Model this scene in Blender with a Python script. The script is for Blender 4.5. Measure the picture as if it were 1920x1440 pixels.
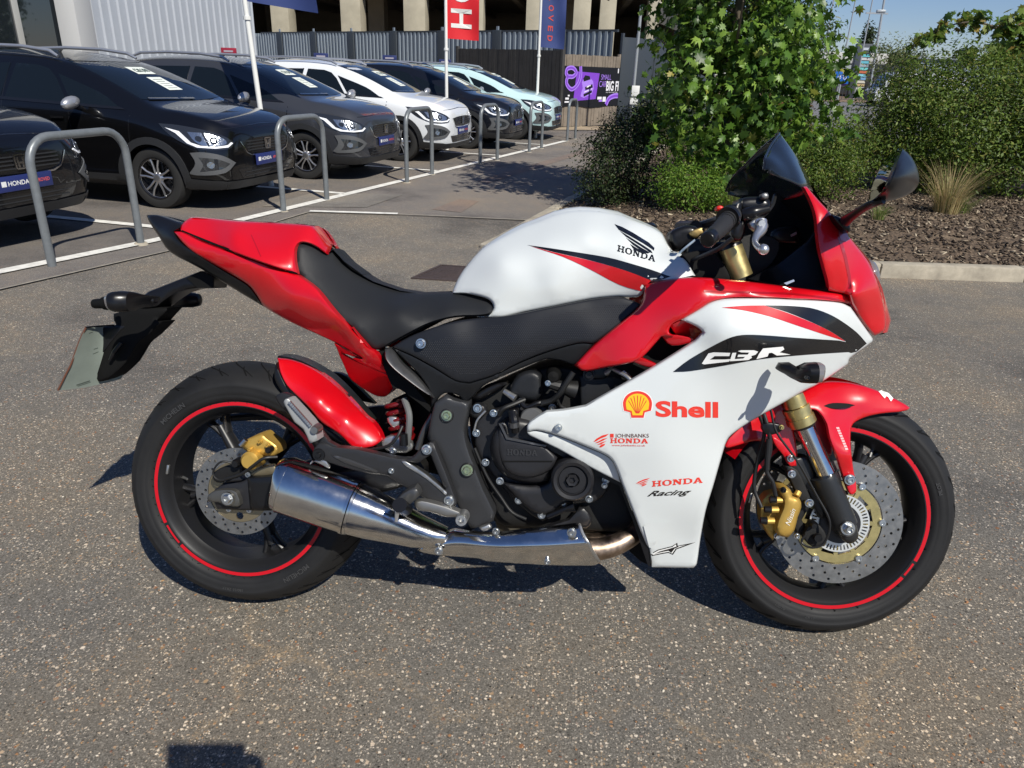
import bpy, bmesh, math, random
import numpy as np
from math import sin, cos, tan, pi, radians, atan2, hypot, sqrt
from mathutils import Matrix, Vector, noise
from mathutils.geometry import delaunay_2d_cdt
from mathutils.bvhtree import BVHTree

scene = bpy.context.scene
COL = scene.collection
for o_ in list(bpy.data.objects): bpy.data.objects.remove(o_)
random.seed(7); RNG = np.random.default_rng(7)

# ------------------------------------------------------------ camera
CP = np.array([.7576, -1.5071, 1.3104])
YAW, PITCH, ROLL, FPX = radians(-3.9705), radians(23.278), radians(2.124), 1379.45
fv = np.array([sin(YAW)*cos(PITCH), cos(YAW)*cos(PITCH), -sin(PITCH)])
rv0 = np.array([cos(YAW), -sin(YAW), 0.]); uv0 = np.cross(rv0, fv)
rv = cos(ROLL)*rv0 + sin(ROLL)*uv0; uv = -sin(ROLL)*rv0 + cos(ROLL)*uv0
cam = bpy.data.cameras.new('camera'); camo = bpy.data.objects.new('camera', cam); COL.objects.link(camo)
cam.sensor_width = 36; cam.lens = FPX/1920*36; cam.clip_end = 3000; cam.clip_start = .05
camo.matrix_world = Matrix(((rv[0], uv[0], -fv[0], CP[0]), (rv[1], uv[1], -fv[1], CP[1]), (rv[2], uv[2], -fv[2], CP[2]), (0, 0, 0, 1)))
scene.camera = camo

# ------------------------------------------------------------ sky, sun, exposure
SUN_EL, SUN_AZ = radians(46.0), radians(144.2)          # azimuth from +Y towards +X
w = bpy.data.worlds.new('World'); scene.world = w; w.use_nodes = True
nt = w.node_tree; bg = nt.nodes['Background']
sky = nt.nodes.new('ShaderNodeTexSky'); sky.sky_type = 'NISHITA'; sky.sun_disc = False
sky.sun_elevation = SUN_EL; sky.sun_rotation = SUN_AZ; sky.air_density = 1.0; sky.dust_density = 0; sky.ozone_density = 6
wb = nt.nodes.new('ShaderNodeMix'); wb.data_type = 'RGBA'; wb.blend_type = 'MULTIPLY'; wb.inputs[0].default_value = 1; wb.inputs[7].default_value = (1.0, 1.0, 1.17, 1)   # tints the sky light bluer
nt.links.new(sky.outputs[0], wb.inputs[6]); nt.links.new(wb.outputs[2], bg.inputs[0]); bg.inputs[1].default_value = .068
sl = bpy.data.lights.new('sun', 'SUN'); sl.energy = 5.0; sl.angle = radians(.5); sl.color = (1, .955, .86)
so = bpy.data.objects.new('sun', sl); COL.objects.link(so)
sd = Vector((sin(SUN_AZ)*cos(SUN_EL), cos(SUN_AZ)*cos(SUN_EL), sin(SUN_EL)))
so.rotation_euler = sd.to_track_quat('Z', 'Y').to_euler(); so.location = (4, -6, 8)
vs = scene.view_settings; vs.view_transform = 'Standard'; vs.look = 'None'; vs.exposure = 0.14; vs.gamma = 1
scene.cycles.max_bounces = 8; scene.cycles.transparent_max_bounces = 16; scene.cycles.use_denoising = True

# ------------------------------------------------------------ pixel <-> place helpers
def ray(u, v):
    u = np.asarray(u, float); v = np.asarray(v, float)
    return fv + rv*((u-960)/FPX)[..., None] - uv*((v-720)/FPX)[..., None]
def sst(a, b, x):
    t = np.clip((np.asarray(x, float)-a)/(b-a), 0, 1); return t*t*(3-2*t)
def gz(x, y):                                             # height of the tarmac
    x = np.asarray(x, float); y = np.asarray(y, float)
    return .0349*np.clip(x, -2.5, 3.5)*(1-sst(1.2, 4.5, y))*(sst(-14, -3, y)) - .2*sst(.8, 5, y)
def ground(u, v):
    d = ray(u, v); d = d/np.linalg.norm(d); t = 1.
    for i in range(60):
        p = CP+d*t; e = p[2]-float(gz(p[0], p[1])); t += e/max(.05, -d[2])*.8
    return p
def at(u, v, y):                                          # point of the view ray on the plane y
    d = ray(u, v); return CP+d*((y-CP[1])/d[1])
def projw(p):
    d = np.asarray(p, float)-CP; z = d@fv
    return np.stack([960+FPX*(d@rv)/z, 720-FPX*(d@uv)/z], -1)

# ------------------------------------------------------------ tagging
def tag(o, label=None, cat=None, group=None, kind=None):
    if label: o['label'] = label
    if cat: o['category'] = cat
    if group: o['group'] = group
    if kind: o['kind'] = kind
    return o
def empty(name, loc=(0, 0, 0), rz=0):
    o = bpy.data.objects.new(name, None); COL.objects.link(o); o.location = loc; o.rotation_euler = (0, 0, rz)
    o.empty_display_size = .1
    return o
def link(name, me, parent=None):
    o = bpy.data.objects.new(name, me); COL.objects.link(o)
    if parent: o.parent = parent
    return o

# ------------------------------------------------------------ materials
MATS = {}
def mat(name, col=(.5, .5, .5), rough=.5, metal=0., coat=0., bump=None, var=None, trans=0., spec=.5, ior=1.45, emit=None, coatr=.03, sheen=0):
    if name in MATS: return MATS[name]
    m = bpy.data.materials.new(name); m.use_nodes = True; t = m.node_tree; b = t.nodes['Principled BSDF']
    b.inputs['Base Color'].default_value = (*col, 1); b.inputs['Roughness'].default_value = rough
    b.inputs['Metallic'].default_value = metal; b.inputs['Coat Weight'].default_value = coat
    b.inputs['Coat Roughness'].default_value = coatr; b.inputs['IOR'].default_value = ior
    b.inputs['Specular IOR Level'].default_value = spec
    if trans: b.inputs['Transmission Weight'].default_value = trans
    if emit: b.inputs['Emission Color'].default_value = (*emit[:3], 1); b.inputs['Emission Strength'].default_value = emit[3]
    tc = t.nodes.new('ShaderNodeTexCoord')
    if bump:                                              # (scale, strength, distance[, detail])
        n = t.nodes.new('ShaderNodeTexNoise'); n.inputs['Scale'].default_value = bump[0]; n.inputs['Detail'].default_value = bump[3] if len(bump) > 3 else 3
        bp = t.nodes.new('ShaderNodeBump'); bp.inputs['Strength'].default_value = bump[1]; bp.inputs['Distance'].default_value = bump[2]
        t.links.new(tc.outputs['Object'], n.inputs['Vector']); t.links.new(n.outputs['Fac'], bp.inputs['Height']); t.links.new(bp.outputs[0], b.inputs['Normal'])
    if var:                                               # (scale, amount, roughness amount)
        n = t.nodes.new('ShaderNodeTexNoise'); n.inputs['Scale'].default_value = var[0]; n.inputs['Detail'].default_value = 5; n.inputs['Roughness'].default_value = .65
        t.links.new(tc.outputs['Object'], n.inputs['Vector'])
        mr = t.nodes.new('ShaderNodeMapRange'); mr.inputs[1].default_value = .3; mr.inputs[2].default_value = .7
        mr.inputs[3].default_value = 1-var[1]; mr.inputs[4].default_value = 1+var[1]
        mx = t.nodes.new('ShaderNodeVectorMath'); mx.operation = 'SCALE'; mx.inputs[0].default_value = col
        t.links.new(n.outputs['Fac'], mr.inputs[0]); t.links.new(mr.outputs[0], mx.inputs['Scale']); t.links.new(mx.outputs[0], b.inputs['Base Color'])
        if len(var) > 2:
            m2 = t.nodes.new('ShaderNodeMapRange'); m2.inputs[1].default_value = .3; m2.inputs[2].default_value = .7
            m2.inputs[3].default_value = max(.02, rough-var[2]); m2.inputs[4].default_value = rough+var[2]
            t.links.new(n.outputs['Fac'], m2.inputs[0]); t.links.new(m2.outputs[0], b.inputs['Roughness'])
    MATS[name] = m; return m

# ------------------------------------------------------------ mesh helpers
def mk(name, V, F, m=None, parent=None, smooth=True, angle=35):
    me = bpy.data.meshes.new(name); me.from_pydata([tuple(map(float, p)) for p in V], [], [tuple(int(i) for i in f) for f in F])
    me.validate(); me.update()
    if smooth:
        me.polygons.foreach_set('use_smooth', [True]*len(me.polygons)); me.set_sharp_from_angle(angle=radians(angle))
    o = link(name, me, parent)
    if m: me.materials.append(m)
    return o
class MB:
    """collects shapes for one mesh"""
    def __init__(s): s.V = []; s.F = []; s.n = 0
    def add(s, V, F):
        V = np.asarray(V, float); s.V.append(V); s.F += [tuple(i+s.n for i in f) for f in F]; s.n += len(V); return s
    def box(s, c, h, ax=None, bev=0):
        c = np.asarray(c, float); h = np.asarray(h, float)
        A = np.eye(3) if ax is None else np.asarray(ax, float)
        if bev <= 0:
            V = [c+A.T@(h*np.array(q)) for q in ((-1,-1,-1),(1,-1,-1),(1,1,-1),(-1,1,-1),(-1,-1,1),(1,-1,1),(1,1,1),(-1,1,1))]
            return s.add(V, [(0,3,2,1),(4,5,6,7),(0,1,5,4),(1,2,6,5),(2,3,7,6),(3,0,4,7)])
        bev = min(bev, .9*h.min()); bm = bmesh.new(); bmesh.ops.create_cube(bm, size=2)
        for v in bm.verts: v.co = Vector(h*np.array(v.co))
        bmesh.ops.bevel(bm, geom=bm.edges[:], offset=bev, segments=2, profile=.5, affect='EDGES')
        V = [c+A.T@np.array(v.co) for v in bm.verts]; bm.verts.index_update()
        F = [[v.index for v in f.verts] for f in bm.faces]; bm.free(); return s.add(V, F)
    def tube(s, pts, r, n=12, cap=True, closed=False):
        P = np.asarray(pts, float); N = len(P); r = np.broadcast_to(np.asarray(r, float), (N,))
        T = np.gradient(P, axis=0); T /= np.linalg.norm(T, axis=1)[:, None]+1e-12
        a = np.array([0, 0, 1.]) if abs(T[0][2]) < .9 else np.array([1., 0, 0]); X = np.cross(T[0], a); X /= np.linalg.norm(X)
        V = []
        for i in range(N):
            X = X-T[i]*(X@T[i]); X /= np.linalg.norm(X); Y = np.cross(T[i], X)
            for k in range(n):
                t = 2*pi*k/n; V.append(P[i]+r[i]*(cos(t)*X+sin(t)*Y))
        F = [(i*n+k, i*n+(k+1) % n, (i+1)*n+(k+1) % n, (i+1)*n+k) for i in range(N-1) for k in range(n)]
        if cap: F += [tuple(range(n-1, -1, -1)), tuple((N-1)*n+k for k in range(n))]
        return s.add(V, F)
    def lathe(s, prof, c, ax, n=32, closed=False, ref=None, a0=0, a1=2*pi):
        """prof: (radius, along axis)"""
        c = np.asarray(c, float); ax = np.asarray(ax, float); ax = ax/np.linalg.norm(ax)
        q = np.array([0, 0, 1.]) if abs(ax[2]) < .9 else np.array([1., 0, 0]); X = np.cross(ax, q); X /= np.linalg.norm(X); Y = np.cross(ax, X)
        full = abs(a1-a0-2*pi) < 1e-6; m = n if full else n+1; L = len(prof); V = []
        for k in range(m):
            t = a0+(a1-a0)*k/n
            for r_, h_ in prof: V.append(c+ax*h_+r_*(cos(t)*X+sin(t)*Y))
        F = []
        for k in range(n):
            k2 = (k+1) % m
            for j in range(L if closed else L-1):
                j2 = (j+1) % L; F.append((k*L+j, k2*L+j, k2*L+j2, k*L+j2))
        return s.add(V, F)
    def build(s, name, m, parent=None, smooth=True, angle=35):
        return mk(name, np.concatenate(s.V), s.F, m, parent, smooth, angle)

def curve(pts, n=4, closed=True):
    """smooth outline through points; a third value of 1 marks a corner"""
    P = [np.array(p[:2], float) for p in pts]; cr = [len(p) > 2 and p[2] == 1 for p in pts]; N = len(P); out = []
    for i in range(N if closed else N-1):
        a, b = P[i], P[(i+1) % N]; pa, pb = P[(i-1) % N], P[(i+2) % N]
        ta = (b-a) if cr[i] or (not closed and i == 0) else .5*(b-pa)
        tb = (b-a) if cr[(i+1) % N] or (not closed and i == N-2) else .5*(pb-a)
        L = np.linalg.norm(b-a)
        for t_ in (0, 1):
            pass
        if np.linalg.norm(ta) > 1.2*L: ta = ta/np.linalg.norm(ta)*1.2*L
        if np.linalg.norm(tb) > 1.2*L: tb = tb/np.linalg.norm(tb)*1.2*L
        if cr[i] and cr[(i+1) % N]: out.append(a); continue
        for k in range(n):
            t = k/n; out.append((2*t**3-3*t*t+1)*a+(t**3-2*t*t+t)*ta+(-2*t**3+3*t*t)*b+(t**3-t*t)*tb)
    if not closed: out.append(P[-1])
    return np.array(out)
def curve3(pts, n=6):
    P = np.array(pts, float); N = len(P); out = []
    for i in range(N-1):
        a, b = P[i], P[i+1]; ta = (b-P[i-1])*.5 if i else b-a; tb = (P[i+2]-a)*.5 if i < N-2 else b-a
        for k in range(n):
            t = k/n; out.append((2*t**3-3*t*t+1)*a+(t**3-2*t*t+t)*ta+(-2*t**3+3*t*t)*b+(t**3-t*t)*tb)
    out.append(P[-1]); return np.array(out)
def inpoly(P, poly):
    x, y = P[:, 0][:, None], P[:, 1][:, None]; a = poly; b = np.roll(poly, -1, 0)
    c = ((a[:, 1] > y) != (b[:, 1] > y)); with_ = (b[:, 0]-a[:, 0])*(y-a[:, 1])/(b[:, 1]-a[:, 1]+1e-12)+a[:, 0]
    return (np.sum(c & (x < with_), 1) % 2) == 1
def sdist(P, loops):
    d = np.full(len(P), 1e9)
    for L in loops:
        a = L; b = np.roll(L, -1, 0); ab = b-a; q = P[:, None]-a[None]
        t = np.clip((q*ab).sum(-1)/((ab*ab).sum(-1)+1e-12), 0, 1); d = np.minimum(d, np.linalg.norm(q-t[..., None]*ab, axis=-1).min(1))
    return d
def mesh2d(loops, step, rings=()):
    """triangulate a polygon (first loop) with holes (the rest), with an even inner grid"""
    R = []
    for L in loops:
        L = np.asarray(L, float)[:, :2]; o = []
        for i in range(len(L)):
            a, b = L[i], L[(i+1) % len(L)]; d = np.linalg.norm(b-a)
            if d < 1e-6: continue
            k = max(1, int(math.ceil(d/step)))
            o += [a+(b-a)*j/k for j in range(k)]
        R.append(np.array(o))
    pts = [R_ for R_ in R]; extra = []
    mn, mx = R[0].min(0), R[0].max(0)
    for rd in rings:
        for L in R:
            t = np.roll(L, -1, 0)-np.roll(L, 1, 0); t /= np.linalg.norm(t, axis=1)[:, None]+1e-9; nn = np.stack([-t[:, 1], t[:, 0]], 1)
            for sg in (1, -1):
                q = L+nn*rd*sg; ok = inpoly(q, R[0])
                for h in R[1:]: ok &= ~inpoly(q, h)
                q = q[ok]
                if len(q): extra.append(q[sdist(q, R) > rd*.93])
    hx = np.arange(mn[0], mx[0]+step, step); hy = np.arange(mn[1], mx[1]+step, step*.866)
    G = np.array([(x+(j % 2)*step*.5, y) for j, y in enumerate(hy) for x in hx]); ok = inpoly(G, R[0])
    for h in R[1:]: ok &= ~inpoly(G, h)
    G = G[ok]
    if len(G): G = G[sdist(G, R) > step*.45+(max(rings) if rings else 0)]
    nb = sum(len(x) for x in R); edges = []; k = 0
    for L in R: edges += [(k+i, k+(i+1) % len(L)) for i in range(len(L))]; k += len(L)
    A = np.concatenate(pts+extra+([G] if len(G) else []))
    r = delaunay_2d_cdt([Vector(p) for p in A], edges, [], 0, 1e-5)
    V = np.array([tuple(p) for p in r[0]]); T = np.array([f for f in r[2] if len(f) == 3]); C_ = V[T].mean(1); ok = inpoly(C_, R[0])
    for h in R[1:]: ok &= ~inpoly(C_, h)
    T = T[ok]
    a = V[T]; ar = (a[:, 1, 0]-a[:, 0, 0])*(a[:, 2, 1]-a[:, 0, 1])-(a[:, 1, 1]-a[:, 0, 1])*(a[:, 2, 0]-a[:, 0, 0])
    T[ar < 0] = T[ar < 0][:, ::-1]; T = T[abs(ar) > 1e-9]
    ec = {}
    for t in T:
        for i in range(3): ec[(t[i], t[(i+1) % 3])] = 1
    B_ = [e for e in ec if (e[1], e[0]) not in ec]
    return V, T, B_, R
class TPS:
    def __init__(s, C_, lam=1e-4):
        C_ = np.array(C_, float); s.c = C_[:, :2]/100; n = len(C_)
        K_ = s.k(np.linalg.norm(s.c[:, None]-s.c[None], axis=-1))+lam*np.eye(n); Pm = np.c_[np.ones(n), s.c]
        A = np.block([[K_, Pm], [Pm.T, np.zeros((3, 3))]]); s.w = np.linalg.solve(A, np.r_[C_[:, 2], 0, 0, 0])
    def k(s, r): return np.where(r > 0, r*r*np.log(r+1e-12), 0)
    def __call__(s, P):
        P = np.asarray(P, float)/100; return s.k(np.linalg.norm(P[:, None]-s.c[None], axis=-1))@s.w[:-3]+s.w[-3]+P@s.w[-2:]
# ================================================================ GROUND
def sheet(name, poly, lift, m, step=.35, label=None, kind='structure', uvpx=True):
    L = np.array([ground(*p[:2])[:2] for p in poly]) if uvpx else np.array(poly, float)
    V, T, E, R = mesh2d([L], step); z = gz(V[:, 0], V[:, 1])+lift
    o = mk(name, np.c_[V, z], [tuple(t) for t in T], m, None, True, 80); tag(o, label, None, None, kind); return o
def nodes(m): return m.node_tree.nodes, m.node_tree.links
def aggregate(name, base, chip, chipamt=1., scale=1., rough=.85, tint=(.02, .004), darkbits=True):
    """bitumen with pale and brown stones showing through"""
    m = bpy.data.materials.new(name); m.use_nodes = True; N, L = nodes(m); b = N['Principled BSDF']; b.inputs['Roughness'].default_value = rough; b.inputs['Specular IOR Level'].default_value = .3
    tc = N.new('ShaderNodeTexCoord')
    def noise(sc, det=2, ro=.5, vec=None):
        n = N.new('ShaderNodeTexNoise'); n.inputs['Scale'].default_value = sc; n.inputs['Detail'].default_value = det; n.inputs['Roughness'].default_value = ro
        L.new(vec or tc.outputs['Object'], n.inputs['Vector']); return n
    def ramp(src, stops):
        r = N.new('ShaderNodeValToRGB'); e = r.color_ramp.elements
        e[0].position, e[0].color = stops[0][0], (*stops[0][1], 1); e[1].position, e[1].color = stops[-1][0], (*stops[-1][1], 1)
        for p, c in stops[1:-1]: q = e.new(p); q.color = (*c, 1)
        L.new(src, r.inputs[0]); return r
    def mixc(fac, a, c):
        x = N.new('ShaderNodeMix'); x.data_type = 'RGBA'
        (L.new(fac, x.inputs[0]) if not isinstance(fac, float) else setattr(x.inputs[0], 'default_value', fac))
        for s, i in ((a, 6), (c, 7)):
            (L.new(s, x.inputs[i]) if not isinstance(s, tuple) else setattr(x.inputs[i], 'default_value', (*s, 1)))
        return x.outputs[2]
    def mth(op, a, c=None, cl=False):
        x = N.new('ShaderNodeMath'); x.operation = op; x.use_clamp = cl
        for i, s in enumerate((a, c)):
            if s is None: continue
            (L.new(s, x.inputs[i]) if not isinstance(s, (int, float)) else setattr(x.inputs[i], 'default_value', s))
        return x.outputs[0]
    # warp so that stones are not round
    wn = noise(220/scale, 1); vm = N.new('ShaderNodeVectorMath'); vm.operation = 'MULTIPLY_ADD'; vm.inputs[1].default_value = (.006*scale,)*3; L.new(wn.outputs['Color'], vm.inputs[0]); L.new(tc.outputs['Object'], vm.inputs[2])
    big = noise(.9, 5, .6); mid_ = noise(9, 4, .6)
    fine = noise(230/scale, 5, .8)
    col = ramp(fine.outputs['Fac'], [(.28, tuple(c*.22 for c in base)), (.42, tuple(c*.75 for c in base)), (.55, tuple(c*1.15 for c in base)), (.72, tuple(min(1, c*2.1) for c in base))]).outputs[0]
    hgt = fine.outputs['Fac']
    def stones(sc, frac, rad, cols, seed):
        mp = N.new('ShaderNodeMapping'); mp.inputs['Location'].default_value = (seed*3.1, seed*1.7, 0); L.new(vm.outputs[0], mp.inputs[0])
        v = N.new('ShaderNodeTexVoronoi'); v.voronoi_dimensions = '2D'; v.inputs['Scale'].default_value = sc/scale; L.new(mp.outputs[0], v.inputs['Vector'])
        sp = N.new('ShaderNodeSeparateColor'); L.new(v.outputs['Color'], sp.inputs[0])
        rr = mth('MULTIPLY', sp.outputs[1], rad*.7); rr = mth('ADD', rr, rad*.35)
        inside = mth('SUBTRACT', rr, v.outputs['Distance']); inside = mth('MULTIPLY', inside, 14., True)
        pick = mth('LESS_THAN', sp.outputs[0], frac); f = mth('MULTIPLY', inside, pick)
        return f, ramp(sp.outputs[2], cols).outputs[0]
    greys = [(0, tuple(c*.25 for c in base)), (.3, tuple(c*.8 for c in base)), (.62, tuple(min(.8, c*2.3) for c in base)), (.85, tuple(c*1.4 for c in base)), (1, tuple(c*.35 for c in base))]
    f, c = stones(150, .62, .46, greys, 1); col = mixc(mth('MULTIPLY', f, .85), col, c)
    f, c = stones(240, .5, .5, greys, 6); col = mixc(mth('MULTIPLY', f, .6), col, c)
    cl = mth('MULTIPLY', mth('SUBTRACT', mid_.outputs['Fac'], .36), 4.5, True)
    f, c = stones(52, .07*chipamt, .30, [(0, chip), (.35, (.34, .22, .12)), (.6, (.44, .38, .28)), (.8, (.30, .13, .05)), (1, (.12, .10, .09))], 5); col = mixc(f, col, c)
    f, c = stones(95, .22*chipamt, .36, [(0, chip), (.30, tuple(x*.75 for x in chip)), (.55, (.42, .30, .19)), (.78, (.36, .19, .09)), (.9, (.40, .36, .30)), (1, (.20, .07, .035))], 2); col = mixc(f, col, c); h1 = f
    f, c = stones(190, .25*chipamt, .44, [(0, chip), (.5, tuple(x*.7 for x in chip)), (.8, (.38, .25, .13)), (1, (.30, .26, .2))], 3); col = mixc(mth('MULTIPLY', mth('MULTIPLY', f, .9), cl), col, c)
    if darkbits:
        f, c = stones(80, .045, .22, [(0, (.008, .008, .008)), (1, (.015, .012, .01))], 4); col = mixc(f, col, c)
    # sandy grit gathered along old cracks
    ve = N.new('ShaderNodeTexVoronoi'); ve.voronoi_dimensions = '2D'; ve.feature = 'DISTANCE_TO_EDGE'; ve.inputs['Scale'].default_value = .55; wv = noise(2.2, 4, .6); vw = N.new('ShaderNodeVectorMath'); vw.operation = 'MULTIPLY_ADD'; vw.inputs[1].default_value = (.55, .55, .55); L.new(wv.outputs['Color'], vw.inputs[0]); L.new(tc.outputs['Object'], vw.inputs[2]); L.new(vw.outputs[0], ve.inputs['Vector'])
    ln_ = mth('SUBTRACT', 1., mth('MULTIPLY', ve.outputs['Distance'], 95.), True); gr2 = noise(150, 3, .8); pk = mth('MULTIPLY', mth('SUBTRACT', gr2.outputs['Fac'], .46), 9., True); msk = mth('MULTIPLY', mth('SUBTRACT', noise(1.1, 2, .5).outputs['Fac'], .50), 9., True)
    col = mixc(mth('MULTIPLY', mth('MULTIPLY', ln_, pk), mth('MULTIPLY', msk, .38)), col, (.52, .38, .22))
    # broad wear: greyer and browner areas
    r = ramp(big.outputs['Fac'], [(.32, (.60, .60, .63)), (.45, (.92, .92, .94)), (.55, (1.03, 1.0, .97)), (.70, (1.22, 1.12, 1.0))]); mx = N.new('ShaderNodeMix'); mx.data_type = 'RGBA'; mx.blend_type = 'MULTIPLY'; mx.inputs[0].default_value = 1
    L.new(col, mx.inputs[6]); L.new(r.outputs[0], mx.inputs[7]); L.new(mx.outputs[2], b.inputs['Base Color'])
    bp = N.new('ShaderNodeBump'); bp.inputs['Strength'].default_value = .9; bp.inputs['Distance'].default_value = .004*scale
    hh = mth('ADD', mth('MULTIPLY', hgt, 1.), mth('MULTIPLY', h1, .4)); L.new(hh, bp.inputs['Height']); L.new(bp.outputs[0], b.inputs['Normal'])
    return m
m_coarse = aggregate('coarse tarmac', (.150, .139, .119), (.80, .70, .56), 1.25, 1.0)
m_grey = aggregate('grey tarmac', (.175, .160, .142), (.45, .36, .29), .7, .8)
m_bay = aggregate('bay tarmac', (.150, .137, .122), (.42, .34, .28), .6, .8)
m_far = mat('far road', (.15, .148, .15), .85, var=(1.5, .12))
m_line = mat('worn line paint', (.74, .72, .66), .6, var=(14, .22), bump=(120, .4, .002))
m_con = mat('kerb concrete', (.36, .32, .25), .85, var=(7, .28), bump=(90, .5, .003))

xs = np.concatenate([[-1500, -500, -200, -80, -40, -20, -12, -8], np.arange(-5, 8.01, .3), [10, 14, 20, 35, 60, 120, 300, 1500]])
ys = np.concatenate([[-1500, -200, -40, -14, -10, -7, -5], np.arange(-4, 7.01, .25), [8, 10, 14, 20, 30, 50, 100, 300, 1500]])
XX, YY = np.meshgrid(xs, ys); ZZ = gz(XX, YY); nx = len(xs)
o = mk('ground', np.stack([XX.ravel(), YY.ravel(), ZZ.ravel()], 1), [(j*nx+i, j*nx+i+1, (j+1)*nx+i+1, (j+1)*nx+i) for j in range(len(ys)-1) for i in range(nx-1)], m_coarse, None, True, 80); o['kind'] = 'structure'
# smoother grey surfacing of the aisle and the parking bays
la, lb = np.array([-3.24, 3.28]), np.array([.55, 16.15]); ld = (lb-la)/np.linalg.norm(lb-la); ln = np.array([-ld[1], ld[0]])
def lp(s, t): return la+ld*s+ln*t                          # along / away from the parking line
sheet('parking_bays', [lp(-8, -.02), lp(17.5, -.02), lp(17.5, 16), lp(-8, 16)], .004, m_bay, .6, uvpx=False)
g0 = [lp(-8, -.02), lp(17.5, -.02), (3.6, 19), (2.35, 14.6), (.89, 8.91), (.30, 6.42), (-.55, 6.40), (-1.1, 6.36), (-2.04, 6.26), (-2.42, 4.6), (-2.91, 2.85), (-3.2, 1.6), (-4.6, -3.2)]
sheet('aisle_surface', g0, .004, m_grey, .5, uvpx=False)
m_patch = aggregate('pale patch', (.20, .185, .16), (.45, .42, .36), .6, .7)
sheet('repair_patch', [(-2.64, 6.47), (-1.53, 6.72), (-1.32, 7.71), (-2.40, 7.55)], .009, m_patch, .3, uvpx=False)
m_rub = aggregate('red worn surface', (.185, .148, .125), (.36, .3, .24), .5, .8)
for k, q in enumerate(([(-.6, 9.2), (-.42, 9.0), (1.75, 16.3), (1.5, 16.2)], [(-.8, 6.8), (-.45, 6.7), (-.35, 7.5), (-.6, 7.6)])): sheet('worn_strip', q, .008, m_rub, .4, uvpx=False)
# joint lines in the tarmac
def strip(name, P, w_, lift, m, label=None, uvpx=False, step=.3):
    P = [np.array(ground(*p)[:2]) if uvpx else np.array(p) for p in P]; V = []
    for i, p in enumerate(P):
        d = P[min(i+1, len(P)-1)]-P[max(i-1, 0)]; d = d/np.linalg.norm(d); n = np.array([-d[1], d[0]])*w_/2; V += [p+n, p-n]
    V = np.array(V); R = []
    for i in range(len(P)-1):
        L_ = np.linalg.norm(P[i+1]-P[i]); k = max(1, int(L_/step))
        for j in range(k): t = j/k; R += [V[2*i]*(1-t)+V[2*i+2]*t, V[2*i+1]*(1-t)+V[2*i+3]*t]
    R += [V[-2], V[-1]]; R = np.array(R)
    o = mk(name, np.c_[R, gz(R[:, 0], R[:, 1])+lift], [(2*i, 2*i+1, 2*i+3, 2*i+2) for i in range(len(R)//2-1)], m, None, False); o['kind'] = 'structure'; return o
m_seam = mat('pale joint sealant', (.30, .27, .22), .8, var=(20, .3))
strip('surface_joint', [(-3.2, 1.6), (-2.91, 2.85), (-2.42, 4.6), (-2.04, 6.27)], .022, .012, m_seam)
strip('surface_joint', [(-1.1, 6.40), (-.55, 6.42), (.30, 6.44)], .03, .012, m_seam)
strip('surface_joint', [(.45, 6.6), (.95, 8.9), (2.4, 14.5)], .03, .012, m_seam)
# bay markings
strip('parking_line', [lp(-6, 0), lp(13.4, 0)], .125, .014, m_line)
for s, L_ in ((-.9, 5), (1.70, 5), (4.26, 5), (6.85, 5), (9.45, 5), (12.0, 5)):
    p = lp(s+.18, .05); q = p+np.array([-.985, .175])*L_; strip('bay_line', [p, q], .105, .014, m_line)
strip('edge_dash', [(-2.04, 6.31), (-1.10, 6.41)], .085, .016, m_line)
# far road beyond the planting
sheet('far_road', [(-2, 26), (3.2, 19.4), (5, 14.5), (14, 14.5), (60, 40), (90, 70), (-2, 70)], .004, m_far, 3, uvpx=False)
sheet('far_verge', [(5, 58), (90, 54), (90, 110), (-5, 110)], .02, mat('dry verge', (.22, .15, .10), .9, var=(1, .2)), 6, uvpx=False)

# ---------------------------------------------------------------- planted bed
KH = .12
kerb = [(3.36+(4.58-3.36)*9, 4.70+.13*9), (4.58, 4.83), (3.36, 4.72), (1.6, 4.78), (.55, 4.93)]
kerb2 = [(.55, 4.93), (.10, 4.98), (-.04, 5.06), (.05, 5.35), (.95, 8.91), (2.4, 14.6), (3.3, 18.6)]
bed = kerb+kerb2[1:]+[(4.0, 18.0), (5.2, 13.6), (9, 13.2), (14.6, 13.0)]
def kerb_line(P, w_=.125, ln_=.915):
    out = []; 
    for i in range(len(P)-1):
        a, b_ = np.array(P[i]), np.array(P[i+1]); L_ = np.linalg.norm(b_-a); k = max(1, round(L_/ln_)); d = (b_-a)/L_; n = np.array([-d[1], d[0]])
        for j in range(k):
            p = a+d*L_*(j+.5)/k; h = L_/k/2-.004; out.append((p, d, n, h))
    return out
def kerbs(name, P, label, side, KH=.12):
    mb = MB()
    for p, d, n, h in kerb_line(P):
        p = p+n*side*.0625; z = float(gz(*p)); jz = random.uniform(-.003, .003)
        mb.box((p[0], p[1], z+KH/2-.06+jz), (h, .0625, KH/2+.06), [(*d, 0), (*n, 0), (0, 0, 1)], .012)
    o = mb.build(name, m_con); tag(o, kind='structure'); return o
kerbs('kerb', kerb, None, -1); kerbs('kerb', kerb2, None, -1, .035)
mulm = bpy.data.materials.new('bark mulch'); mulm.use_nodes = True; N, L = nodes(mulm); b = N['Principled BSDF']; b.inputs['Roughness'].default_value = .9
tc = N.new('ShaderNodeTexCoord'); n1 = N.new('ShaderNodeTexNoise'); n1.inputs['Scale'].default_value = 45; n1.inputs['Detail'].default_value = 6; L.new(tc.outputs['Object'], n1.inputs[0])
n2 = N.new('ShaderNodeTexNoise'); n2.inputs['Scale'].default_value = 1.4; n2.inputs['Detail'].default_value = 4; L.new(tc.outputs['Object'], n2.inputs[0])
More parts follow.
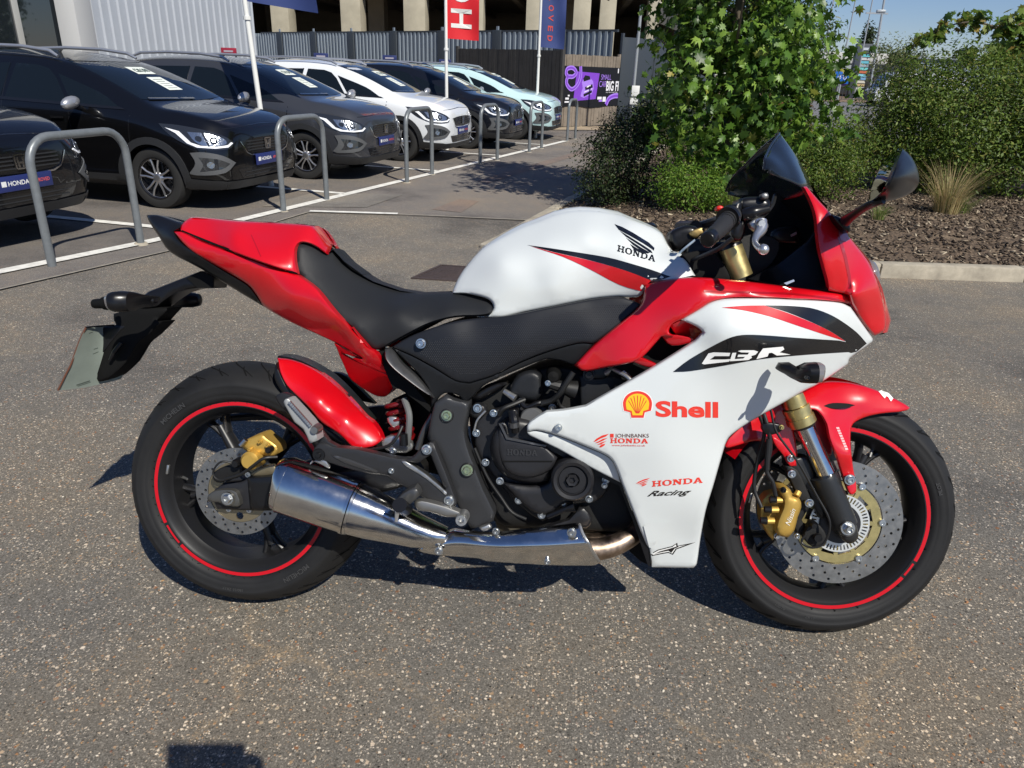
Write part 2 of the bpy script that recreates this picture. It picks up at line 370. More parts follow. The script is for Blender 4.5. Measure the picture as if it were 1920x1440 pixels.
r1 = N.new('ShaderNodeValToRGB'); r1.color_ramp.elements[0].position = .35; r1.color_ramp.elements[0].color = (.03, .02, .013, 1); r1.color_ramp.elements[1].position = .68; r1.color_ramp.elements[1].color = (.20, .14, .09, 1); L.new(n1.outputs[0], r1.inputs[0])
r2 = N.new('ShaderNodeValToRGB'); r2.color_ramp.elements[0].position = .55; r2.color_ramp.elements[0].color = (0, 0, 0, 1); r2.color_ramp.elements[1].position = .68; r2.color_ramp.elements[1].color = (.8, .8, .8, 1); L.new(n2.outputs[0], r2.inputs[0])
mxx = N.new('ShaderNodeMix'); mxx.data_type = 'RGBA'; L.new(r2.outputs[0], mxx.inputs[0]); L.new(r1.outputs[0], mxx.inputs[6]); mxx.inputs[7].default_value = (.27, .20, .13, 1); L.new(mxx.outputs[2], b.inputs['Base Color'])
bp = N.new('ShaderNodeBump'); bp.inputs['Distance'].default_value = .02; L.new(n1.outputs[0], bp.inputs['Height']); L.new(bp.outputs[0], b.inputs['Normal'])
BEDP = np.array(bed)
Vb, Tb, Eb, Rb = mesh2d([BEDP], .30); dB = sdist(Vb, [BEDP])
K2P = np.array(kerb2)
def kd2(q):
    a, b_ = K2P[:-1], K2P[1:]; ab = b_-a; w0 = q[:, None]-a[None]; t = np.clip((w0*ab).sum(-1)/(ab*ab).sum(-1), 0, 1); return np.linalg.norm(w0-t[..., None]*ab, axis=-1).min(1)
def bedrise(q, d): return .012+(KH-.047)*sst(.1, .9, kd2(q))+.10*sst(.3, 1.6, d)
zb = gz(Vb[:, 0], Vb[:, 1])+bedrise(Vb, dB)+.012*np.array([noise.noise(Vector((x*3, y*3, 0))) for x, y in Vb])
o = mk('planting_bed', np.c_[Vb, zb], [tuple(t) for t in Tb], mulm, None, True, 80); o['kind'] = 'structure'
def bedz(x, y):
    q = np.stack([np.atleast_1d(x), np.atleast_1d(y)], 1); d = sdist(q, [BEDP]); return gz(q[:, 0], q[:, 1])+bedrise(q, d)
# bark chips
def rand_rot(n, flat=None):
    a = RNG.uniform(0, 2*pi, n)
    if flat is None: nrm = RNG.normal(size=(n, 3))
    else: nrm = np.c_[RNG.normal(size=(n, 2))*flat, np.ones(n)]
    nrm /= np.linalg.norm(nrm, axis=1)[:, None]; t = np.cross(nrm, RNG.normal(size=(n, 3))); t /= np.linalg.norm(t, axis=1)[:, None]; return np.stack([t, np.cross(nrm, t), nrm], 1)  # rows
def scatter(name, P, R, S, base, faces, m, parent=None, smooth=False):
    base = np.asarray(base, float); n, k = len(P), len(base); V = (base[None]*np.asarray(S).reshape(n, 1, -1))@R+P[:, None]; V = V.reshape(-1, 3)
    me = bpy.data.meshes.new(name); me.vertices.add(n*k); me.vertices.foreach_set('co', V.ravel().astype(np.float32))
    fl = [np.array(f) for f in faces]; lt = np.array([len(f) for f in fl]); idx = np.concatenate(fl); nl = len(idx)
    AL = (idx[None]+(np.arange(n)*k)[:, None]).ravel(); me.loops.add(len(AL)); me.loops.foreach_set('vertex_index', AL.astype(np.int32))
    LT = np.tile(lt, n); me.polygons.add(len(LT)); st = np.concatenate([[0], np.cumsum(LT)[:-1]]); me.polygons.foreach_set('loop_start', st.astype(np.int32))
    me.update(calc_edges=True); me.validate()
    if smooth: me.polygons.foreach_set('use_smooth', [True]*len(me.polygons))
    me.materials.append(m); return link(name, me, parent)
def islandmat(name, stops, rough=.5, transl=0., spec=.4):
    m = bpy.data.materials.new(name); m.use_nodes = True; N, L = nodes(m); b = N['Principled BSDF']; g = N.new('ShaderNodeNewGeometry'); r = N.new('ShaderNodeValToRGB'); e = r.color_ramp.elements
    e[0].position, e[0].color = stops[0][0], (*stops[0][1], 1); e[1].position, e[1].color = stops[-1][0], (*stops[-1][1], 1)
    for p, c in stops[1:-1]: q = e.new(p); q.color = (*c, 1)
    L.new(g.outputs['Random Per Island'], r.inputs[0]); L.new(r.outputs[0], b.inputs['Base Color']); b.inputs['Roughness'].default_value = rough; b.inputs['Specular IOR Level'].default_value = spec
    if transl:
        t = N.new('ShaderNodeBsdfTranslucent'); mx = N.new('ShaderNodeMixShader'); mx.inputs[0].default_value = transl; o_ = N['Material Output']
        hs_ = N.new('ShaderNodeHueSaturation'); hs_.inputs['Value'].default_value = 1.6; hs_.inputs['Hue'].default_value = .49; L.new(r.outputs[0], hs_.inputs['Color']); L.new(hs_.outputs[0], t.inputs[0]); L.new(b.outputs[0], mx.inputs[1]); L.new(t.outputs[0], mx.inputs[2]); L.new(mx.outputs[0], o_.inputs[0])
    return m
n = 14000; P = np.c_[RNG.uniform(-.1, 8.5, n), RNG.uniform(4.8, 9.5, n)]; P = P[inpoly(P, BEDP)]; P = P[sdist(P, [BEDP]) > .14]; n = len(P)
P = np.c_[P, bedz(P[:, 0], P[:, 1])+RNG.uniform(.0, .015, n)]
chips = islandmat('bark chips', [(0, (.02, .014, .010)), (.45, (.055, .038, .026)), (.72, (.13, .09, .06)), (.93, (.30, .24, .17)), (1, (.50, .42, .30))], .8)
o = scatter('bark_chips', P, rand_rot(n, .45), np.c_[RNG.uniform(.014, .034, n), RNG.uniform(.005, .011, n), np.full(n, .004)], [(-1,-1,-1),(1,-.6,-1),(1,1,-1),(-1,.7,-1),(-1,-1,1),(1,-.6,1),(1,1,1),(-1,.7,1)], [(0,3,2,1),(4,5,6,7),(0,1,5,4),(1,2,6,5),(2,3,7,6),(3,0,4,7)], chips)
tag(o, 'loose dark bark chips covering the planting bed', 'bark mulch', None, 'stuff')
# loose grit on the tarmac in the foreground
n = 1500; P = np.c_[RNG.uniform(-1.8, 3.2, n), RNG.uniform(-.75, 3.4, n)]; P = np.c_[P, gz(P[:, 0], P[:, 1])+.0015]
grit = islandmat('loose stones', [(0, (.55, .48, .36)), (.4, (.62, .57, .48)), (.62, (.40, .26, .13)), (.8, (.30, .12, .05)), (1, (.12, .11, .10))], .7)
ico = bmesh.new(); bmesh.ops.create_icosphere(ico, subdivisions=1, radius=1); IV = [tuple(v.co) for v in ico.verts]; IF = [tuple(v.index for v in f.verts) for f in ico.faces]; ico.free()
sz = RNG.uniform(.0012, .0036, n); o = scatter('loose_grit', P, rand_rot(n, .3), np.c_[sz*RNG.uniform(.8, 1.8, n), sz, sz*.6], IV, IF, grit)
tag(o, 'scattered small pale and orange stones on the tarmac round the motorcycle', 'grit', None, 'stuff')

# ---------------------------------------------------------------- drain cover
dr = empty('drain_cover', ground(810, 512)); tag(dr, 'rusty cast iron drain grating set in the tarmac behind the motorcycle seat', 'drain cover')
mir_ = mat('rusty iron', (.075, .055, .050), .6, metal=.3, var=(40, .3)); dq = [np.array(ground(*p)) for p in ((770, 523), (830, 496), (905, 500), (850, 528))]
a0, ax_, ay_ = dq[0], dq[3]-dq[0], dq[1]-dq[0]; ax_ = ax_*.55/np.linalg.norm(ax_); ay_ = ay_*.55/np.linalg.norm(ay_)
def dpt(s, t, h=0): return a0-dr.location+ax_*s+ay_*t+np.array([0, 0, h])
a0 = np.array(a0); A = np.array([ax_/np.linalg.norm(ax_), ay_/np.linalg.norm(ay_), (0, 0, 1)]); mb = MB()
for s, t, hs_, ht in ((.5, .02, .275, .012), (.5, .98, .275, .012), (.02, .5, .012, .252), (.98, .5, .012, .252)): mb.box(dpt(s, t, .004), (hs_, ht, .008), A, .003)
mb.build('frame', mir_, dr)
mb = MB()
for k in range(11): mb.box(dpt(.5, .1+.08*k, .002), (.250, .0125, .006), A, .003)
mb.build('grating', mir_, dr)
mk('pit', [dpt(.02, .02, .001), dpt(.98, .02, .001), dpt(.98, .98, .001), dpt(.02, .98, .001)], [(0, 1, 2, 3)], void if 'void' in globals() else mat('pit dark', (.004, .004, .004), .9), dr, False)

# ---------------------------------------------------------------- hooped cycle stands
m_std = mat('grey galvanised paint', (.17, .185, .195), .38, metal=.25, var=(20, .10, .05), bump=(60, .05, .001))
stand_px = [((98, 500), (265, 460), .92), ((532, 397), (613, 376), .94), ((763, 343), (810, 328), .94), ((900, 308), (932, 301), .92), ((992, 286), (1015, 279), .90), ((1063, 265), (1078, 261), .88)]
stand_lb = ['largest grey steel hoop stand, by the left edge before the leftmost black car', 'grey steel hoop stand behind the red motorcycle tail, before the dark grey car',
 'grey steel hoop stand in front of the white car', 'grey steel hoop stand in front of the smaller black car behind the white one', 'grey steel hoop stand in front of the pale mint green car', 'smallest grey steel hoop stand, by the wooden fence with the purple banner']
for (p, q, h), lb in zip(stand_px, stand_lb):
    a, b_ = ground(*p), ground(*q); c = (a+b_)/2; d = (b_-a); wd = np.linalg.norm(d[:2]); d = d/np.linalg.norm(d); st = empty('cycle_stand', c); tag(st, lb, 'cycle stand', 'cycle stands along the parking line')
    r = .19; P = [np.array([-wd/2, 0, -.05]), np.array([-wd/2, 0, h-r])]
    for t in np.linspace(0, pi/2, 8)[1:]: P.append(np.array([-wd/2+r*(1-cos(t)), 0, h-r+r*sin(t)]))
    P.append(np.array([wd/2-r, 0, h]))
    for t in np.linspace(0, pi/2, 8)[1:]: P.append(np.array([wd/2-r*(1-sin(t)), 0, h-r+r*cos(t)]))
    P.append(np.array([wd/2, 0, -.05])); P = np.array(P); W_ = np.stack([P[:, 0]*d[0], P[:, 0]*d[1], P[:, 2]], 1)
    MB().tube(W_, .030, 16).build('hoop', m_std, st)
    for s in (-1, 1): MB().lathe([(0, .012), (.045, .012), (.055, .0), (.06, -.03)], (s*wd/2*d[0], s*wd/2*d[1], 0), (0, 0, 1), 16).build('footing', m_con, st)

# ---------------------------------------------------------------- concrete multi-storey behind
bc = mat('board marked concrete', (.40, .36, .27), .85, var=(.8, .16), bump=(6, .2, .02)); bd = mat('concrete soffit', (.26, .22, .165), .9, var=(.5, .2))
YB = 43.; blt = empty('concrete_car_park', (-6, YB, float(gz(-6, YB)))); tag(blt, 'open sided concrete car park building on square columns behind the steel fence', 'building')
def lx(u, v=60, y=YB): return at(u, v, y)[0]
O_ = np.array(blt.location); BX0, BX1 = lx(200), lx(1292); BXC, BXH = (BX0+BX1)/2, (BX1-BX0)/2
ztop = at(800, -22, YB)[2]
for u0, u1 in ((510, 543), (640, 677), (757, 797), (872, 905), (985, 1014), (1073, 1105), (1122, 1152), (1212, 1233)):
    x0, x1 = lx(u0), lx(u1); mb = MB(); mb.box(np.array([(x0+x1)/2, YB+.6, (ztop+4)/2-.3])-O_, ((x1-x0)/2, .6, (ztop+4)/2+.3), None, .03); mb.build('column', bc, blt)
mb = MB(); mb.box(np.array([(BX0+BX1)/2, YB+.35, ztop+.9])-O_, ((BX1-BX0)/2, .3, .9), None, .03); mb.build('edge_beam', bc, blt)
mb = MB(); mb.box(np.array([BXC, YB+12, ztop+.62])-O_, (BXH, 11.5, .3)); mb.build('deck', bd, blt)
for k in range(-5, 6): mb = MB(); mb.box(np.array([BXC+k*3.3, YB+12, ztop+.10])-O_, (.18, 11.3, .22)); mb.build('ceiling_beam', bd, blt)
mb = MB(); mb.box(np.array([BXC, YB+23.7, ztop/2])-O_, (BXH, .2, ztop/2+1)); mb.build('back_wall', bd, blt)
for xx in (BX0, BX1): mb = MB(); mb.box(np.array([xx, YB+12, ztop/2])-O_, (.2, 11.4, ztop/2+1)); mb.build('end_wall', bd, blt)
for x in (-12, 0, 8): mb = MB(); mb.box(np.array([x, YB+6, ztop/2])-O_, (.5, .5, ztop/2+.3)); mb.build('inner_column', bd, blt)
# ramp parapet seen through the plane tree
pa, pb = at(1235, 22, YB-2), at(1335, 62, YB-7); mb = MB(); d = pb-pa; L_ = np.linalg.norm(d); d /= L_; mb.box((pa+pb)/2-O_, (L_/2, .15, .45), [d, np.cross((0, 0, 1), d)/np.linalg.norm(np.cross((0, 0, 1), d)), np.cross(d, np.cross((0, 0, 1), d)/np.linalg.norm(np.cross((0, 0, 1), d)))], .02); mb.build('ramp_parapet', mat('cream concrete', (.5, .46, .36), .8, var=(1, .1)), blt)

# ---------------------------------------------------------------- steel fence
fa, fb_ = np.array([-14.62, 36.6]), np.array([1.84, 22.98]); fd_ = (fb_-fa)/np.linalg.norm(fb_-fa); fn2 = np.array([-fd_[1], fd_[0]]); FH = 2.62
m_sheet = mat('blue grey sheet steel', (.26, .30, .34), .42, metal=.3, var=(.8, .08)); m_post = mat('slate steel post', (.040, .048, .058), .5)
stl = empty('steel_fence', (*fa, float(gz(*fa)))); tag(stl, 'blue grey corrugated steel hoarding with dark posts in front of the concrete building', 'fence')
O_ = np.array(stl.location); Lf = np.linalg.norm(fb_-fa); s0 = 4.64-2.9*2
k = 0; s = s0
while s < Lf-.5:
    s1_ = min(s+2.9, Lf); V = []; t = s+.20; prof = []
    while t < s1_-.24:
        prof += [(t, 0), (t+.10, 0), (t+.125, .05), (t+.215, .05)]; t += .24
    for q, dpt_ in prof:
        p = fa+fd_*q-fn2*(-.0-dpt_)*(-1); V += [(p[0]-O_[0], p[1]-O_[1], -.1), (p[0]-O_[0], p[1]-O_[1], FH-.02)]
    mk('sheet_panel', V, [(2*i, 2*i+2, 2*i+3, 2*i+1) for i in range(len(V)//2-1)], m_sheet, stl, False)
    p = fa+fd_*s; mb = MB(); mb.box((p[0]-O_[0], p[1]-O_[1], FH/2), (.21, .07, FH/2+.04), [(*fd_, 0), (*fn2, 0), (0, 0, 1)], .01); mb.build('post', m_post, stl)
    mb = MB(); mb.box((p[0]-O_[0], p[1]-O_[1], FH+.09), (.05, .02, .07), [(*fd_, 0), (*fn2, 0), (0, 0, 1)]); mb.build('post_bracket', m_sheet, stl)
    s += 2.9
pm = fa+fd_*Lf/2; mb = MB(); mb.box((pm[0]-O_[0], pm[1]-O_[1], FH), (Lf/2, .04, .035), [(*fd_, 0), (*fn2, 0), (0, 0, 1)]); mb.build('top_rail', m_post, stl)

# ---------------------------------------------------------------- dark slatted gate and wooden fence with banner
m_wd = mat('weathered timber', (.20, .165, .13), .85, var=(3, .25), bump=(30, .4, .004)); m_wk = mat('dark stained timber', (.035, .033, .032), .7, var=(3, .25))
F0, F1 = ground(1049, 240)[:2], ground(1150, 236)[:2]+np.array([.05, .1]); fz = -.2
def board_fence(name, a, b_, h, m, lb, gap=.012, bw=.12, cat='fence', rail=True):
    e = empty(name, (*a, fz)); tag(e, lb, cat); d = (b_-a); L_ = np.linalg.norm(d); d /= L_; n = np.array([-d[1], d[0]]); t = 0; nb = 0
    while t < L_-.02 and nb < 95:
        w_ = min(bw, L_-t); q = d*(t+w_/2)+n*random.uniform(-.008, .008); mb = MB(); mb.box((q[0], q[1], h/2+.03), (w_/2-gap/2, .010, h/2+random.uniform(-.012, .012)), [(*d, 0), (*n, 0), (0, 0, 1)]); mb.build('board', m, e, False); t += bw; nb += 1
    if rail:
        for z in (.25, h*.55, h-.2): mb = MB(); q = d*L_/2+n*.04; mb.box((q[0], q[1], z), (L_/2, .03, .045), [(*d, 0), (*n, 0), (0, 0, 1)]); mb.build('rail', m, e)
    for t in (0, L_): mb = MB(); q = d*t+n*.03; mb.box((q[0], q[1], h/2+.05), (.05, .05, h/2+.05), [(*d, 0), (*n, 0), (0, 0, 1)], .006); mb.build('post', m, e)
    return e, d, n, L_
wf_, wd_, wn_, WL = board_fence('wooden_fence', F0, F1, 1.86, m_wd, 'weathered timber board fence carrying the purple banner beside the steel hoarding')
GA = F0+np.array([-3.3, 2.7]); board_fence('timber_gate', GA, F0-wd_*.06, 1.95, m_wk, 'dark stained timber gate behind the pale mint car, left of the banner', cat='gate', bw=.14)
# banner on the fence: black ground, violet square with a small car, words and curling bands
bn = empty('banner', (*F0, fz)); tag(bn, 'black and violet advertising banner reading SMALL CAR BIG fixed to the timber fence', 'banner')
BW, BH, BZ = WL-.06, 1.02, .58
def bp3(s, t, off): q = wd_*(.03+s*BW)-wn_*(.035+off); return (q[0], q[1], BZ+t*BH)
def bshape(name, pts, m, off, st_=.2):
    V, T, E, R = mesh2d([np.array(pts, float)], st_); mk(name, [bp3(a, b_, off) for a, b_ in V], [tuple(t) for t in T], m, bn, False)
m_bk = mat('banner black', (.008, .007, .009), .45); m_vi = mat('banner violet', (.20, .055, .52), .45); m_vl = mat('banner pale violet', (.36, .20, .75), .45); m_wh = mat('banner white', (.75, .74, .78), .45)
V = [bp3(s, t+.03*sin(s*9)*(1-t), .0) for s in np.linspace(0, 1, 13) for t in (-.03, .5, 1.0)]
mk('banner_sheet', V, [(3*i+j, 3*i+3+j, 3*i+4+j, 3*i+1+j) for i in range(12) for j in (0, 1)], m_bk, bn, False)
bshape('violet_square', [(.18, .12), (.58, .17), (.62, .84), (.21, .87)], m_vi, .004)
def ribbon(name, pts, w_, m, off):
    P = curve(pts, 6, False); V = []; 
    for i in range(len(P)):
        d = P[min(i+1, len(P)-1)]-P[max(i-1, 0)]; d = d*np.array([BW, BH]); d /= np.linalg.norm(d); n = np.array([-d[1]/BW, d[0]/BH])*w_/2; V += [bp3(*(P[i]+n), off), bp3(*(P[i]-n), off)]
    mk(name, V, [(2*i, 2*i+2, 2*i+3, 2*i+1) for i in range(len(P)-1)], m, bn, False)
rb = [(.27, 1.0), (.28, .78), (.24, .55), (.14, .42), (.05, .55), (.06, .72), (.15, .74), (.20, .84), (.14, .95), (.05, .93), (.03, .82), (.06, .74)]
ribbon('curling_band', rb, .11, m_vl, .007); ribbon('curling_band', rb, .045, m_vi, .010)
ribbon('curling_band', [(.78, .02), (.83, .18), (.92, .25), (1.0, .26)], .14, m_vl, .007); ribbon('curling_band', [(.78, .02), (.83, .18), (.92, .25), (1.0, .26)], .06, m_vi, .010)
# small car picture: body, screen, lamps
bshape('car_picture', [(.30, .24), (.36, .20), (.50, .30), (.53, .45), (.51, .63), (.45, .72), (.35, .74), (.31, .60), (.33, .45), (.31, .34)], m_vl, .0072)
bshape('car_picture', [(.34, .62), (.46, .68), (.44, .76), (.36, .78), (.33, .70)], m_bk, .0095); bshape('car_picture', [(.37, .48), (.50, .56), (.51, .47), (.38, .40)], m_bk, .0095)
bshape('car_picture', [(.35, .30), (.50, .40), (.50, .34), (.36, .23)], m_bk, .0095); bshape('car_picture', [(.40, .50), (.47, .54), (.47, .51), (.40, .46)], m_wh, .011); bshape('car_picture', [(.36, .36), (.50, .45), (.50, .43), (.36, .335)], m_wh, .011)
def banner_text(s, x0, x1, z0, z1, m, bold, off=.009):
    V, F = text_tris(s, bold); w_ = V[:, 0].max(); V = [(x0+(x1-x0)*a/w_, z0+(z1-z0)*c/.72) for a, c in V]; mk('banner_lettering', [bp3(a, c, off) for a, c in V], F, m, bn, False)
def text_tris(s, bold=0., shear=0., space=1.):
    c = bpy.data.curves.new('txt', 'FONT'); c.body = s; c.size = 1; c.offset = bold; c.shear = shear; c.space_character = space; c.resolution_u = 4
    o = bpy.data.objects.new('txt', c); COL.objects.link(o); dg = bpy.context.evaluated_depsgraph_get(); me = bpy.data.meshes.new_from_object(o.evaluated_get(dg))
    bpy.data.objects.remove(o); V = np.array([v.co[:2] for v in me.vertices]); F = [tuple(p.vertices) for p in me.polygons]
    bpy.data.meshes.remove(me); bpy.data.curves.remove(c); return V, F
banner_text('SMALL', .65, .84, .68, .82, m_vl, -.002); banner_text('CAR', .62, .76, .49, .65, m_vl, -.002); banner_text('BIG FI', .755, .995, .40, .65, m_wh, .03); banner_text('ALL NEW ELECTRIC', .76, .99, .335, .365, m_wh, .0)
for q in ([(.61, .16), (.69, .16), (.69, .23), (.61, .23)], [(.71, .10), (.77, .10), (.77, .23), (.71, .23)], [(.03, .08), (.15, .08), (.15, .12), (.03, .12)], [(.04, .16), (.10, .16), (.10, .21), (.04, .21)], [(.08, .24), (.11, .24), (.11, .28), (.08, .28)], [(.96, .86), (.98, .86), (.98, .98), (.96, .98)]): bshape('banner_mark', q, m_wh, .007)
bshape('banner_mark', [(.64, .10), (.70, .10), (.70, .15), (.64, .15)], m_vl, .007)
# tall slate gate leaves to the right of the banner
sg = empty('steel_gate', (*F1, fz)); tag(sg, 'tall slate grey panelled steel gate right of the banner', 'gate'); G1 = F1+wd_*.02; ga = np.array([.36, .93])
for k, (w_, dd) in enumerate(((.62, (.75, .66)), (.95, (.62, .78)), (.95, (.62, .78)), (.95, (.62, .78)), (.95, (.62, .78)), (.95, (.62, .78)))):
    d = np.array(dd)/np.linalg.norm(dd); n = np.array([-d[1], d[0]]); q = G1+d*w_/2-F1; mb = MB(); mb.box((q[0], q[1], 1.22), (w_/2-.012, .03, 1.2), [(*d, 0), (*n, 0), (0, 0, 1)], .01); lf = mb.build('gate_panel', m_post if k else m_post, sg)
    mb = MB(); mb.box((q[0]-n[0]*-.04, q[1]-n[1]*-.04, 2.30), (w_/2-.02, .02, .04), [(*d, 0), (*n, 0), (0, 0, 1)]); mb.build('gate_rail', m_post, sg)
    q2 = G1-F1; mb = MB(); mb.box((q2[0], q2[1], 1.25), (.03, .05, 1.27), [(*d, 0), (*n, 0), (0, 0, 1)], .005); mb.build('gate_post', m_post, sg); G1 = G1+d*w_
# sandy rubble strip at the foot of the fence
sheet('sand_strip', [(.1, 19.2), (2.7, 20.4), (3.2, 22.6), (-.2, 20.1)], .02, mat('sandy ground', (.34, .27, .18), .9, var=(4, .2)), .3, uvpx=False)
# lamp column and small notices near the gate
pb_ = np.array(ground(1183, 215)); pb_ = CP+(pb_-CP)*.52
pb_ = at(1185, 200, 19.5); pz = float(gz(pb_[0], pb_[1])); sp = empty('sign_post', (pb_[0], pb_[1], pz)); tag(sp, 'thin galvanised sign post with two small white notices beside the slate gate', 'sign post')
MB().tube([(0, 0, 0), (0, 0, 3.05)], .038, 12).build('pole', mat('galvanised', (.42, .44, .45), .4, metal=.5), sp)
mb = MB(); mb.box((.05, -.06, 1.05), (.10, .005, .13), None, .004); mb.build('notice', mat('notice white', (.7, .7, .68), .5), sp); mb = MB(); mb.box((.03, -.06, .80), (.10, .005, .08), None, .004); mb.build('notice', MATS['notice white'], sp)

# ---------------------------------------------------------------- showroom and clad wall on the left
m_clad = mat('pale ribbed cladding', (.44, .465, .50), .42, metal=.2, var=(.5, .06)); m_frame = mat('aluminium frame', (.50, .49, .45), .4, metal=.5); m_dark = mat('dark glazing', (.010, .013, .016), .03, spec=1., coat=1)
WX, WY = at(478, 60, 20)[0], 20.; wl_ = np.array([WX, WY]); wr = np.array([at(165, 60, 14.2)[0], 14.2])
sr = empty('showroom', (*wl_, -.2)); tag(sr, 'pale ribbed metal clad showroom with dark glazing behind the parked cars', 'building')
d = wr-wl_; L_ = np.linalg.norm(d); d /= L_; n = np.array([-d[1], d[0]]); n = n if n@(np.array([0, -1])) > 0 else -n; V = []; t = 0; q0 = np.array([0., 0.])
while t < L_-.05:
    for a, h in ((0, 0), (.16, 0), (.18, .035), (.22, .035), (.24, 0)):
        p = d*(t+a)+n*h; V += [(p[0], p[1], -.2), (p[0], p[1], 7.)]
    t += .25
mk('cladding', V, [(2*i, 2*i+2, 2*i+3, 2*i+1) for i in range(len(V)//2-1)], m_clad, sr, False)
side = wl_-CP[:2]; side = side/np.linalg.norm(side); side = np.array([side[0]-.04, side[1]]); side /= np.linalg.norm(side); mb = MB(); q = side*6-n*.05+d*.0; mb.box((q[0]+d[0]*.12, q[1]+d[1]*.12, 3.4), (6, .10, 3.6), [(*side, 0), (side[1], -side[0], 0), (0, 0, 1)]); mb.build('end_wall', m_clad, sr)
wrl = wr-wl_; mb = MB(); mb.box((wrl[0]-.12, wrl[1]-.15, 3.4), (.20, .28, 3.6), None, .01); mb.build('corner_pier', mat('white render', (.50, .50, .49), .7), sr)
gl1 = np.array([at(-420, 60, 10.6)[0], 10.6])-wl_; g0_ = wrl+np.array([-.3, -.25]); dg_ = gl1-g0_; LG = np.linalg.norm(dg_); dg_ /= LG; ngl = np.array([-dg_[1], dg_[0]]); ngl = ngl if ngl[1] < 0 else -ngl
mb = MB(); q = g0_+dg_*LG/2-ngl*.05; mb.box((q[0], q[1], 3.4), (LG/2, .02, 3.6), [(*dg_, 0), (*ngl, 0), (0, 0, 1)]); mb.build('glazing', m_dark, sr)
for u in (152, 36, -60):
    r = ray(u, 60)[:2]; M_ = np.array([[r[0], -dg_[0]], [r[1], -dg_[1]]]); s = np.linalg.solve(M_, g0_+wl_-CP[:2])[1]; q = g0_+dg_*s+ngl*.02; mb = MB(); mb.box((q[0], q[1], 3.4), (.055, .05, 3.6), [(*dg_, 0), (*ngl, 0), (0, 0, 1)], .006); mb.build('mullion', m_frame, sr)
for z in (2.62, 5.2): mb = MB(); s = (LG+3)/2; q = g0_+dg_*(LG*.5+1.4)+ngl*.015; mb.box((q[0], q[1], z), (LG*.5-.6, .035, .04), [(*dg_, 0), (*ngl, 0), (0, 0, 1)], .004); mb.build('transom', m_post, sr)
mb = MB(); mb.box((-5.2, 1.5, 7.1), (4.5, 2.4, .12)); mb.build('roof', m_post, sr)
# small maroon board over a car and blue boards at the fence
def boardsign(u0, v0, u1, v1, y, m, lb, nm='display_board'):
    a, b_ = at(u0, v0, y), at(u1, v1, y); g = float(gz(*a[:2])); e = empty(nm, ((a[0]+b_[0])/2, y, g)); tag(e, lb, 'sign', 'display boards behind the parked cars')
    mb = MB(); mb.box((0, 0, (a[2]+b_[2])/2-g), (abs(b_[0]-a[0])/2, .02, abs(a[2]-b_[2])/2), None, .01); mb.build('panel', m, e)
    mb = MB(); mb.box((0, -.022, (a[2]+b_[2])/2-g), (abs(b_[0]-a[0])/2*.6, .003, abs(a[2]-b_[2])/2*.25)); mb.build('panel_mark', mat('board mark', (.35, .33, .38), .5), e)
    for s in (-1, 1): MB().tube([(s*abs(b_[0]-a[0])*.4, .03, 0), (s*abs(b_[0]-a[0])*.4, .03, b_[2]-g)], .02, 8).build('leg', m_post, e)
mblue = mat('board navy', (.025, .035, .12), .4)
boardsign(414, 89, 444, 103, 14.5, mat('board maroon', (.28, .02, .04), .4), 'small maroon board in front of the ribbed wall, above the grey car roof')
boardsign(588, 99, 616, 112, 19.5, mblue, 'small navy board against the steel fence above the grey and white cars'); boardsign(717, 103, 744, 115, 20.5, mblue, 'small navy board against the steel fence above the white and black cars'); boardsign(823, 111, 846, 121, 21.5, mblue, 'smallest navy board against the steel fence, right of the red flag')

# ---------------------------------------------------------------- flags
m_pole = mat('white flag pole', (.70, .70, .67), .4)
def flag(base, ubot, utop, m, lb, zb, wdt, hgt_, letters, lm, dirx, tiltx=0., skew=0., down=False):
    g = float(gz(*base)); e = empty('feather_flag', (*base, g)); tag(e, lb, 'flag', 'flags between the parked cars')
    top = np.array([tiltx*4.2, 0, 4.2]); MB().tube(np.linspace((0, 0, 0), top, 6), np.linspace(.034, .024, 6), 12).build('pole', m_pole, e)
    nx_, nz_ = 12, 26; V = []; dx = np.array(dirx, float); dx /= np.linalg.norm(dx); dn = np.array([-dx[1], dx[0]])
    f = lambda s, z: (top*(z/4.2)+np.array([*(dx*s*wdt*(1-.25*max(0, (z-zb)/hgt_-.8))+dn*(.05*sin(s*5+z*2.2)*s+.02*sin(z*7)*s)), -.10*s*skew]))
    for j in range(nz_+1):
        for i in range(nx_+1): V.append(f(i/nx_, zb+hgt_*j/nz_))
    F = [(j*(nx_+1)+i, j*(nx_+1)+i+1, (j+1)*(nx_+1)+i+1, (j+1)*(nx_+1)+i) for j in range(nz_) for i in range(nx_)]
    fo = mk('flag_cloth', V, F, m, e, True, 80)
    for s_, z_, hh, ww, kind in letters:                   # letters run up the flag, turned a quarter
        VL, FL = text_tris(kind, .02); w_ = VL[:, 0].max(); sgn = 1
        for sd_ in (-1,):
            P = [(f(s_+(c/.72-.5)*ww, z_+(1-a/w_)*hh) if down else f(s_-(c/.72-.5)*ww, z_+(a/w_)*hh))+np.array([*(dn*-.006), 0]) for a, c in VL]; mk('flag_lettering', P, FL, lm, e, False)
    for z in (zb-.18,): MB().lathe([(.0, .02), (.045, .02), (.045, -.02), (0, -.02)], top*(z/4.2)+(0, 0, 0), (0, 0, 1), 10).build('tie', m_pole, e)
    return e
def poleb(u, v, y): p = at(u, v, y); return np.array([p[0], y])
m_navy = mat('navy flag cloth', (.030, .050, .165), .6); m_redf = mat('red flag cloth', (.60, .012, .02), .6)
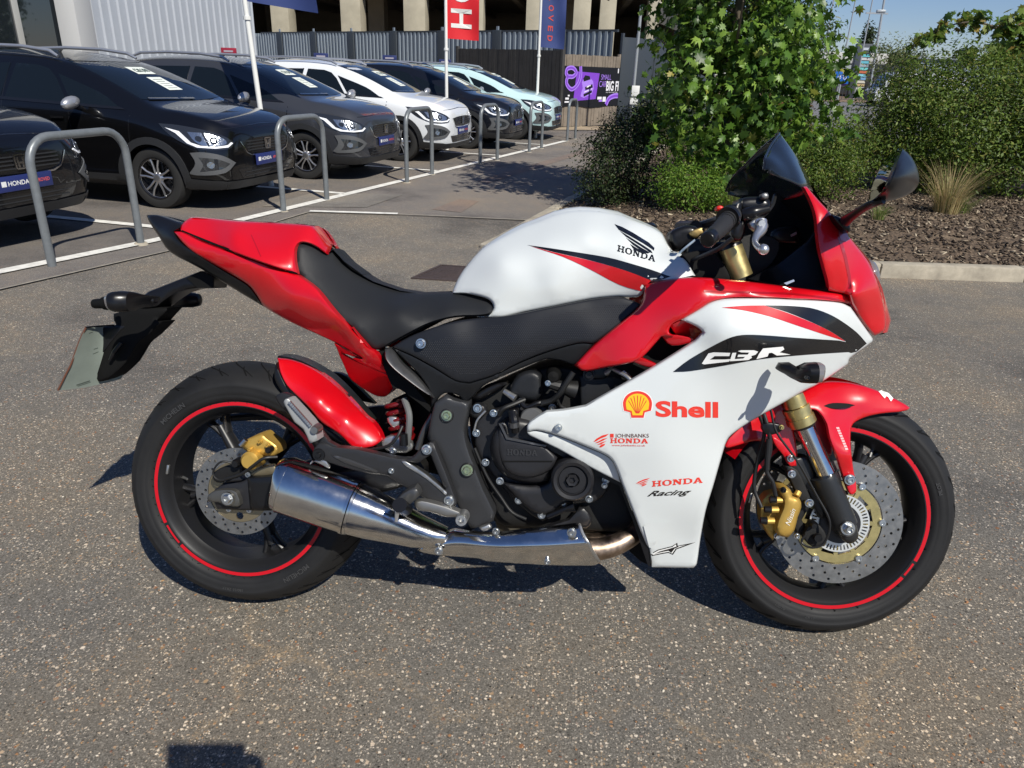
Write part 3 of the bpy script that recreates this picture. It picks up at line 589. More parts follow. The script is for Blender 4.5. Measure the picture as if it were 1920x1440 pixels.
b1 = poleb(492, 165, 7.9); flag(b1, 0, 0, m_navy, 'navy flag on a leaning white pole in front of the ribbed wall', at(470, 2, 7.9)[2]+.2, .85, 1.5, [], m_pole, (1, .1), tiltx=-.055, skew=1)
b2 = poleb(838, 180, 13.2); z2 = at(838, 72, 13.2)[2]+.2; flag(b2, 0, 0, m_redf, 'red flag with large white letters on a white pole by the white car', z2, .60, 1.9, [(.45, z2+.16, .34, .62, 'H'), (.45, z2+.60, .34, .62, 'O'), (.45, z2+1.04, .34, .62, 'N')], m_pole, (1, .15), tiltx=-.008, skew=.2)
b3 = poleb(1008, 170, 16.6); z3 = at(1010, 88, 16.6)[2]+.2; flag(b3, 0, 0, m_navy, 'navy flag with small red letters on a white pole by the pale mint car', z3, .56, 1.9, [(.42, z3+.14+.20*k, .12, .20, ch) for k, ch in enumerate('DEVORPPA'[:7])], mat('flag coral', (.50, .06, .05), .6), (1, .1), tiltx=-.004, skew=.3, down=True)
# ================================================================ MOTORCYCLE
# bike frame: X forward, Y left (far side), Z up; it leans on its side stand on ground that rises to the right
LEAN, TILT, STEER = .25919, .034862, .04078
WB, RRW, RFW = 1.437, .315, .300
ML = Matrix.Rotation(-LEAN, 4, 'X'); MT = Matrix.Rotation(-TILT, 4, 'Y'); MBK = MT @ ML
RB = np.array(MBK.to_3x3())
bike = empty('motorcycle'); bike.matrix_world = MBK
tag(bike, 'red and white sports motorcycle leaning on its stand in the foreground', 'motorcycle')
CB = RB.T@CP
def B(u, v, Y):
    d = ray(u, v)@RB; Y = np.asarray(Y, float)
    return CB+d*((Y-CB[1])/d[..., 1])[..., None]
def projb(P): return projw(np.asarray(P)@RB.T)
def mpp(u, v, Y):                                         # metres per pixel there
    a, b = B(u-5, v, Y), B(u+5, v, Y); c, d = B(u, v-5, Y), B(u, v+5, Y); return .5*(np.linalg.norm(a-b)+np.linalg.norm(c-d))/10
KS = {4: (80, 360, 3), 5: (640, 360, 3), 6: (1160, 240, 3), 7: (220, 640, 2.769), 8: (740, 640, 3), 9: (1200, 640, 2.572), 10: (80, 500, 5.5375), 11: (1400, 740, 4.5), 12: (860, 640, 5.144)}
def K(n, *pts):
    a, b, s = KS[n]; return [(a+p[0]/s, b+p[1]/s)+tuple(p[2:]) for p in pts]

red = mat('red paint', (.54, .002, .008), .32, coat=1, bump=(900, .03, .0005))
redt = mat('red wheel tape', (.50, .006, .015), .35, spec=.4)
white = mat('pearl white paint', (.61, .64, .635), .35, coat=.8)
blackp = mat('black gloss decal', (.006, .006, .007), .25, coat=.7)
plast = mat('black textured plastic', (.011, .012, .014), .42, bump=(1500, .25, .0006), spec=.4)
plast2 = mat('black smooth plastic', (.007, .007, .008), .28, spec=.45)
seatm = mat('black seat vinyl', (.015, .016, .018), .55, bump=(1100, .35, .0008), spec=.35)
rubber = mat('tyre rubber', (.0125, .0125, .013), .6, bump=(300, .15, .001), var=(9, .18, .08), spec=.35)
rubberd = mat('groove rubber', (.006, .006, .006), .8, spec=.15)
letm = mat('raised sidewall lettering', (.045, .045, .046), .5)
wheelm = mat('black wheel enamel', (.012, .012, .013), .38, bump=(700, .12, .0005), spec=.5)
engm = mat('dark engine enamel', (.015, .015, .017), .40, bump=(500, .2, .0006), spec=.5)
engd = mat('matt black casting', (.005, .005, .005), .6, bump=(250, .3, .001))
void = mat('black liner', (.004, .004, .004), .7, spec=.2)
alu = mat('cast aluminium', (.50, .50, .49), .38, metal=.9, bump=(350, .2, .0006), var=(40, .15, .06))
frm = mat('graphite frame metal', (.115, .115, .118), .40, metal=.8, bump=(600, .2, .0005))
chrome = mat('polished steel', (.66, .65, .63), .15, metal=1, bump=(9, .06, .004), var=(30, .08, .05))
steel = mat('brushed disc steel', (.30, .295, .28), .38, metal=.9, bump=(260, .2, .0004), var=(60, .12, .08))
bolt_m = mat('zinc bolt', (.62, .63, .62), .28, metal=1)
gold = mat('gold anodised', (.56, .46, .20), .36, metal=.85, var=(60, .1, .05))
goldc = mat('gold caliper paint', (.52, .33, .075), .38, metal=.45, bump=(300, .12, .0006))
pipe = mat('heat stained header pipe', (.33, .25, .19), .38, metal=1, var=(45, .35, .12))
hose = mat('rubber hose', (.012, .012, .012), .45)
smoke = mat('smoked screen', (.004, .006, .009), .04, spec=.9, coat=1)
silver = mat('silver lever', (.72, .72, .72), .3, metal=.9)
lens = mat('clear grey lens', (.16, .15, .15), .12, coat=1)
sred = mat('sticker red', (.70, .045, .03), .35); syel = mat('sticker yellow', (.80, .50, .02), .35); swht = mat('sticker white', (.78, .78, .76), .35)
spring = mat('red spring paint', (.12, .003, .004), .35, coat=.5)
mirm = mat('mirror glass', (.09, .11, .09), .015, metal=1)  # dark green tint stands in for the greenery reflected in it
plateb = mat('plate back', (.27, .31, .27), .35, var=(12, .1))

# -- general panels: outline in photo pixels, depth from control points
class Fn:
    """lateral position of a panel's outer face, with softened edges"""
    def __init__(s, ctrl, loops, r, drop, lam=1e-4): s.t = ctrl if callable(ctrl) else (TPS(ctrl, lam) if not np.isscalar(ctrl) else None); s.c = ctrl; s.L = loops; s.r = r; s.d = drop
    def __call__(s, P):
        y = s.t(P) if s.t else np.full(len(P), float(s.c))
        if s.r > 0:
            q = np.clip(sdist(P, s.L)/s.r, 0, 1); y = y+s.d*(1-np.sqrt(np.clip(1-(1-q)**2, 0, 1)))
        return y
def panel(name, outline, ctrl, m, parent=bike, holes=(), step=9, r=4, drop=.004, thick=.006, back=False, mirror=False, smooth=3, angle=50, label=None, lam=1e-4):
    L = curve(outline, smooth) if smooth else np.array([p[:2] for p in outline], float)
    loops = [L]+[np.array(h, float)[:, :2] for h in holes]
    V, T, E, R = mesh2d(loops, step, (r*.35, r) if r > 0 else ())
    f = Fn(ctrl, R, r, drop, lam); y = f(V); P = B(V[:, 0], V[:, 1], y); n = len(P)
    bs = sorted({i for e in E for i in e}); mp = {i: n+k for k, i in enumerate(bs)}
    Q = P[bs].copy(); Q[:, 1] += thick
    A = [P, Q]; Fc = [tuple(t[::-1]) for t in T]+[(a, b, mp[b], mp[a]) for a, b in E]
    if back:
        k0 = n+len(bs); allb = {i: (mp[i] if i in mp else k0+j) for j, i in enumerate(range(n))}
        Q2 = P.copy(); Q2[:, 1] += thick; A.append(Q2); Fc += [tuple(allb[i] for i in t) for t in T]
    A = np.concatenate(A)
    o = mk(name, A, Fc, m, parent, True, angle)
    if label: o['label'] = label
    if mirror:
        A2 = A.copy(); A2[:, 1] *= -1
        mk(name, A2, [t[::-1] for t in Fc], m, parent, True, angle)
    o_f = f; return o, o_f
def decal(name, outline, f, m, parent, off=.0007, step=10, smooth=3, holes=()):
    L = curve(outline, smooth) if smooth else np.array([p[:2] for p in outline], float)
    V, T, E, R = mesh2d([L]+[np.array(h, float)[:, :2] for h in holes], step)
    y = (f(V) if callable(f) else np.full(len(V), float(f)))-off
    return mk(name, B(V[:, 0], V[:, 1], y), [tuple(t[::-1]) for t in T], m, parent, True, 60)
def glyphs(name, polys, org, xd, yd, f, m, parent, off=.0008, step=14, smooth=0):
    """polys: list of (outline, holes) in unit space, mapped by pixel vectors"""
    VV = []; FF = []; k = 0
    for outl, holes in polys:
        mpx = lambda L: np.array([(org[0]+a*xd[0]+b*yd[0], org[1]+a*xd[1]+b*yd[1]) for a, b in L])
        V, T, E, R = mesh2d([mpx(outl)]+[mpx(h) for h in holes], step); y = (f(V) if callable(f) else np.full(len(V), float(f)))-off
        VV.append(B(V[:, 0], V[:, 1], y)); FF += [tuple(i+k for i in t[::-1]) for t in T]; k += len(V)
    return mk(name, np.concatenate(VV), FF, m, parent, False)
def text_tris(s, bold=0., shear=0., space=1.):
    c = bpy.data.curves.new('txt', 'FONT'); c.body = s; c.size = 1; c.offset = bold; c.shear = shear; c.space_character = space; c.resolution_u = 4
    o = bpy.data.objects.new('txt', c); COL.objects.link(o); dg = bpy.context.evaluated_depsgraph_get(); me = bpy.data.meshes.new_from_object(o.evaluated_get(dg))
    bpy.data.objects.remove(o); V = np.array([v.co[:2] for v in me.vertices]); F = [tuple(p.vertices) for p in me.polygons]
    bpy.data.meshes.remove(me); bpy.data.curves.remove(c); return V, F
def btext(name, s, org, xd, yd, f, m, parent, bold=0., shear=0., space=1., off=.0009):
    V, F = text_tris(s, bold, shear, space); w_ = V[:, 0].max()-V[:, 0].min(); V[:, 0] = (V[:, 0]-V[:, 0].min())/w_; V[:, 1] /= .72
    P = np.array(org)+V[:, :1]*np.array(xd)+V[:, 1:]*np.array(yd); y = (f(P) if callable(f) else np.full(len(P), float(f)))-off
    W_ = B(P[:, 0], P[:, 1], y)
    return mk(name, W_, F, m, parent, False)
# slab-serif capitals for the maker's word
def sl(*r): return [([(a, b), (c, b), (c, d), (a, d)], []) for a, b, c, d in r]
SER = {'H': sl((0,0,.4,.16),(0,.84,.4,1),(.6,0,1,.16),(.6,.84,1,1),(.1,.16,.3,.84),(.7,.16,.9,.84),(.3,.42,.7,.58)),
 'O': [([(.3,0),(.7,0),(1,.25),(1,.75),(.7,1),(.3,1),(0,.75),(0,.25)], [[(.38,.15),(.25,.32),(.25,.68),(.38,.85),(.62,.85),(.75,.68),(.75,.32),(.62,.15)]])],
 'N': sl((0,0,.36,.16),(0,.84,.3,1),(.64,.84,1,1),(.1,.16,.26,.84),(.74,.2,.9,.84))+[([(.1,1),(.36,1),(.9,.2),(.9,0),(.72,0),(.1,.84)], [])],
 'D': [([(0,0),(.62,0),(1,.25),(1,.75),(.62,1),(0,1),(0,.84),(.1,.84),(.1,.16),(0,.16)], [[(.32,.16),(.32,.84),(.58,.84),(.76,.68),(.76,.32),(.58,.16)]])],
 'A': [([(0,0),(.36,0),(.36,.16),(.29,.16),(.34,.28),(.66,.28),(.71,.16),(.64,.16),(.64,0),(1,0),(1,.16),(.93,.16),(.62,1),(.38,1),(.07,.16),(0,.16)], [[(.40,.42),(.5,.70),(.60,.42)]])]}
def honda(name, org, xd, yd, f, m, parent, off=.0009, gap=.12):
    n = 5; wd = 1/(n+gap*(n-1)); P = []
    for i, ch in enumerate('HONDA'):
        x0 = i*(1+gap)*wd
        for o_, h_ in SER[ch]: P.append(([(x0+a*wd, b) for a, b in o_], [[(x0+a*wd, b) for a, b in h] for h in h_]))
    return glyphs(name, P, org, xd, yd, f, m, parent, off)
WING = [[(0, 1), (.30, .74), (.62, .56), (.95, .50), (1, .38), (.9, .30), (.6, .46), (.3, .62)], [(.13, .74), (.38, .56), (.66, .42), (.9, .30), (.84, .20), (.6, .34), (.3, .52)],
        [(.24, .52), (.45, .38), (.84, .16), (.76, .08), (.5, .24), (.32, .40)], [(.34, .32), (.5, .19), (.72, .05), (.62, 0), (.45, .08)]]
def lathe_at(mb, u, v, Y, prof, axis=(0, -1, 0), n=28, **k): return mb.lathe(prof, B(u, v, Y), axis, n, **k)
def bolt(u, v, Y, rpx, parent, m=None, name='bolt', axis=(0, -1, 0), hexa=False):
    r = rpx*mpp(u, v, Y); b = MB(); c = B(u, v, Y)
    b.lathe([(0, .0045), (r*.42, .0045), (r*.42, .0075), (r*.82, .0075), (r, .0055), (r, -.012)], c, axis, 6 if hexa else 16)
    b.lathe([(r*.95, .0005), (r*1.35, .0005), (r*1.4, -.004)], c, axis, 18)
    return b.build(name, m or bolt_m, parent, True, 30)
def tubep(name, pts, rpx, m, parent=bike, n=10, res=6, cap=True, label=None):
    P = np.array([B(u, v, Y) for u, v, Y in pts]); Q = curve3(P, res)
    rr = np.interp(np.linspace(0, 1, len(Q)), np.linspace(0, 1, len(pts)), np.broadcast_to(np.asarray(rpx, float), (len(pts),)))*mpp(*pts[len(pts)//2])
    o = MB().tube(Q, rr, n, cap).build(name, m, parent)
    if label: o['label'] = label
    return o

# ------------------------------------------------------------ wheels
Rst = None
def steerP(P):
    a = radians(25); ax = np.array([-sin(a), 0, cos(a)]); o = np.array([-.045*cos(a), 0, -.045*sin(a)]); c, s = cos(STEER), sin(STEER)
    Q = np.asarray(P, float)-o; return o+Q*c+np.cross(ax, Q)*s+np.outer(Q@ax, ax)*(1-c)
def place(P, front):
    P = np.asarray(P, float)
    return steerP(P)+np.array([WB, 0, RFW]) if front else P+np.array([0, 0, RRW])
class WB_(MB):
    def __init__(s, front): super().__init__(); s.front = front
    def build(s, name, m, parent=None, smooth=True, angle=35): return mk(name, place(np.concatenate(s.V), s.front), s.F, m, parent, smooth, angle)
AY = (0, -1, 0)
def rpt(r, a, y): return np.array([r*cos(a), y, r*sin(a)])
def flat_ring(r0, r1, y0, y1, holes=(), seg=72, step=.02):
    """disc lying in the wheel plane, holes: (radius, angle, hole radius)"""
    L0 = [(r1*cos(t), r1*sin(t)) for t in np.linspace(0, 2*pi, seg+1)[:-1]]; H = [[(r0*cos(t), r0*sin(t)) for t in np.linspace(0, 2*pi, seg+1)[:-1]]]
    for hr, ha, rr in holes: H.append([(hr*cos(ha)+rr*cos(t), hr*sin(ha)+rr*sin(t)) for t in np.linspace(0, 2*pi, 9)[:-1]])
    V, T, E, R = mesh2d([L0]+[np.array(h) for h in H], step); n = len(V)
    P0 = np.c_[V[:, 0], np.full(n, y0), V[:, 1]]; P1 = np.c_[V[:, 0], np.full(n, y1), V[:, 1]]
    F = [tuple(t) for t in T]+[tuple(i+n for i in t[::-1]) for t in T]+[(a, a+n, b+n, b) for a, b in E]
    return np.concatenate([P0, P1]), F
def wheel(front):
    R_ = RFW if front else RRW; hw = .052 if front else .079
    rim = WB_(front)
    e = hw
    prof = [(.2238, e), (.2238, e-.005), (.207, e-.014), (.203, e-.03), (.203, -e+.03), (.207, -e+.014), (.2238, -e+.005), (.2238, -e),
            (.2115, -e), (.2085, -e+.004), (.2035, -e+.008), (.2015, -e+.014), (.197, -e+.022), (.190, -e+.03), (.186, -.012), (.186, .012), (.190, e-.03), (.197, e-.022), (.2035, e-.008), (.2085, e-.004), (.2115, e)]
    rim.lathe(prof, (0, 0, 0), AY, 96, closed=True)
    # hub
    rim.lathe([(.0, -.055), (.030, -.055), (.040, -.045), (.046, -.02), (.046, .02), (.040, .045), (.030, .055), (0, .055)], (0, 0, 0), AY, 32)
    root = rim.build('front_wheel' if front else 'rear_wheel', wheelm, bike)
    angs = [62, 134, 206, 278, 350] if front else [119, 194, 286, 352, 50]
    for a in angs:
        a = radians(a); s = WB_(front)
        V0 = MB().tube([rpt(r, a, 0) for r in np.linspace(.03, .168, 8)], np.linspace(.019, .0125, 8), 16); VV = V0.V[0].copy(); VV[:, 1] *= 1.5; s.add(VV, V0.F)
        for k in (-1, 1):
            V0 = MB().tube([rpt(r, a+k*w2, 0) for r, w2 in ((.145, .045), (.160, .075), (.176, .105), (.196, .15))], [.010, .0088, .0085, .0095], 12); VV = V0.V[0].copy(); VV[:, 1] *= 1.7; s.add(VV, V0.F)
        s.build('spoke', wheelm, root)
    # red rim tape, in arcs
    gaps = [(-38, -27)] if front else [(206, 222)]
    tp = WB_(front)
    for y in (-e-.0006, e+.0006):
        g0, g1 = gaps[0]; n = 120
        for a0, a1 in ((g1+1, g0+360-1),):
            V = []; 
            for t in np.linspace(radians(a0), radians(a1), n): V += [rpt(.2140, t, y), rpt(.2226, t, y)]
            F = [(2*i, 2*i+1, 2*i+3, 2*i+2) if y > 0 else (2*i, 2*i+2, 2*i+3, 2*i+1) for i in range(n-1)]; tp.add(V, F)
        V = []
        for t in np.linspace(radians(g0+1), radians(g1-1), 10): V += [rpt(.2155, t, y), rpt(.2205, t, y)]
        tp.add(V, [(2*i, 2*i+1, 2*i+3, 2*i+2) if y > 0 else (2*i, 2*i+2, 2*i+3, 2*i+1) for i in range(9)])
    tp.build('rim_tape', redt, root)
    # tyre
    if front: pr = [(.2235, .0495), (.2285, .0555), (.236, .0592), (.2385, .0590), (.240, .0600), (.250, .0608), (.259, .0598), (.2600, .0604), (.268, .0565), (.277, .049), (.2855, .038), (.2925, .026), (.2975, .012), (.2995, 0)]
    else: pr = [(.2235, .0765), (.2285, .0835), (.238, .0885), (.2405, .0880), (.2425, .0892), (.252, .0908), (.262, .0902), (.2635, .0908), (.272, .0855), (.284, .0750), (.2945, .0590), (.3035, .0410), (.3105, .0210), (.3145, 0)]
    full = pr+[(r, -y) for r, y in pr[-2::-1]]
    ty = WB_(front); ty.lathe(full, (0, 0, 0), AY, 128); tyre = ty.build('tyre', rubber, root, angle=60)
    # tread grooves: slanted sipes sunk-looking strips lying on the tread
    PR = np.array([(y, r) for r, y in pr][::-1])
    rad_at = lambda y: np.interp(abs(y), PR[:, 0], PR[:, 1])
    g = WB_(front); NG = 26 if front else 30
    for k in range(NG):
        for sd_ in (-1, 1):
            a0 = 2*pi*(k+(.5 if sd_ > 0 else 0))/NG
            for (ya, yb, da, w0, off) in ((.010, .056, .20, .0048, 0), (.030, .056, .10, .0026, .11)) if front else ((.010, .084, .30, .0026, 0), (.040, .086, .12, .0022, .10)):
                n = 7; V = []
                for i in range(n):
                    t = i/(n-1); y = ya+(yb-ya)*t; a = a0+off+da*t**1.5*(1 if front else -1); r = rad_at(y)+.0009; ww = w0*sin(pi*min(1, max(.12, t*1.0+.1)))**.5 if t < .92 else w0*.3
                    for s_ in (-1, 1):
                        V.append(rpt(r, a+s_*ww/r, sd_*y))
                F = [(2*i, 2*i+1, 2*i+3, 2*i+2) if sd_ > 0 else (2*i, 2*i+2, 2*i+3, 2*i+1) for i in range(n-1)]; g.add(V, F)
    g.build('tread_grooves', rubberd, tyre, smooth=False)
    # sidewall writing, read along the rim on the near side
    def arc_text(s, a_mid, rad, h, y, out=False):
        V, F = text_tris(s, .01); w_ = V[:, 0].max(); P = []
        for x, z in V:
            rr = rad+z*abs(h)*(1 if out else -1); a = a_mid+((x-w_/2)*abs(h))/rad*(-1 if out else 1); P.append(rpt(rr, a, -y-.0004-(.0006)))
        return np.array(P), F
    tx = WB_(front)
    if front:
        for s, a, rd, h in (('120/70', -118, .250, -.010), ('ZR 17', -100, .250, -.009), ('PILOT', 20, .250, -.012)): tx.add(*arc_text(s, radians(a), rd, h, .0612))
    else:
        for s, a, rd, h in (('MICHELIN', -55, .256, -.017), ('180/55 ZR17', -95, .252, -.010), ('MICHELIN', 130, .256, -.017)): tx.add(*arc_text(s, radians(a), rd-(.012 if rd > .255 else 0), h, .0912, True))
    tx.build('sidewall_lettering', letm, tyre, smooth=False)
    vst = WB_(front); a = radians(178 if not front else 60)
    vst.tube([rpt(.186, a, -.01), rpt(.168, a, -.022)], [.004, .0028], 8); vst.build('valve_stem', alu, root)
    # wheel bearings / weights
    ww = WB_(front); ww.box(rpt(.199, radians(168), -e+.016), (.003, .004, .012), [(cos(radians(168)), 0, sin(radians(168))), (0, 1, 0), (-sin(radians(168)), 0, cos(radians(168)))], .001); ww.build('balance_weight', alu, root)
    return root
rwh = wheel(False); fwh = wheel(True)

def disc(front, root, y, r0, r1, th, hr):
    H = []; n = 24 if front else 18
    for k in range(n):
        for j in range(3):
            rr = r0+(r1-r0)*(.2+.3*j); H.append((rr, 2*pi*(k+j*.33)/n, hr))
    V, F = flat_ring(r0, r1, y, y+th, H); b = WB_(front); b.add(V, F); return b.build('brake_disc', steel, root, True, 30)
for sy in (-1, 1):
    y = -.077 if sy < 0 else .072
    d_ = disc(True, fwh, y, .1015, .148, .005, .0034)
    # gold carrier with arms
    cr = WB_(True); ho = []
    for k in range(12):
        a = 2*pi*(k+.5)/12; q = []
        for rr, w_ in ((.057, .17), (.057, -.17), (.079, -.20), (.079, .20)): q.append((rr*cos(a+w_), rr*sin(a+w_)))
        ho.append(np.array(q))
    L0 = [(r_*cos(t), r_*sin(t)) for i, t in enumerate(np.linspace(0, 2*pi, 121)[:-1]) for r_ in [.0985]]
    V, T, E, R = mesh2d([np.array(L0), np.array([(.047*cos(t), .047*sin(t)) for t in np.linspace(0, 2*pi, 61)[:-1]])]+ho, .02); n_ = len(V)
    F = [tuple(t) for t in T]+[tuple(i+n_ for i in t[::-1]) for t in T]+[(a, a+n_, b, ) for a, b in E]+[(a+n_, b+n_, b) for a, b in E]
    cr.add(np.concatenate([np.c_[V[:, 0], np.full(n_, y+.0005), V[:, 1]], np.c_[V[:, 0], np.full(n_, y+.0045), V[:, 1]]]), F)
    cr.build('disc_carrier', gold, d_, True, 30)
    for k in range(6):
        rv_ = WB_(True); a = radians(62+60*k); rv_.lathe([(0, .004), (.0035, .004), (.0038, .0052), (.0075, .0052), (.0085, .004), (.0085, -.006)], rpt(.0995, a, y), AY, 14); rv_.build('rivet', bolt_m, d_, True, 30)
# tone ring with slots (wheel speed sensor)
ho = []
for k in range(48):
    a = 2*pi*k/48; q = []
    for rr, w_ in ((.0535, .030), (.0535, -.030), (.0655, -.030), (.0655, .030)): q.append((rr*cos(a+w_), rr*sin(a+w_)))
    ho.append(np.array(q))
V, T, E, R = mesh2d([np.array([(.069*cos(t), .069*sin(t)) for t in np.linspace(0, 2*pi, 97)[:-1]]), np.array([(.047*cos(t), .047*sin(t)) for t in np.linspace(0, 2*pi, 61)[:-1]])]+ho, .03)
b = WB_(True); n_ = len(V); b.add(np.concatenate([np.c_[V[:, 0], np.full(n_, -.0835), V[:, 1]], np.c_[V[:, 0], np.full(n_, -.0815), V[:, 1]]]), [tuple(t) for t in T]+[tuple(i+n_ for i in t[::-1]) for t in T]+[(a, a+n_, b_+n_, b_) for a, b_ in E])
b.build('sensor_ring', mat('pale zinc ring', (.72, .73, .70), .35, metal=.6), fwh, True, 30)
b = WB_(True); b.lathe([(.0, .090), (.046, .090), (.047, .080), (.047, .05)], (0, 0, 0), AY, 40); b.build('hub_cap', engm, fwh)
rd_ = disc(False, rwh, -.090, .078, .110, .005, .0035)
b = WB_(False); V, F = flat_ring(.045, .0775, -.0885, -.0845, [(.062, radians(30+60*k), .010) for k in range(6)]); b.add(V, F); b.build('disc_carrier', mat('bronze disc carrier', (.30, .25, .16), .4, metal=.8), rd_, True, 30)
for k in range(6): b = WB_(False); b.lathe([(0, .003), (.003, .003), (.0035, .005), (.007, .005), (.008, 0)], rpt(.052, radians(60*k), -.0885), AY, 12); b.build('rivet', bolt_m, rd_)
b = WB_(False); b.lathe([(.0, .100), (.020, .100), (.022, .095), (.040, .093), (.042, .05)], (0, 0, 0), AY, 32); b.build('hub_cap', engm, rwh)
# ------------------------------------------------------------ tail, seat, tank
TAILC = [(358,407,-.035),(497,417,-.04),(587,423,-.05),(340,432,-.085),(413,463,-.112),(558,514,-.138),(325,435,-.082),(367,477,-.10),(483,560,-.095),
 (547,607,-.10),(627,643,-.112),(720,703,-.12),(733,705,-.12),(547,560,-.152),(620,600,-.165),(680,645,-.168),(690,677,-.15),(447,493,-.128),(275,403,-.03),(293,440,-.05),(320,473,-.07),(377,503,-.078),
 (500,470,-.125),(440,440,-.100),(605,477,-.10)]
tip, _ = panel('tail_light_unit', K(4,(585,130,1),(640,128),(700,145),(780,172,1),(778,200),(740,222,1),(760,262),(800,300),(1000,432),(1150,522),(1208,592),(1245,645,1),(1100,560),(890,432),(720,340),(650,245),(600,170)), TAILC, plast2, r=5, drop=.008, thick=.03, mirror=True)
low, fl = panel('tail_side_panel', K(4,(735,222,1),(790,226),(900,280),(1100,352),(1300,425),(1435,466,1),(1540,545),(1650,680),(1840,882))+K(5,(60,760),(140,868),(200,905),(245,985),(281,1032,1),(200,1008),(60,935))+K(4,(1800,935),(1640,845),(1400,735),(1245,645),(1208,592),(1150,520),(1000,430),(860,350),(790,290)), TAILC, red, r=5, drop=.008, thick=.02, mirror=True)
panel('tail_under_panel', K(4,(1640,850,1),(1800,940))+K(5,(0,905),(100,960),(281,1036,1),(290,1100),(275,1130),(240,1152),(180,1140),(60,1060),(20,990)), [(627,643,-.115),(733,705,-.12),(660,720,-.03),(720,743,-.02),(640,680,-.07),(735,740,-.03)], red, r=3, thick=.012, mirror=True)
cowl, fc = panel('seat_cowl', K(4,(780,190,1),(800,165),(836,141,1),(870,140),(1100,162),(1250,169),(1400,178),(1480,185),(1520,192,1),(1560,240),(1600,290),(1621,300,1),(1600,350,1),(1545,312),(1500,290),(1450,285),(1422,320),(1421,390),(1436,461,1),(1300,420),(1100,348),(900,270),(780,218)),
  TAILC[:6]+[(500,470,-.13),(440,440,-.108),(605,470,-.075),(620,461,-.03),(555,455,-.10),(600,445,-.055),(480,428,-.062),(520,430,-.06),(400,420,-.055),(560,480,-.125)], red, r=6, drop=.008, thick=.012, mirror=True)
# centre strip over the cowl joins the two halves
mb = MB(); pts = K(4,(836,143),(1100,164),(1250,171),(1400,180),(1520,194),(1600,300)); VV = []
for u, v in pts:
    p = B(u, v, -.037); VV += [p, p+(0, .037, .004), p*(1, -1, 1)]
mb.add(VV, [(3*i+a, 3*i+a+1, 3*i+4+a, 3*i+3+a) for i in range(len(pts)-1) for a in (0, 1)]); mb.build('cowl_ridge', red, cowl)
decal('panel_seam', K(4,(1170,240),(1176,240),(1230,362),(1224,362)), fc, mat('shadow gap', (.36, .003, .008), .3, coat=1), cowl, smooth=0)
decal('panel_seam', K(4,(783,213),(1000,300),(1200,372),(1434,455),(1436,466),(1200,384),(1000,312),(783,224)), lambda P: fl(P)-.002, void, low, off=.004, smooth=0)
# tail light lens and under tray
SEATC = [(627,470,-.03),(640,487,-.03),(700,527,-.035),(750,545,-.04),(840,549,-.075),(903,560,-.112),(558,513,-.118),(630,587,-.145),(703,655,-.150),(807,607,-.152),(900,593,-.150),(923,580,-.143),
 (750,580,-.135),(690,577,-.125),(613,527,-.10),(840,575,-.128),(575,465,-.085),(670,620,-.155),(740,620,-.155)]
seat, fs = panel('seat', K(4,(1425,300),(1460,282),(1500,284),(1560,300),(1600,345),(1632,318,1),(1700,390),(1800,462))+K(5,(0,375),(60,430),(180,500),(330,550),(450,570),(600,563),(700,572),(790,592),(838,625),(852,655),(838,688),(780,700),(640,706),(500,742),(380,800),(250,870),(190,888),(140,855),(60,765))+K(4,(1650,690),(1540,550),(1437,464,1),(1421,390)), SEATC, seatm, r=10, drop=.014, thick=.03, mirror=True, step=8)
mb = MB(); pts = K(4,(1600,350),(1632,322),(1700,394),(1800,466))+K(5,(0,379),(60,434),(180,504),(330,554),(450,574),(600,568)); VV = []
for u, v in pts: p = B(u, v, -.045); VV += [p, p+(0, .045, .004), p*(1, -1, 1)]
mb.add(VV, [(3*i+a, 3*i+a+1, 3*i+4+a, 3*i+3+a) for i in range(len(pts)-1) for a in (0, 1)]); mb.build('seat_top', seatm, seat)
decal('seat_seam', K(4,(1436,464),(1542,552),(1655,690),(1660,686),(1545,545),(1440,458)), fs, void, seat, smooth=0)

TANKC = [(848,550,-.085),(873,500,-.065),(900,467,-.055),(947,440,-.045),(1007,415,-.04),(1087,393,-.035),(1160,402,-.045),(1233,432,-.06),(1257,467,-.08),(1100,447,-.142),(1150,468,-.155),(1023,467,-.135),(940,493,-.13),(1195,458,-.14),
 (920,560,-.135),(1040,545,-.155),(1107,520,-.150),(1007,525,-.146),(980,587,-.135),(1107,562,-.138),(1187,560,-.15),(1220,523,-.178),(1303,517,-.165),(1277,475,-.12),(1090,425,-.105),(1180,425,-.105),(1100,480,-.147),(1130,545,-.146),(1060,575,-.136),(1165,500,-.165),(890,540,-.115),(1245,490,-.155)]
tank, ft = panel('fuel_tank', K(5,(624,572,1),(632,540),(660,480),(700,420),(790,320),(850,280),(920,240),(1010,195),(1100,162),(1190,125),(1270,106),(1340,99),(1450,104),(1560,123),(1640,153),(1720,185),(1780,215),(1812,245),(1840,300),(1870,340))+K(6,(290,690),(350,704,1),(395,770),(432,832,1),(340,850),(230,862))+K(5,(1710,505,1),(1700,560),(1668,590),(1600,592),(1550,590),(1400,605),(1200,645),(1020,680),(960,695),(900,707),(760,703,1),(830,685),(856,650),(838,612),(790,590),(700,572)), TANKC, white, r=6, drop=.010, thick=.02, mirror=True, step=8, lam=.03)
mb = MB(); pts = K(5,(632,545),(660,484),(700,424),(790,324),(850,284),(920,244),(1010,199),(1100,166),(1190,129),(1270,110),(1340,103),(1450,108),(1560,127),(1640,157),(1720,189),(1780,219),(1812,249),(1840,304)); VV = []
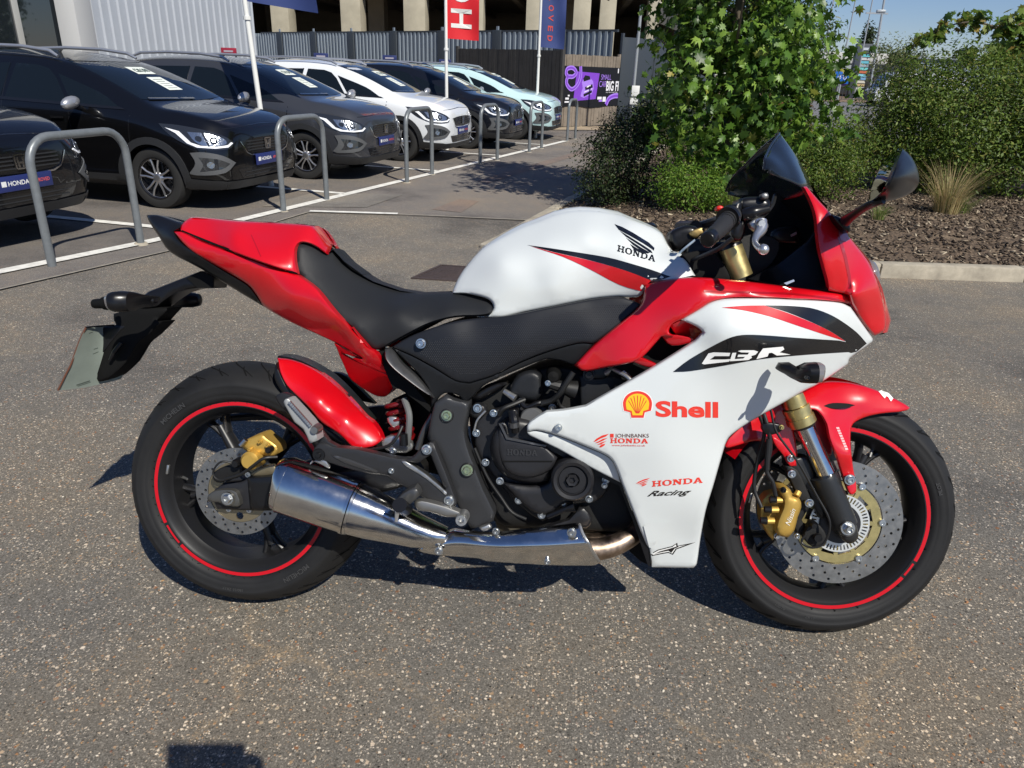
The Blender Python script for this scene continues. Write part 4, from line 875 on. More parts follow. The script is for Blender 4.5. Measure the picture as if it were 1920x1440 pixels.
for i, (u, v) in enumerate(pts):
    Yc = float(ft(np.array([(u, v)]))[0]); p = B(u, v, Yc); q = p.copy(); q[1] = 0; q[2] += .012; VV += [p, (p*2+q)/3+(0, 0, .003), q, ((p*2+q)/3+(0, 0, .003))*(1, -1, 1), p*(1, -1, 1)]
mb.add(VV, [(5*i+a, 5*i+a+1, 5*i+6+a, 5*i+5+a) for i in range(len(pts)-1) for a in range(4)]); mb.build('tank_top', white, tank)
mb = MB(); c = B(1215, 425, 0); mb.lathe([(0, .012), (.034, .012), (.040, .006), (.042, -.01)], c-np.array([.02, 0, .004]), (0, 0, 1), 32); mb.build('filler_cap', plast2, tank)
s1 = decal('black_stripe', K(5,(1045,298,1),(1150,312),(1300,335),(1500,368),(1620,400),(1740,436),(1852,476,1),(1800,492),(1742,500,1),(1600,442),(1400,384),(1200,338)), ft, blackp, tank)
s2 = decal('red_stripe', K(5,(1062,304,1),(1200,340),(1400,386),(1600,443),(1742,498,1),(1712,530),(1690,560,1),(1560,520),(1400,436),(1250,366),(1130,326)), ft, red, tank, off=.0009)
wl = np.array(K(5,(1535,178))[0]); 
WG = [K(5,(1536,180),(1580,196),(1640,228),(1730,284),(1762,314),(1758,330),(1748,322),(1700,290),(1620,244),(1560,212)), K(5,(1566,218),(1620,250),(1700,300),(1742,328),(1752,345),(1738,340),(1690,308),(1600,250)),
      K(5,(1600,256),(1690,314),(1736,340),(1724,346),(1700,338),(1640,296)), K(5,(1624,292),(1660,314),(1716,345),(1700,349),(1650,325),(1640,316))]
for q in WG: decal('wing_emblem', q, ft, blackp, tank, smooth=0, off=.0009)
honda('maker_lettering', K(5,(1552,332))[0], (212/3, 61/3), (4/3, -35/3), ft, blackp, tank)

# ------------------------------------------------------------ frame side cover
COVC = [(720,653,-.150),(893,597,-.150),(1107,562,-.156),(1193,573,-.165),(890,730,-.155),(1007,680,-.160),(1077,685,-.165),(973,643,-.172),(800,680,-.162),(850,640,-.166),(1100,620,-.172)]
cov, fcv = panel('frame_cover', K(5,(285,872,1),(380,815),(500,768),(640,728),(760,711),(900,700),(1020,680),(1200,643),(1400,604),(1550,589),(1650,615),(1690,635,1),(1560,750),(1420,852,1),(1330,850),(1150,900),(1000,960),(860,1030),(720,1075,1),(640,1060),(520,985),(400,920)), COVC, mat('dimpled black cover', (.012, .013, .016), .38, spec=.45), r=4, drop=.004, thick=.02, mirror=True)
band, fb = panel('cover_edge', K(5,(285,876,1),(400,924),(520,989),(640,1063),(720,1078,1),(860,1033),(1000,963),(1150,903),(1330,853),(1420,855,1),(1310,975,1),(1240,950),(1200,944),(1150,940),(1040,980),(900,1040),(800,1090),(725,1165,1),(690,1180),(660,1145),(600,1130),(560,1145),(505,1210,1),(500,1130),(440,1030),(360,950)), [(735,652,-.152),(820,700,-.158),(880,722,-.160),(985,663,-.164),(1107,645,-.168),(1077,685,-.150),(1007,682,-.146),(882,745,-.140),(808,760,-.140),(760,680,-.150)], plast, r=3, drop=.004, thick=.02, mirror=True)
panel('frame_rail', K(5,(245,882,1),(290,880),(340,960),(420,1030),(480,1100),(520,1160,1),(470,1130),(400,1080),(300,1000),(250,940)), [(722,655,-.165),(812,745,-.165),(760,700,-.172)], frm, r=3, drop=.006, thick=.03, mirror=True)
panel('rear_subframe', K(5,(190,900,1),(250,900),(300,1000),(400,1085),(505,1215),(500,1240,1),(440,1190),(330,1110),(290,1100),(240,990)), -.135, void, r=0, thick=.10)
# dimples of the cover, as a fine raised grid
V0, T0, E0, R0 = mesh2d([curve(K(5,(420,880),(760,760),(1020,720),(1400,640),(1590,625),(1640,645),(1560,730),(1420,830),(1330,830),(1000,940),(730,1040),(600,1000)), 3)], 60)
us = []
for v in np.arange(560, 740, 3.2):
    for u in np.arange(720, 1210, 3.7): us.append((u+(1.85 if int(v/3.2) % 2 else 0), v))
us = np.array(us); us = us[inpoly(us, R0[0])]; us = us[sdist(us, R0) > 3]; yy = fcv(us); P = B(us[:, 0], us[:, 1], yy); VV = []; FF = []
for i, p in enumerate(P):
    r = .0013
    VV += [p+(r, -.0002, 0), p+(0, -.0002, r), p+(-r, -.0002, 0), p+(0, -.0002, -r), p+(0, -.0010, 0)]; k = 5*i; FF += [(k+1, k, k+4), (k+2, k+1, k+4), (k+3, k+2, k+4), (k, k+3, k+4)]
mk('cover_texture', VV, FF, mat('cover dimple', (.026, .027, .031), .35), cov, False)
bolt(*K(5,(447,852))[0], -.172, 7, cov)

# ------------------------------------------------------------ fairings
REDC = [(1210,533,-.185),(1317,519,-.20),(1400,524,-.195),(1480,538,-.18),(1590,553,-.15),(1317,538,-.228),(1400,540,-.222),(1480,551,-.208),(1393,560,-.230),(1320,578,-.236),(1280,602,-.232),(1577,566,-.165),(1160,607,-.200),(1077,685,-.172),(1160,683,-.205),(1100,695,-.176),(1257,622,-.222),(1240,640,-.215),(1250,560,-.215),(1130,640,-.190),(1597,585,-.15)]
mid, fm = panel('upper_side_fairing', K(6,(150,884,1),(220,862),(330,845),(470,840),(700,860),(960,893),(1180,922),(1290,938,1),(1302,985),(1250,980),(1120,968),(1000,963),(850,956),(700,955),(620,958),(560,968),(510,985),(450,1025),(355,1080,1),(310,1100),(288,1125),(285,1150),(310,1170),(240,1175,1),(120,1300),(0,1335))+K(5,(1500,985),(1390,1008),(1350,1005,1),(1312,975,1),(1420,862),(1600,715),(1690,630)), REDC, red, r=5, drop=.010, thick=.02, mirror=True)
decal('inset_shade', K(6,(480,912),(700,918),(960,925),(1180,950),(1290,975),(1290,983),(1180,960),(960,937),(700,928),(480,924)), fm, mat('crease shade red', (.33, .003, .008), .3, coat=1), mid, off=.0005, smooth=0)  # shade along the inset, put on as a darker red strip
panel('duct_liner', K(6,(230,1120),(420,1060),(500,1100),(480,1200),(250,1350),(60,1420),(-60,1400),(-20,1330),(120,1290)), -.150, void, r=0, thick=.01, smooth=0)
panel('duct_slat', K(6,(243,1168,1),(330,1165),(420,1185),(432,1205,1),(300,1225)), [(1241,630,-.205),(1304,641,-.215),(1260,650,-.20)], red, mid, r=2, drop=.003, thick=.03)
panel('duct_slat', K(6,(48,1303,1),(110,1288),(215,1330),(235,1350),(160,1345)), [(1176,674,-.20),(1232,684,-.21),(1210,690,-.20)], red, mid, r=2, drop=.003, thick=.03)
panel('duct_scoop', K(6,(290,1110,1),(355,1082),(420,1100),(470,1140),(430,1190),(330,1165)), [(1257,612,-.215),(1280,602,-.222),(1310,620,-.19),(1300,635,-.175)], red, mid, r=2, drop=.003, thick=.02)
WHC = [(1347,563,-.240),(1420,560,-.232),(1493,562,-.215),(1577,568,-.175),(1638,637,-.095),(1597,580,-.155),(1400,610,-.262),(1350,620,-.262),(1480,610,-.235),(1500,660,-.222),(1420,680,-.245),(1300,760,-.235),(1100,780,-.222),(990,800,-.210),(1170,720,-.225),(1163,903,-.205),(1213,1027,-.165),(1240,1065,-.135),(1300,1065,-.135),(1323,957,-.180),(1363,830,-.198),(1430,770,-.195),(1500,730,-.172),(1580,690,-.125),(1250,850,-.226),(1250,950,-.195),(1580,625,-.165),(1560,655,-.170),(1290,600,-.236),(1320,650,-.245),(1240,680,-.232),(1100,830,-.214),(1280,1010,-.155)]
wf, fw = panel('lower_side_fairing', K(6,(352,1080,1),(450,1022),(510,985),(560,968),(620,960),(700,958),(850,959),(1000,966),(1120,971),(1250,984),(1305,1008,1),(1370,1100),(1430,1185,1),(1425,1205),(1300,1295))+K(9,(1000,112),(870,200),(790,240),(700,292),(560,370),(480,422),(430,462),(410,500,1))+K(8,(1830,680),(1790,820),(1750,950),(1720,1110),(1700,1250),(1680,1275,1),(1447,1270,1),(1430,1165,1),(1415,1140),(1380,1060),(1330,930),(1275,792,1),(1250,720),(1220,665),(1180,635),(1100,600),(920,530),(800,500),(745,510,1),(748,468),(800,425),(855,393,1),(950,385),(1075,362,1),(1200,290))+K(6,(30,1440),(200,1342),(430,1198,1),(478,1150,1),(440,1118)), WHC, white, r=5, drop=.008, thick=.015, mirror=True, step=10)
# inner lip strip below the lower edge of the side wing
lip, flp = panel('fairing_inner_lip', K(8,(745,512,1),(800,503),(920,533),(1100,603),(1180,638),(1220,668),(1250,723),(1272,795,1),(1100,708),(920,605),(760,530)), [(988,812,-.200),(1165,903,-.185),(1100,860,-.19),(1050,820,-.20)], white, wf, r=3, drop=.004, thick=.012)
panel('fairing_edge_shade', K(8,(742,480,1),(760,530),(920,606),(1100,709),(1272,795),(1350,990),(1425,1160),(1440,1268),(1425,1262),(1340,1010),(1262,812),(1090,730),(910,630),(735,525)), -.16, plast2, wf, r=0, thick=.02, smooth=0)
fd = lambda P: fw(P)
decal('red_stripe', K(6,(580,1010,1),(700,1000),(820,998,1),(950,1040),(1100,1100),(1200,1150),(1275,1200,1),(1150,1160),(1000,1110),(850,1060),(700,1025)), fd, red, wf)
decal('black_stripe', K(6,(824,998,1),(950,1000),(1080,1012),(1180,1045),(1260,1090),(1340,1150),(1396,1212,1),(1340,1258,1),(1296,1262),(1278,1200,1),(1200,1148),(1100,1098),(950,1036)), fd, blackp, wf, off=.0009)
cbr = decal('black_panel', K(6,(305,1372,1),(400,1300),(550,1215),(640,1175),(720,1163),(850,1168),(1000,1180),(1150,1190),(1276,1203),(1340,1258,1),(1200,1266),(1000,1280),(800,1300),(600,1335),(400,1368)), fd, blackp, wf, off=.0011)
def gl6(*p): return [(a, b) for a, b in p]
CB_ = [gl6((468,1325),(505,1268),(535,1262),(628,1265),(622,1283),(540,1283),(512,1303),(600,1302),(630,1300),(620,1314),(480,1330)),
      gl6((640,1265),(662,1264),(652,1300),(700,1297),(712,1287),(668,1288),(673,1275),(725,1275),(735,1263),(690,1262),(670,1255),(690,1250),(760,1250),(785,1258),(770,1275),(745,1283),(750,1292),(730,1305),(625,1312)),
      gl6((790,1270),(812,1240),(925,1230),(932,1245),(905,1262),(968,1275),(890,1280),(862,1264),(845,1266),(838,1285),(775,1300)) ]
for q in CB_: decal('model_lettering', K(6, *q), fd, swht, wf, off=.0016, smooth=0)
decal('black_chip', K(6,(305,1372),(360,1350),(355,1362)), fd, blackp, wf, off=.0012, smooth=0)
# fuel sticker
cx, cy = K(8,(1366,358))[0]; rx, ry = 82/3, 76/3; oc = []
def shell_out(s):
    o = [(-.42*s, -.95*s), (.42*s, -.95*s), (.50*s, -.55*s), (.93*s, -.42*s)]; o += [(cos(t)*s*1.0, sin(t)*s*.95+.08) for t in np.linspace(-.12, pi+.12, 19)]; o += [(-.93*s, -.42*s), (-.50*s, -.55*s)]; return o
mp_ = lambda L: [(cx+a*rx, cy-b*ry) for a, b in L]
decal('shell_sticker', mp_(shell_out(1.07)), fd, swht, wf, off=.0007, smooth=0); decal('shell_sticker', mp_(shell_out(1.0)), fd, sred, wf, off=.0011, smooth=0)
decal('shell_sticker', mp_(shell_out(.80)), fd, syel, wf, off=.0015, smooth=0)
for a in np.linspace(28, 152, 7):
    a = radians(a); q = [(.10*cos(a)-.02, -.62), (.10*cos(a)+.02, -.62), (.70*cos(a)*1+.030*sin(a), .70*sin(a)-.03*cos(a)), (.70*cos(a)-.030*sin(a), .70*sin(a)+.03*cos(a))]
    decal('shell_rib', mp_(q), fd, sred, wf, off=.0019, smooth=0)
btext('fuel_lettering', 'Shell', K(8,(1468,420))[0], (352/3, 6/3), (0, -85/3), fd, sred, wf, bold=.035)
# dealer sticker
def wing(o, w_, h_, m_, n_='wing_emblem'): 
    return glyphs(n_, [([(x if True else x, y) for x, y in q], []) for q in WF], o, w_, h_, fd, m_, wf)
WF = [[(1, 1), (.55, .86), (.2, .62), (0, .38), (.16, .42), (.5, .66), (.8, .80)], [(.92, .70), (.6, .62), (.3, .42), (.10, .30), (.3, .32), (.6, .48)], [(.84, .48), (.5, .36), (.24, .18), (.5, .22)], [(.76, .28), (.5, .20), (.36, .02), (.5, 0), (.70, .14)]]
wing(K(8,(1118,595))[0], (88/3, 3/3), (0, -78/3), sred)
wing(K(8,(1356,818))[0], (82/3, -6/3), (0, -44/3), sred)
btext('dealer_lettering', 'JOHNBANKS', K(8,(1240,541))[0], (190/3, 0), (0, -22/3), fd, mat('sticker brown', (.12, .05, .04), .4), wf)
decal('dealer_mark', K(8,(1212,520),(1232,520),(1232,541),(1212,541)), fd, sred, wf, smooth=0, off=.0009)
honda('maker_lettering', K(8,(1213,572))[0], (212/3, 2/3), (0, -27/3), fd, sred, wf)
btext('web_lettering', 'www.johnbanks.co.uk', K(8,(1222,589))[0], (188/3, 2/3), (0, -10/3), fd, sred, wf)
honda('maker_lettering', K(8,(1448,818))[0], (284/3, -22/3), (1/3, -32/3), fd, sred, wf)
btext('racing_lettering', 'Racing', K(8,(1420,872))[0], (245/3, -12/3), (8/3, -30/3), fd, blackp, wf, shear=.5, bold=.022)
st = K(8,(1438,1196),(1480,1172),(1560,1152),(1590,1133),(1592,1150),(1694,1130),(1620,1158),(1586,1170),(1565,1201),(1540,1190),(1500,1197),(1450,1207))
decal('star_sticker', st, fd, blackp, wf, off=.0008, smooth=0)
decal('star_sticker', K(8,(1446,1196),(1484,1176),(1562,1157),(1582,1142),(1585,1155),(1640,1146),(1615,1153),(1580,1166),(1561,1194),(1540,1184),(1500,1191),(1455,1201)), fd, swht, wf, off=.0012, smooth=0)
decal('star_sticker', K(8,(1462,1196),(1490,1182),(1550,1165),(1588,1153),(1600,1155),(1575,1166),(1556,1190),(1540,1178),(1500,1186)), fd, blackp, wf, off=.0016, smooth=0)
bolt(*K(8,(921,487))[0], -.222, 5, wf)
decal('body_crease', K(8,(1400,1040,),(1450,1015),(1545,1015),(1448,1165),(1432,1160)), fd, white, wf, off=.004, smooth=0)

# ------------------------------------------------------------ nose
NOSC = [(1510,350,-.150),(1533,457,-.202),(1547,523,-.195),(1573,447,-.188),(1597,550,-.178),(1600,453,-.150),(1627,487,-.128),(1660,580,-.088),(1637,628,-.095),(1627,557,-.145),(1560,400,-.170),(1575,430,-.165),(1590,545,-.165),(1597,572,-.155),(1560,500,-.195)]
nose, fn_ = panel('front_fairing', K(6,(1036,330,1),(1058,328,1),(1120,400),(1200,488),(1240,555),(1290,600),(1330,650),(1400,740),(1440,820),(1470,900),(1495,1000),(1505,1090),(1500,1130),(1485,1153,1),(1440,1168,1),(1380,1095),(1308,990,1),(1295,940,1),(1180,915,1),(1172,860),(1150,780),(1125,680),(1112,580),(1105,500),(1080,420)), NOSC, red, r=6, drop=.012, thick=.012, mirror=True)
decal('nose_fold_shade', K(6,(1228,600),(1250,610),(1285,730),(1305,830),(1312,935),(1300,940),(1290,840),(1268,735)), fn_, mat('crease shade red', (.33, .003, .008), .3, coat=1), nose, off=.0006, smooth=0)  # crease shade painted over the nose in darker red
decal('reflector_spot', K(6,(1238,570),(1262,562),(1285,590),(1298,630),(1280,640),(1252,632),(1238,600)), fn_, mat('grey patch', (.42, .08, .12), .3, coat=1), nose, off=.0012, smooth=0)
# front face between the two halves, with the twin headlamps
rp = [K(6,q)[0] for q in ((1058,332),(1120,402),(1200,490),(1242,558),(1332,652),(1402,742),(1470,902),(1503,1085),(1483,1153))]
R3 = [B(u, v, float(fn_(np.array([(u, v)]))[0])+.004) for u, v in rp]; VV = []
for p in R3:
    for t in np.linspace(-1, 1, 13): q = p.copy(); q[1] = p[1]*-t if False else abs(p[1])*t; q[0] += .034*(1-t*t); VV.append(q)
mk('nose_front', VV, [(13*i+j, 13*i+j+1, 13*i+14+j, 13*i+13+j) for i in range(len(R3)-1) for j in range(12)], red, nose)
mk('nose_liner', [p-np.array([.007, 0, .004]) for p in VV], [(13*i+j, 13*i+j+1, 13*i+14+j, 13*i+13+j) for i in range(len(R3)-1) for j in range(12)], void, nose)
for s in (-1, 1):
    mb = MB(); q = R3[6]; mb.lathe([(0, .008), (.03, .006), (.035, 0), (.036, -.02)], (q[0]+.008, s*.03, q[2]+.03), (1, 0, .25), 24); mb.build('headlight', lens, nose)
# ------------------------------------------------------------ cockpit
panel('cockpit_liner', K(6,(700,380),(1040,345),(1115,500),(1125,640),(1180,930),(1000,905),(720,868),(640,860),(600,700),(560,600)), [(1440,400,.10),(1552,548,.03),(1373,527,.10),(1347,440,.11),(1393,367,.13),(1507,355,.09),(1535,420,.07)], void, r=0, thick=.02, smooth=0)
panel('inner_side_liner', K(6,(735,850),(900,760),(1060,640),(1120,560),(1180,915),(1000,905)), [(1405,523,-.15),(1545,545,-.17),(1500,450,-.05),(1440,500,-.06)], plast2, r=3, thick=.01, smooth=0)
panel('instrument_binnacle', K(6,(850,600),(900,560),(1010,560),(1015,640),(960,650),(880,640)), -.01, plast2, r=6, drop=.01, thick=.05)
panel('binnacle_trim', K(6,(968,600),(1000,583),(1003,597),(972,612)), -.02, silver, r=0, thick=.004, smooth=0)
panel('liner_highlight', K(6,(930,872),(985,852),(990,862),(945,882)), -.17, silver, r=0, thick=.004, smooth=0)
# screen
def RB3(u, v, Y): return B(u, v, Y)
nr = [((815+0)/3+1160, 235/3+240, -.192), (823/3+1160, 170/3+240, -.165), (845/3+1160, 118/3+240, -.108), (880/3+1160, 62/3+240, -.060), (905/3+1160, 30/3+240, -.018)]
nb_ = [(838/3+1160, 255/3+240, -.198), (905/3+1160, 278/3+240, -.190), (975/3+1160, 303/3+240, -.168), (1045/3+1160, 335/3+240, -.14), (1092/3+1160, 352/3+240, -.06)]
rimN = [B(*p) for p in nr]; basN = [B(*p) for p in nb_]
rimL = rimN+[np.array([rimN[-1][0]-.004, 0, rimN[-1][2]])]+[p*(1, -1, 1) for p in rimN[::-1]]; basL = basN+[np.array([basN[-1][0]+.012, 0, basN[-1][2]])]+[p*(1, -1, 1) for p in basN[::-1]]
rc, bc = curve3(rimL, 5), curve3(basL, 5); VV = []; NR = 9
for i in range(len(rc)):
    for j in range(NR):
        t = j/(NR-1); p = rc[i]*(1-t)+bc[i]*t; bul = .007*sin(pi*t); n_ = np.array([.75, np.sign(p[1])*min(1, abs(p[1])/.12), .55]); VV.append(p+n_*bul)
glass = bpy.data.materials.new('smoked screen'); glass.use_nodes = True; gt = glass.node_tree; gb = gt.nodes['Principled BSDF']
gb.inputs['Base Color'].default_value = (.012, .016, .022, 1); gb.inputs['Roughness'].default_value = .05; gb.inputs['Coat Weight'].default_value = .6; gb.inputs['Alpha'].default_value = .80
scr = mk('windscreen', VV, [(NR*i+j, NR*i+j+1, NR*(i+1)+j+1, NR*(i+1)+j) for i in range(len(rc)-1) for j in range(NR-1)], glass, bike, True, 60)
sm = scr.modifiers.new('thickness', 'SOLIDIFY'); sm.thickness = .003
MB().tube(rc, .0022, 8).build('screen_rim', blackp, scr)
# ------------------------------------------------------------ frame, swingarm, engine
def pl(name, n, pts, Y, m, parent=bike, thick=.012, r=3, drop=.003, smooth=2, holes=(), back=False, ctrl=None, **k):
    return panel(name, K(n, *pts), ctrl if ctrl is not None else Y, m, parent, r=r, drop=drop, thick=thick, smooth=smooth, holes=[K(n, *h) for h in holes], back=back, **k)[0]
eng = pl('engine', 8, [(420,330,1),(700,200),(900,130),(1120,180),(1300,240),(1340,420,1),(1300,640),(1280,800),(1350,1000),(1340,1080,1),(1000,1060),(700,1040),(560,1010),(500,780),(430,560)], -.085, engd, thick=.17, back=True, r=6, drop=.01)
pl('oil_pan', 8, [(560,980,1),(1100,960),(1280,860,1),(1300,960),(1240,1080,1),(800,1110),(600,1080)], -.06, mat('sump casting', (.10, .09, .07), .5, metal=.5), eng, thick=.12, back=True)
# radiator and fan shroud seen behind the wing
pl('radiator_shroud', 12, [(1160,330,1),(1420,300),(1560,270),(1646,380,1),(1400,560),(1180,640,1),(1170,480)], -.125, plast, eng, r=4)
pl('shroud_disc', 12, [(1150+130*cos(t)+190, 300+70*sin(t)) for t in np.linspace(0, 2*pi, 13)[:-1]], -.134, plast2, eng, r=3)
tubep('radiator_pipe', [(1135,700,-.13),(1160,690,-.14),(1185,715,-.15)], 6, alu, eng)
tubep('fairing_stay', [(1150,692,-.15),(1175,706,-.17),(1190,722,-.18)], 4, alu, eng)
bolt(*K(8,(1092,188))[0], -.150, 8, eng, plast2)
# alternator / clutch cover
def discpx(name, n, c, prof, Y, m, parent, nseg=48):
    u, v = K(n, c)[0]; s = mpp(u, v, Y)/KS[n][2]; mb = MB(); mb.lathe([(r*s, h) for r, h in prof], B(u, v, Y), (0, -1, 0), nseg); return mb.build(name, m, parent, True, 30)
pl('crankcase_flange', 8, [(455,480),(480,420),(560,385),(700,345),(880,380),(900,470),(1000,600),(1140,690),(1205,790),(1190,850),(1120,905),(960,920),(900,960),(830,1010),(700,920),(590,800),(500,690),(452,580)], -.118, engm, eng, thick=.03, r=5, drop=.006)
cc = pl('clutch_cover', 8, [(535,600),(560,500),(620,440),(700,420),(800,450),(900,520),(960,600),(915,665),(895,720),(860,790),(760,800),(640,770),(565,700)], 0, engm, eng, thick=.05, r=14, drop=.03, ctrl=[(932,838,-.172),(1000,790,-.165),(1030,880,-.160),(980,905,-.166),(920,850,-.170)])
pl('cover_face', 8, [(590,470,1),(630,545,1),(850,590,1),(915,655,1),(880,720),(790,760),(700,760),(625,720),(590,640),(580,560)], -.1745, engm, cc, thick=.02, r=6, drop=.005)
pl('cover_line', 8, [(612,672),(890,672),(884,680),(612,680)], -.1755, void, cc, thick=.001, r=0, smooth=0)
pl('cover_rim', 8, [(585,462),(600,465),(636,540),(855,585),(850,594),(628,552)], -.179, frm, cc, thick=.006, r=0, smooth=0)
honda('cast_lettering', K(8,(632,640))[0], (170/3, 4/3), (0, -34/3), -.1762, mat('worn casting edge', (.055, .055, .058), .35, metal=.5), cc)
discpx('starter_cover', 8, (1000,770), [(0,.012),(20,.012),(24,.008),(36,.008),(40,.016),(74,.016),(78,.013),(82,.013),(86,.022),(104,.024),(118,.016),(122,-.03)], -.175, engm, eng)
discpx('cover_plug', 8, (998,770), [(0,.014),(15,.014),(19,.020),(33,.021),(36,.016)], -.180, engm, eng, 6)
pl('cover_lower', 8, [(600,790,1),(760,810),(860,790),(900,700),(960,860),(1100,880,1),(950,920),(830,985),(700,900)], -.150, engm, eng, thick=.04, r=8, drop=.02)
for x, y in ((556,404),(712,340),(886,374),(459,516),(511,681),(592,786),(697,895),(826,978),(949,906),(1094,887),(1188,780)): bolt(*K(8,(x,y))[0], -.134, 5.2, eng)
pl('sensor_plug', 8, [(640,390,1),(690,385),(695,430,1),(660,445),(640,425)], -.170, plast2, eng, thick=.03)
tubep('breather_spigot', [K(8,(662,400))[0]+(-.175,), K(8,(672,450))[0]+(-.185,), K(8,(680,510))[0]+(-.180,)], [8, 9, 7.5], plast2, eng)
tubep('collar', [K(8,(670,455))[0]+(-.186,), K(8,(673,482))[0]+(-.185,)], [10.5, 10.5], frm, eng)
tubep('wire_clip', [K(8,(590,470))[0]+(-.170,), K(8,(608,462))[0]+(-.18,), K(8,(628,480))[0]+(-.18,), K(8,(636,520))[0]+(-.175,)], 1.6, steel, eng)
discpx('pickup_cover', 8, (770,440), [(0,.004),(60,.004),(66,0),(68,-.02)], -.150, mat('grey cover', (.09, .092, .095), .45), eng)
pl('throttle_cover', 12, [(490,520),(500,430),(570,320),(680,280),(760,300),(800,350),(800,500),(770,550),(720,575),(640,565),(560,540)], -.135, plast, eng, thick=.05, r=8, drop=.012)
discpx('coil_boot', 12, (915,325), [(0,.03),(50,.028),(70,.016),(76,-.03)], -.130, void, eng)
tubep('inlet_rubber', [K(12,(880,410))[0]+(-.145,), K(12,(1000,440))[0]+(-.142,), K(12,(1120,470))[0]+(-.135,)], [9, 12, 19], hose, eng)
bolt(*K(12,(860,404))[0], -.160, 4, eng)
tubep('coolant_hose', [K(12,(1105,300))[0]+(-.165,), K(12,(1040,400))[0]+(-.165,), K(12,(980,500))[0]+(-.160,), K(12,(900,570))[0]+(-.150,), K(12,(800,600))[0]+(-.145,)], 5.5, hose, eng)
tubep('vacuum_hose', [K(12,(950,560))[0]+(-.155,), K(12,(980,620))[0]+(-.15,), K(12,(1030,650))[0]+(-.15,)], 3, hose, eng)
tubep('wiring_conduit', [K(12,(150,860))[0]+(-.150,), K(12,(180,760))[0]+(-.152,), K(12,(260,670))[0]+(-.150,)], 2.2, alu, eng)
tubep('wiring_conduit', [K(12,(390,710))[0]+(-.15,), K(12,(430,650))[0]+(-.155,), K(12,(520,610))[0]+(-.15,), K(12,(640,560))[0]+(-.14,)], 4.5, hose, eng)
tubep('wiring_conduit', [K(8,(700,330))[0]+(-.14,), K(8,(740,370))[0]+(-.145,), K(8,(800,350))[0]+(-.145,), K(8,(850,340))[0]+(-.14,)], 5, plast2, eng)
tubep('wiring_conduit', [K(8,(450,600))[0]+(-.13,), K(8,(520,760))[0]+(-.13,), K(8,(600,880))[0]+(-.13,), K(8,(660,960))[0]+(-.135,), K(8,(740,1000))[0]+(-.14,)], 3, hose, eng)
pl('mount_lug', 12, [(110,660),(150,610),(240,620),(270,690),(200,740),(110,720)], -.140, engm, eng, thick=.03, r=5, drop=.006)
bolt(*K(12,(182,645))[0], -.146, 6, eng, hexa=True)
pl('injector_rail', 12, [(130,540),(260,430),(420,390),(470,410),(300,520),(180,570)], -.120, plast2, eng, thick=.03, r=5, drop=.01)
tubep('rail_fitting', [K(12,(440,480))[0]+(-.13,), K(12,(545,550))[0]+(-.14,)], [5, 7], alu, eng)
tubep('hose_joint', [K(8,(860,985))[0]+(-.14,), K(8,(960,945))[0]+(-.15,), K(8,(1010,930))[0]+(-.15,)], [5, 5.5, 11], plast2, eng)
pl('water_pump', 8, [(980,1000),(1040,930),(1090,960),(1110,1010),(1080,1050),(900,1060),(850,1040)], -.125, engm, eng, r=6, drop=.01)
pl('side_stand_mount', 8, [(1180,895),(1260,915),(1265,960),(1200,950)], -.07, mat('brass grey', (.25,.21,.13), .5, metal=.6), eng)
bolt(*K(8,(1180,812))[0], -.150, 4, eng)

# pivot plate of the frame
piv = pl('pivot_plate', 8, [(225,345,1),(290,300,1),(330,325),(420,345,1),(412,420),(395,500),(410,590),(450,700),(500,830),(562,960),(555,1010,1),(480,1045),(430,1050,1),(380,980),(330,860),(290,740),(250,640),(185,545,1),(200,440)], -.160, mat('frame satin', (.040, .041, .044), .36, metal=.35, bump=(700, .25, .0006)), thick=.05, r=7, drop=.008, ctrl=[(813,750,-.165),(860,770,-.160),(880,900,-.158),(920,980,-.150),(810,830,-.160)])
for x, y, r in ((292,418,10),(407,725,11)):
    discpx('pivot_boss', 8, (x,y), [(0,.004),(34,.004),(38,.002),(40,-.004)], -.163, mat('washer', (.07,.07,.072), .35, metal=.8), piv)
    bolt(*K(8,(x,y))[0], -.168, r*.72, piv, mat('green zinc', (.45,.52,.34), .3, metal=.9), hexa=True)
pl('plate_face', 8, [(225,380,1),(285,318),(330,335),(415,352,1),(370,430),(330,520),(215,560)], -.1655, frm, piv, thick=.004, r=3, drop=.002) if False else None
# rear set: footpeg bracket
brk = pl('footpeg_bracket', 7, [(1020,560),(1060,520),(1120,545),(1250,560),(1420,600),(1520,610),(1560,570),(1625,525),(1650,545),(1762,830),(1755,858,1),(1720,865),(1560,800),(1400,700),(1320,690),(1180,655),(1060,615),(1020,600)], -.190, frm and mat('bracket casting', (.033,.033,.035), .38, metal=.4, bump=(600,.2,.0006)), thick=.022, r=4, drop=.005, holes=[[(1500,625),(1560,635),(1625,590),(1700,770),(1600,690)]], back=True)
pl('bracket_edge', 7, [(1475,622,1),(1500,625),(1600,690),(1710,785),(1705,800,1),(1600,712),(1500,650)], -.1935, alu, brk, thick=.004, r=1.5, drop=.001)
pl('bracket_rib', 7, [(1110,590),(1200,610),(1350,672),(1345,682),(1180,632)], -.1935, frm, brk, thick=.004, r=1)
for x, y in ((1606,562),(1722,828)): bolt(*K(7,(x,y))[0], -.194, 7, brk)
discpx('bush', 7, (1045,590), [(0,.006),(12,.006),(15,.001),(30,.001),(34,-.003),(36,-.01)], -.192, plast2, brk)
bolt(*K(7,(1422,673))[0], -.192, 4, brk)
pl('passenger_peg_arm', 7, [(820,290),(850,268,1),(890,275),(930,310),(1020,410),(1100,520),(1180,560),(1140,580),(1060,545),(1000,470),(900,390),(860,350)], -.185, engm, brk, thick=.015, r=3)
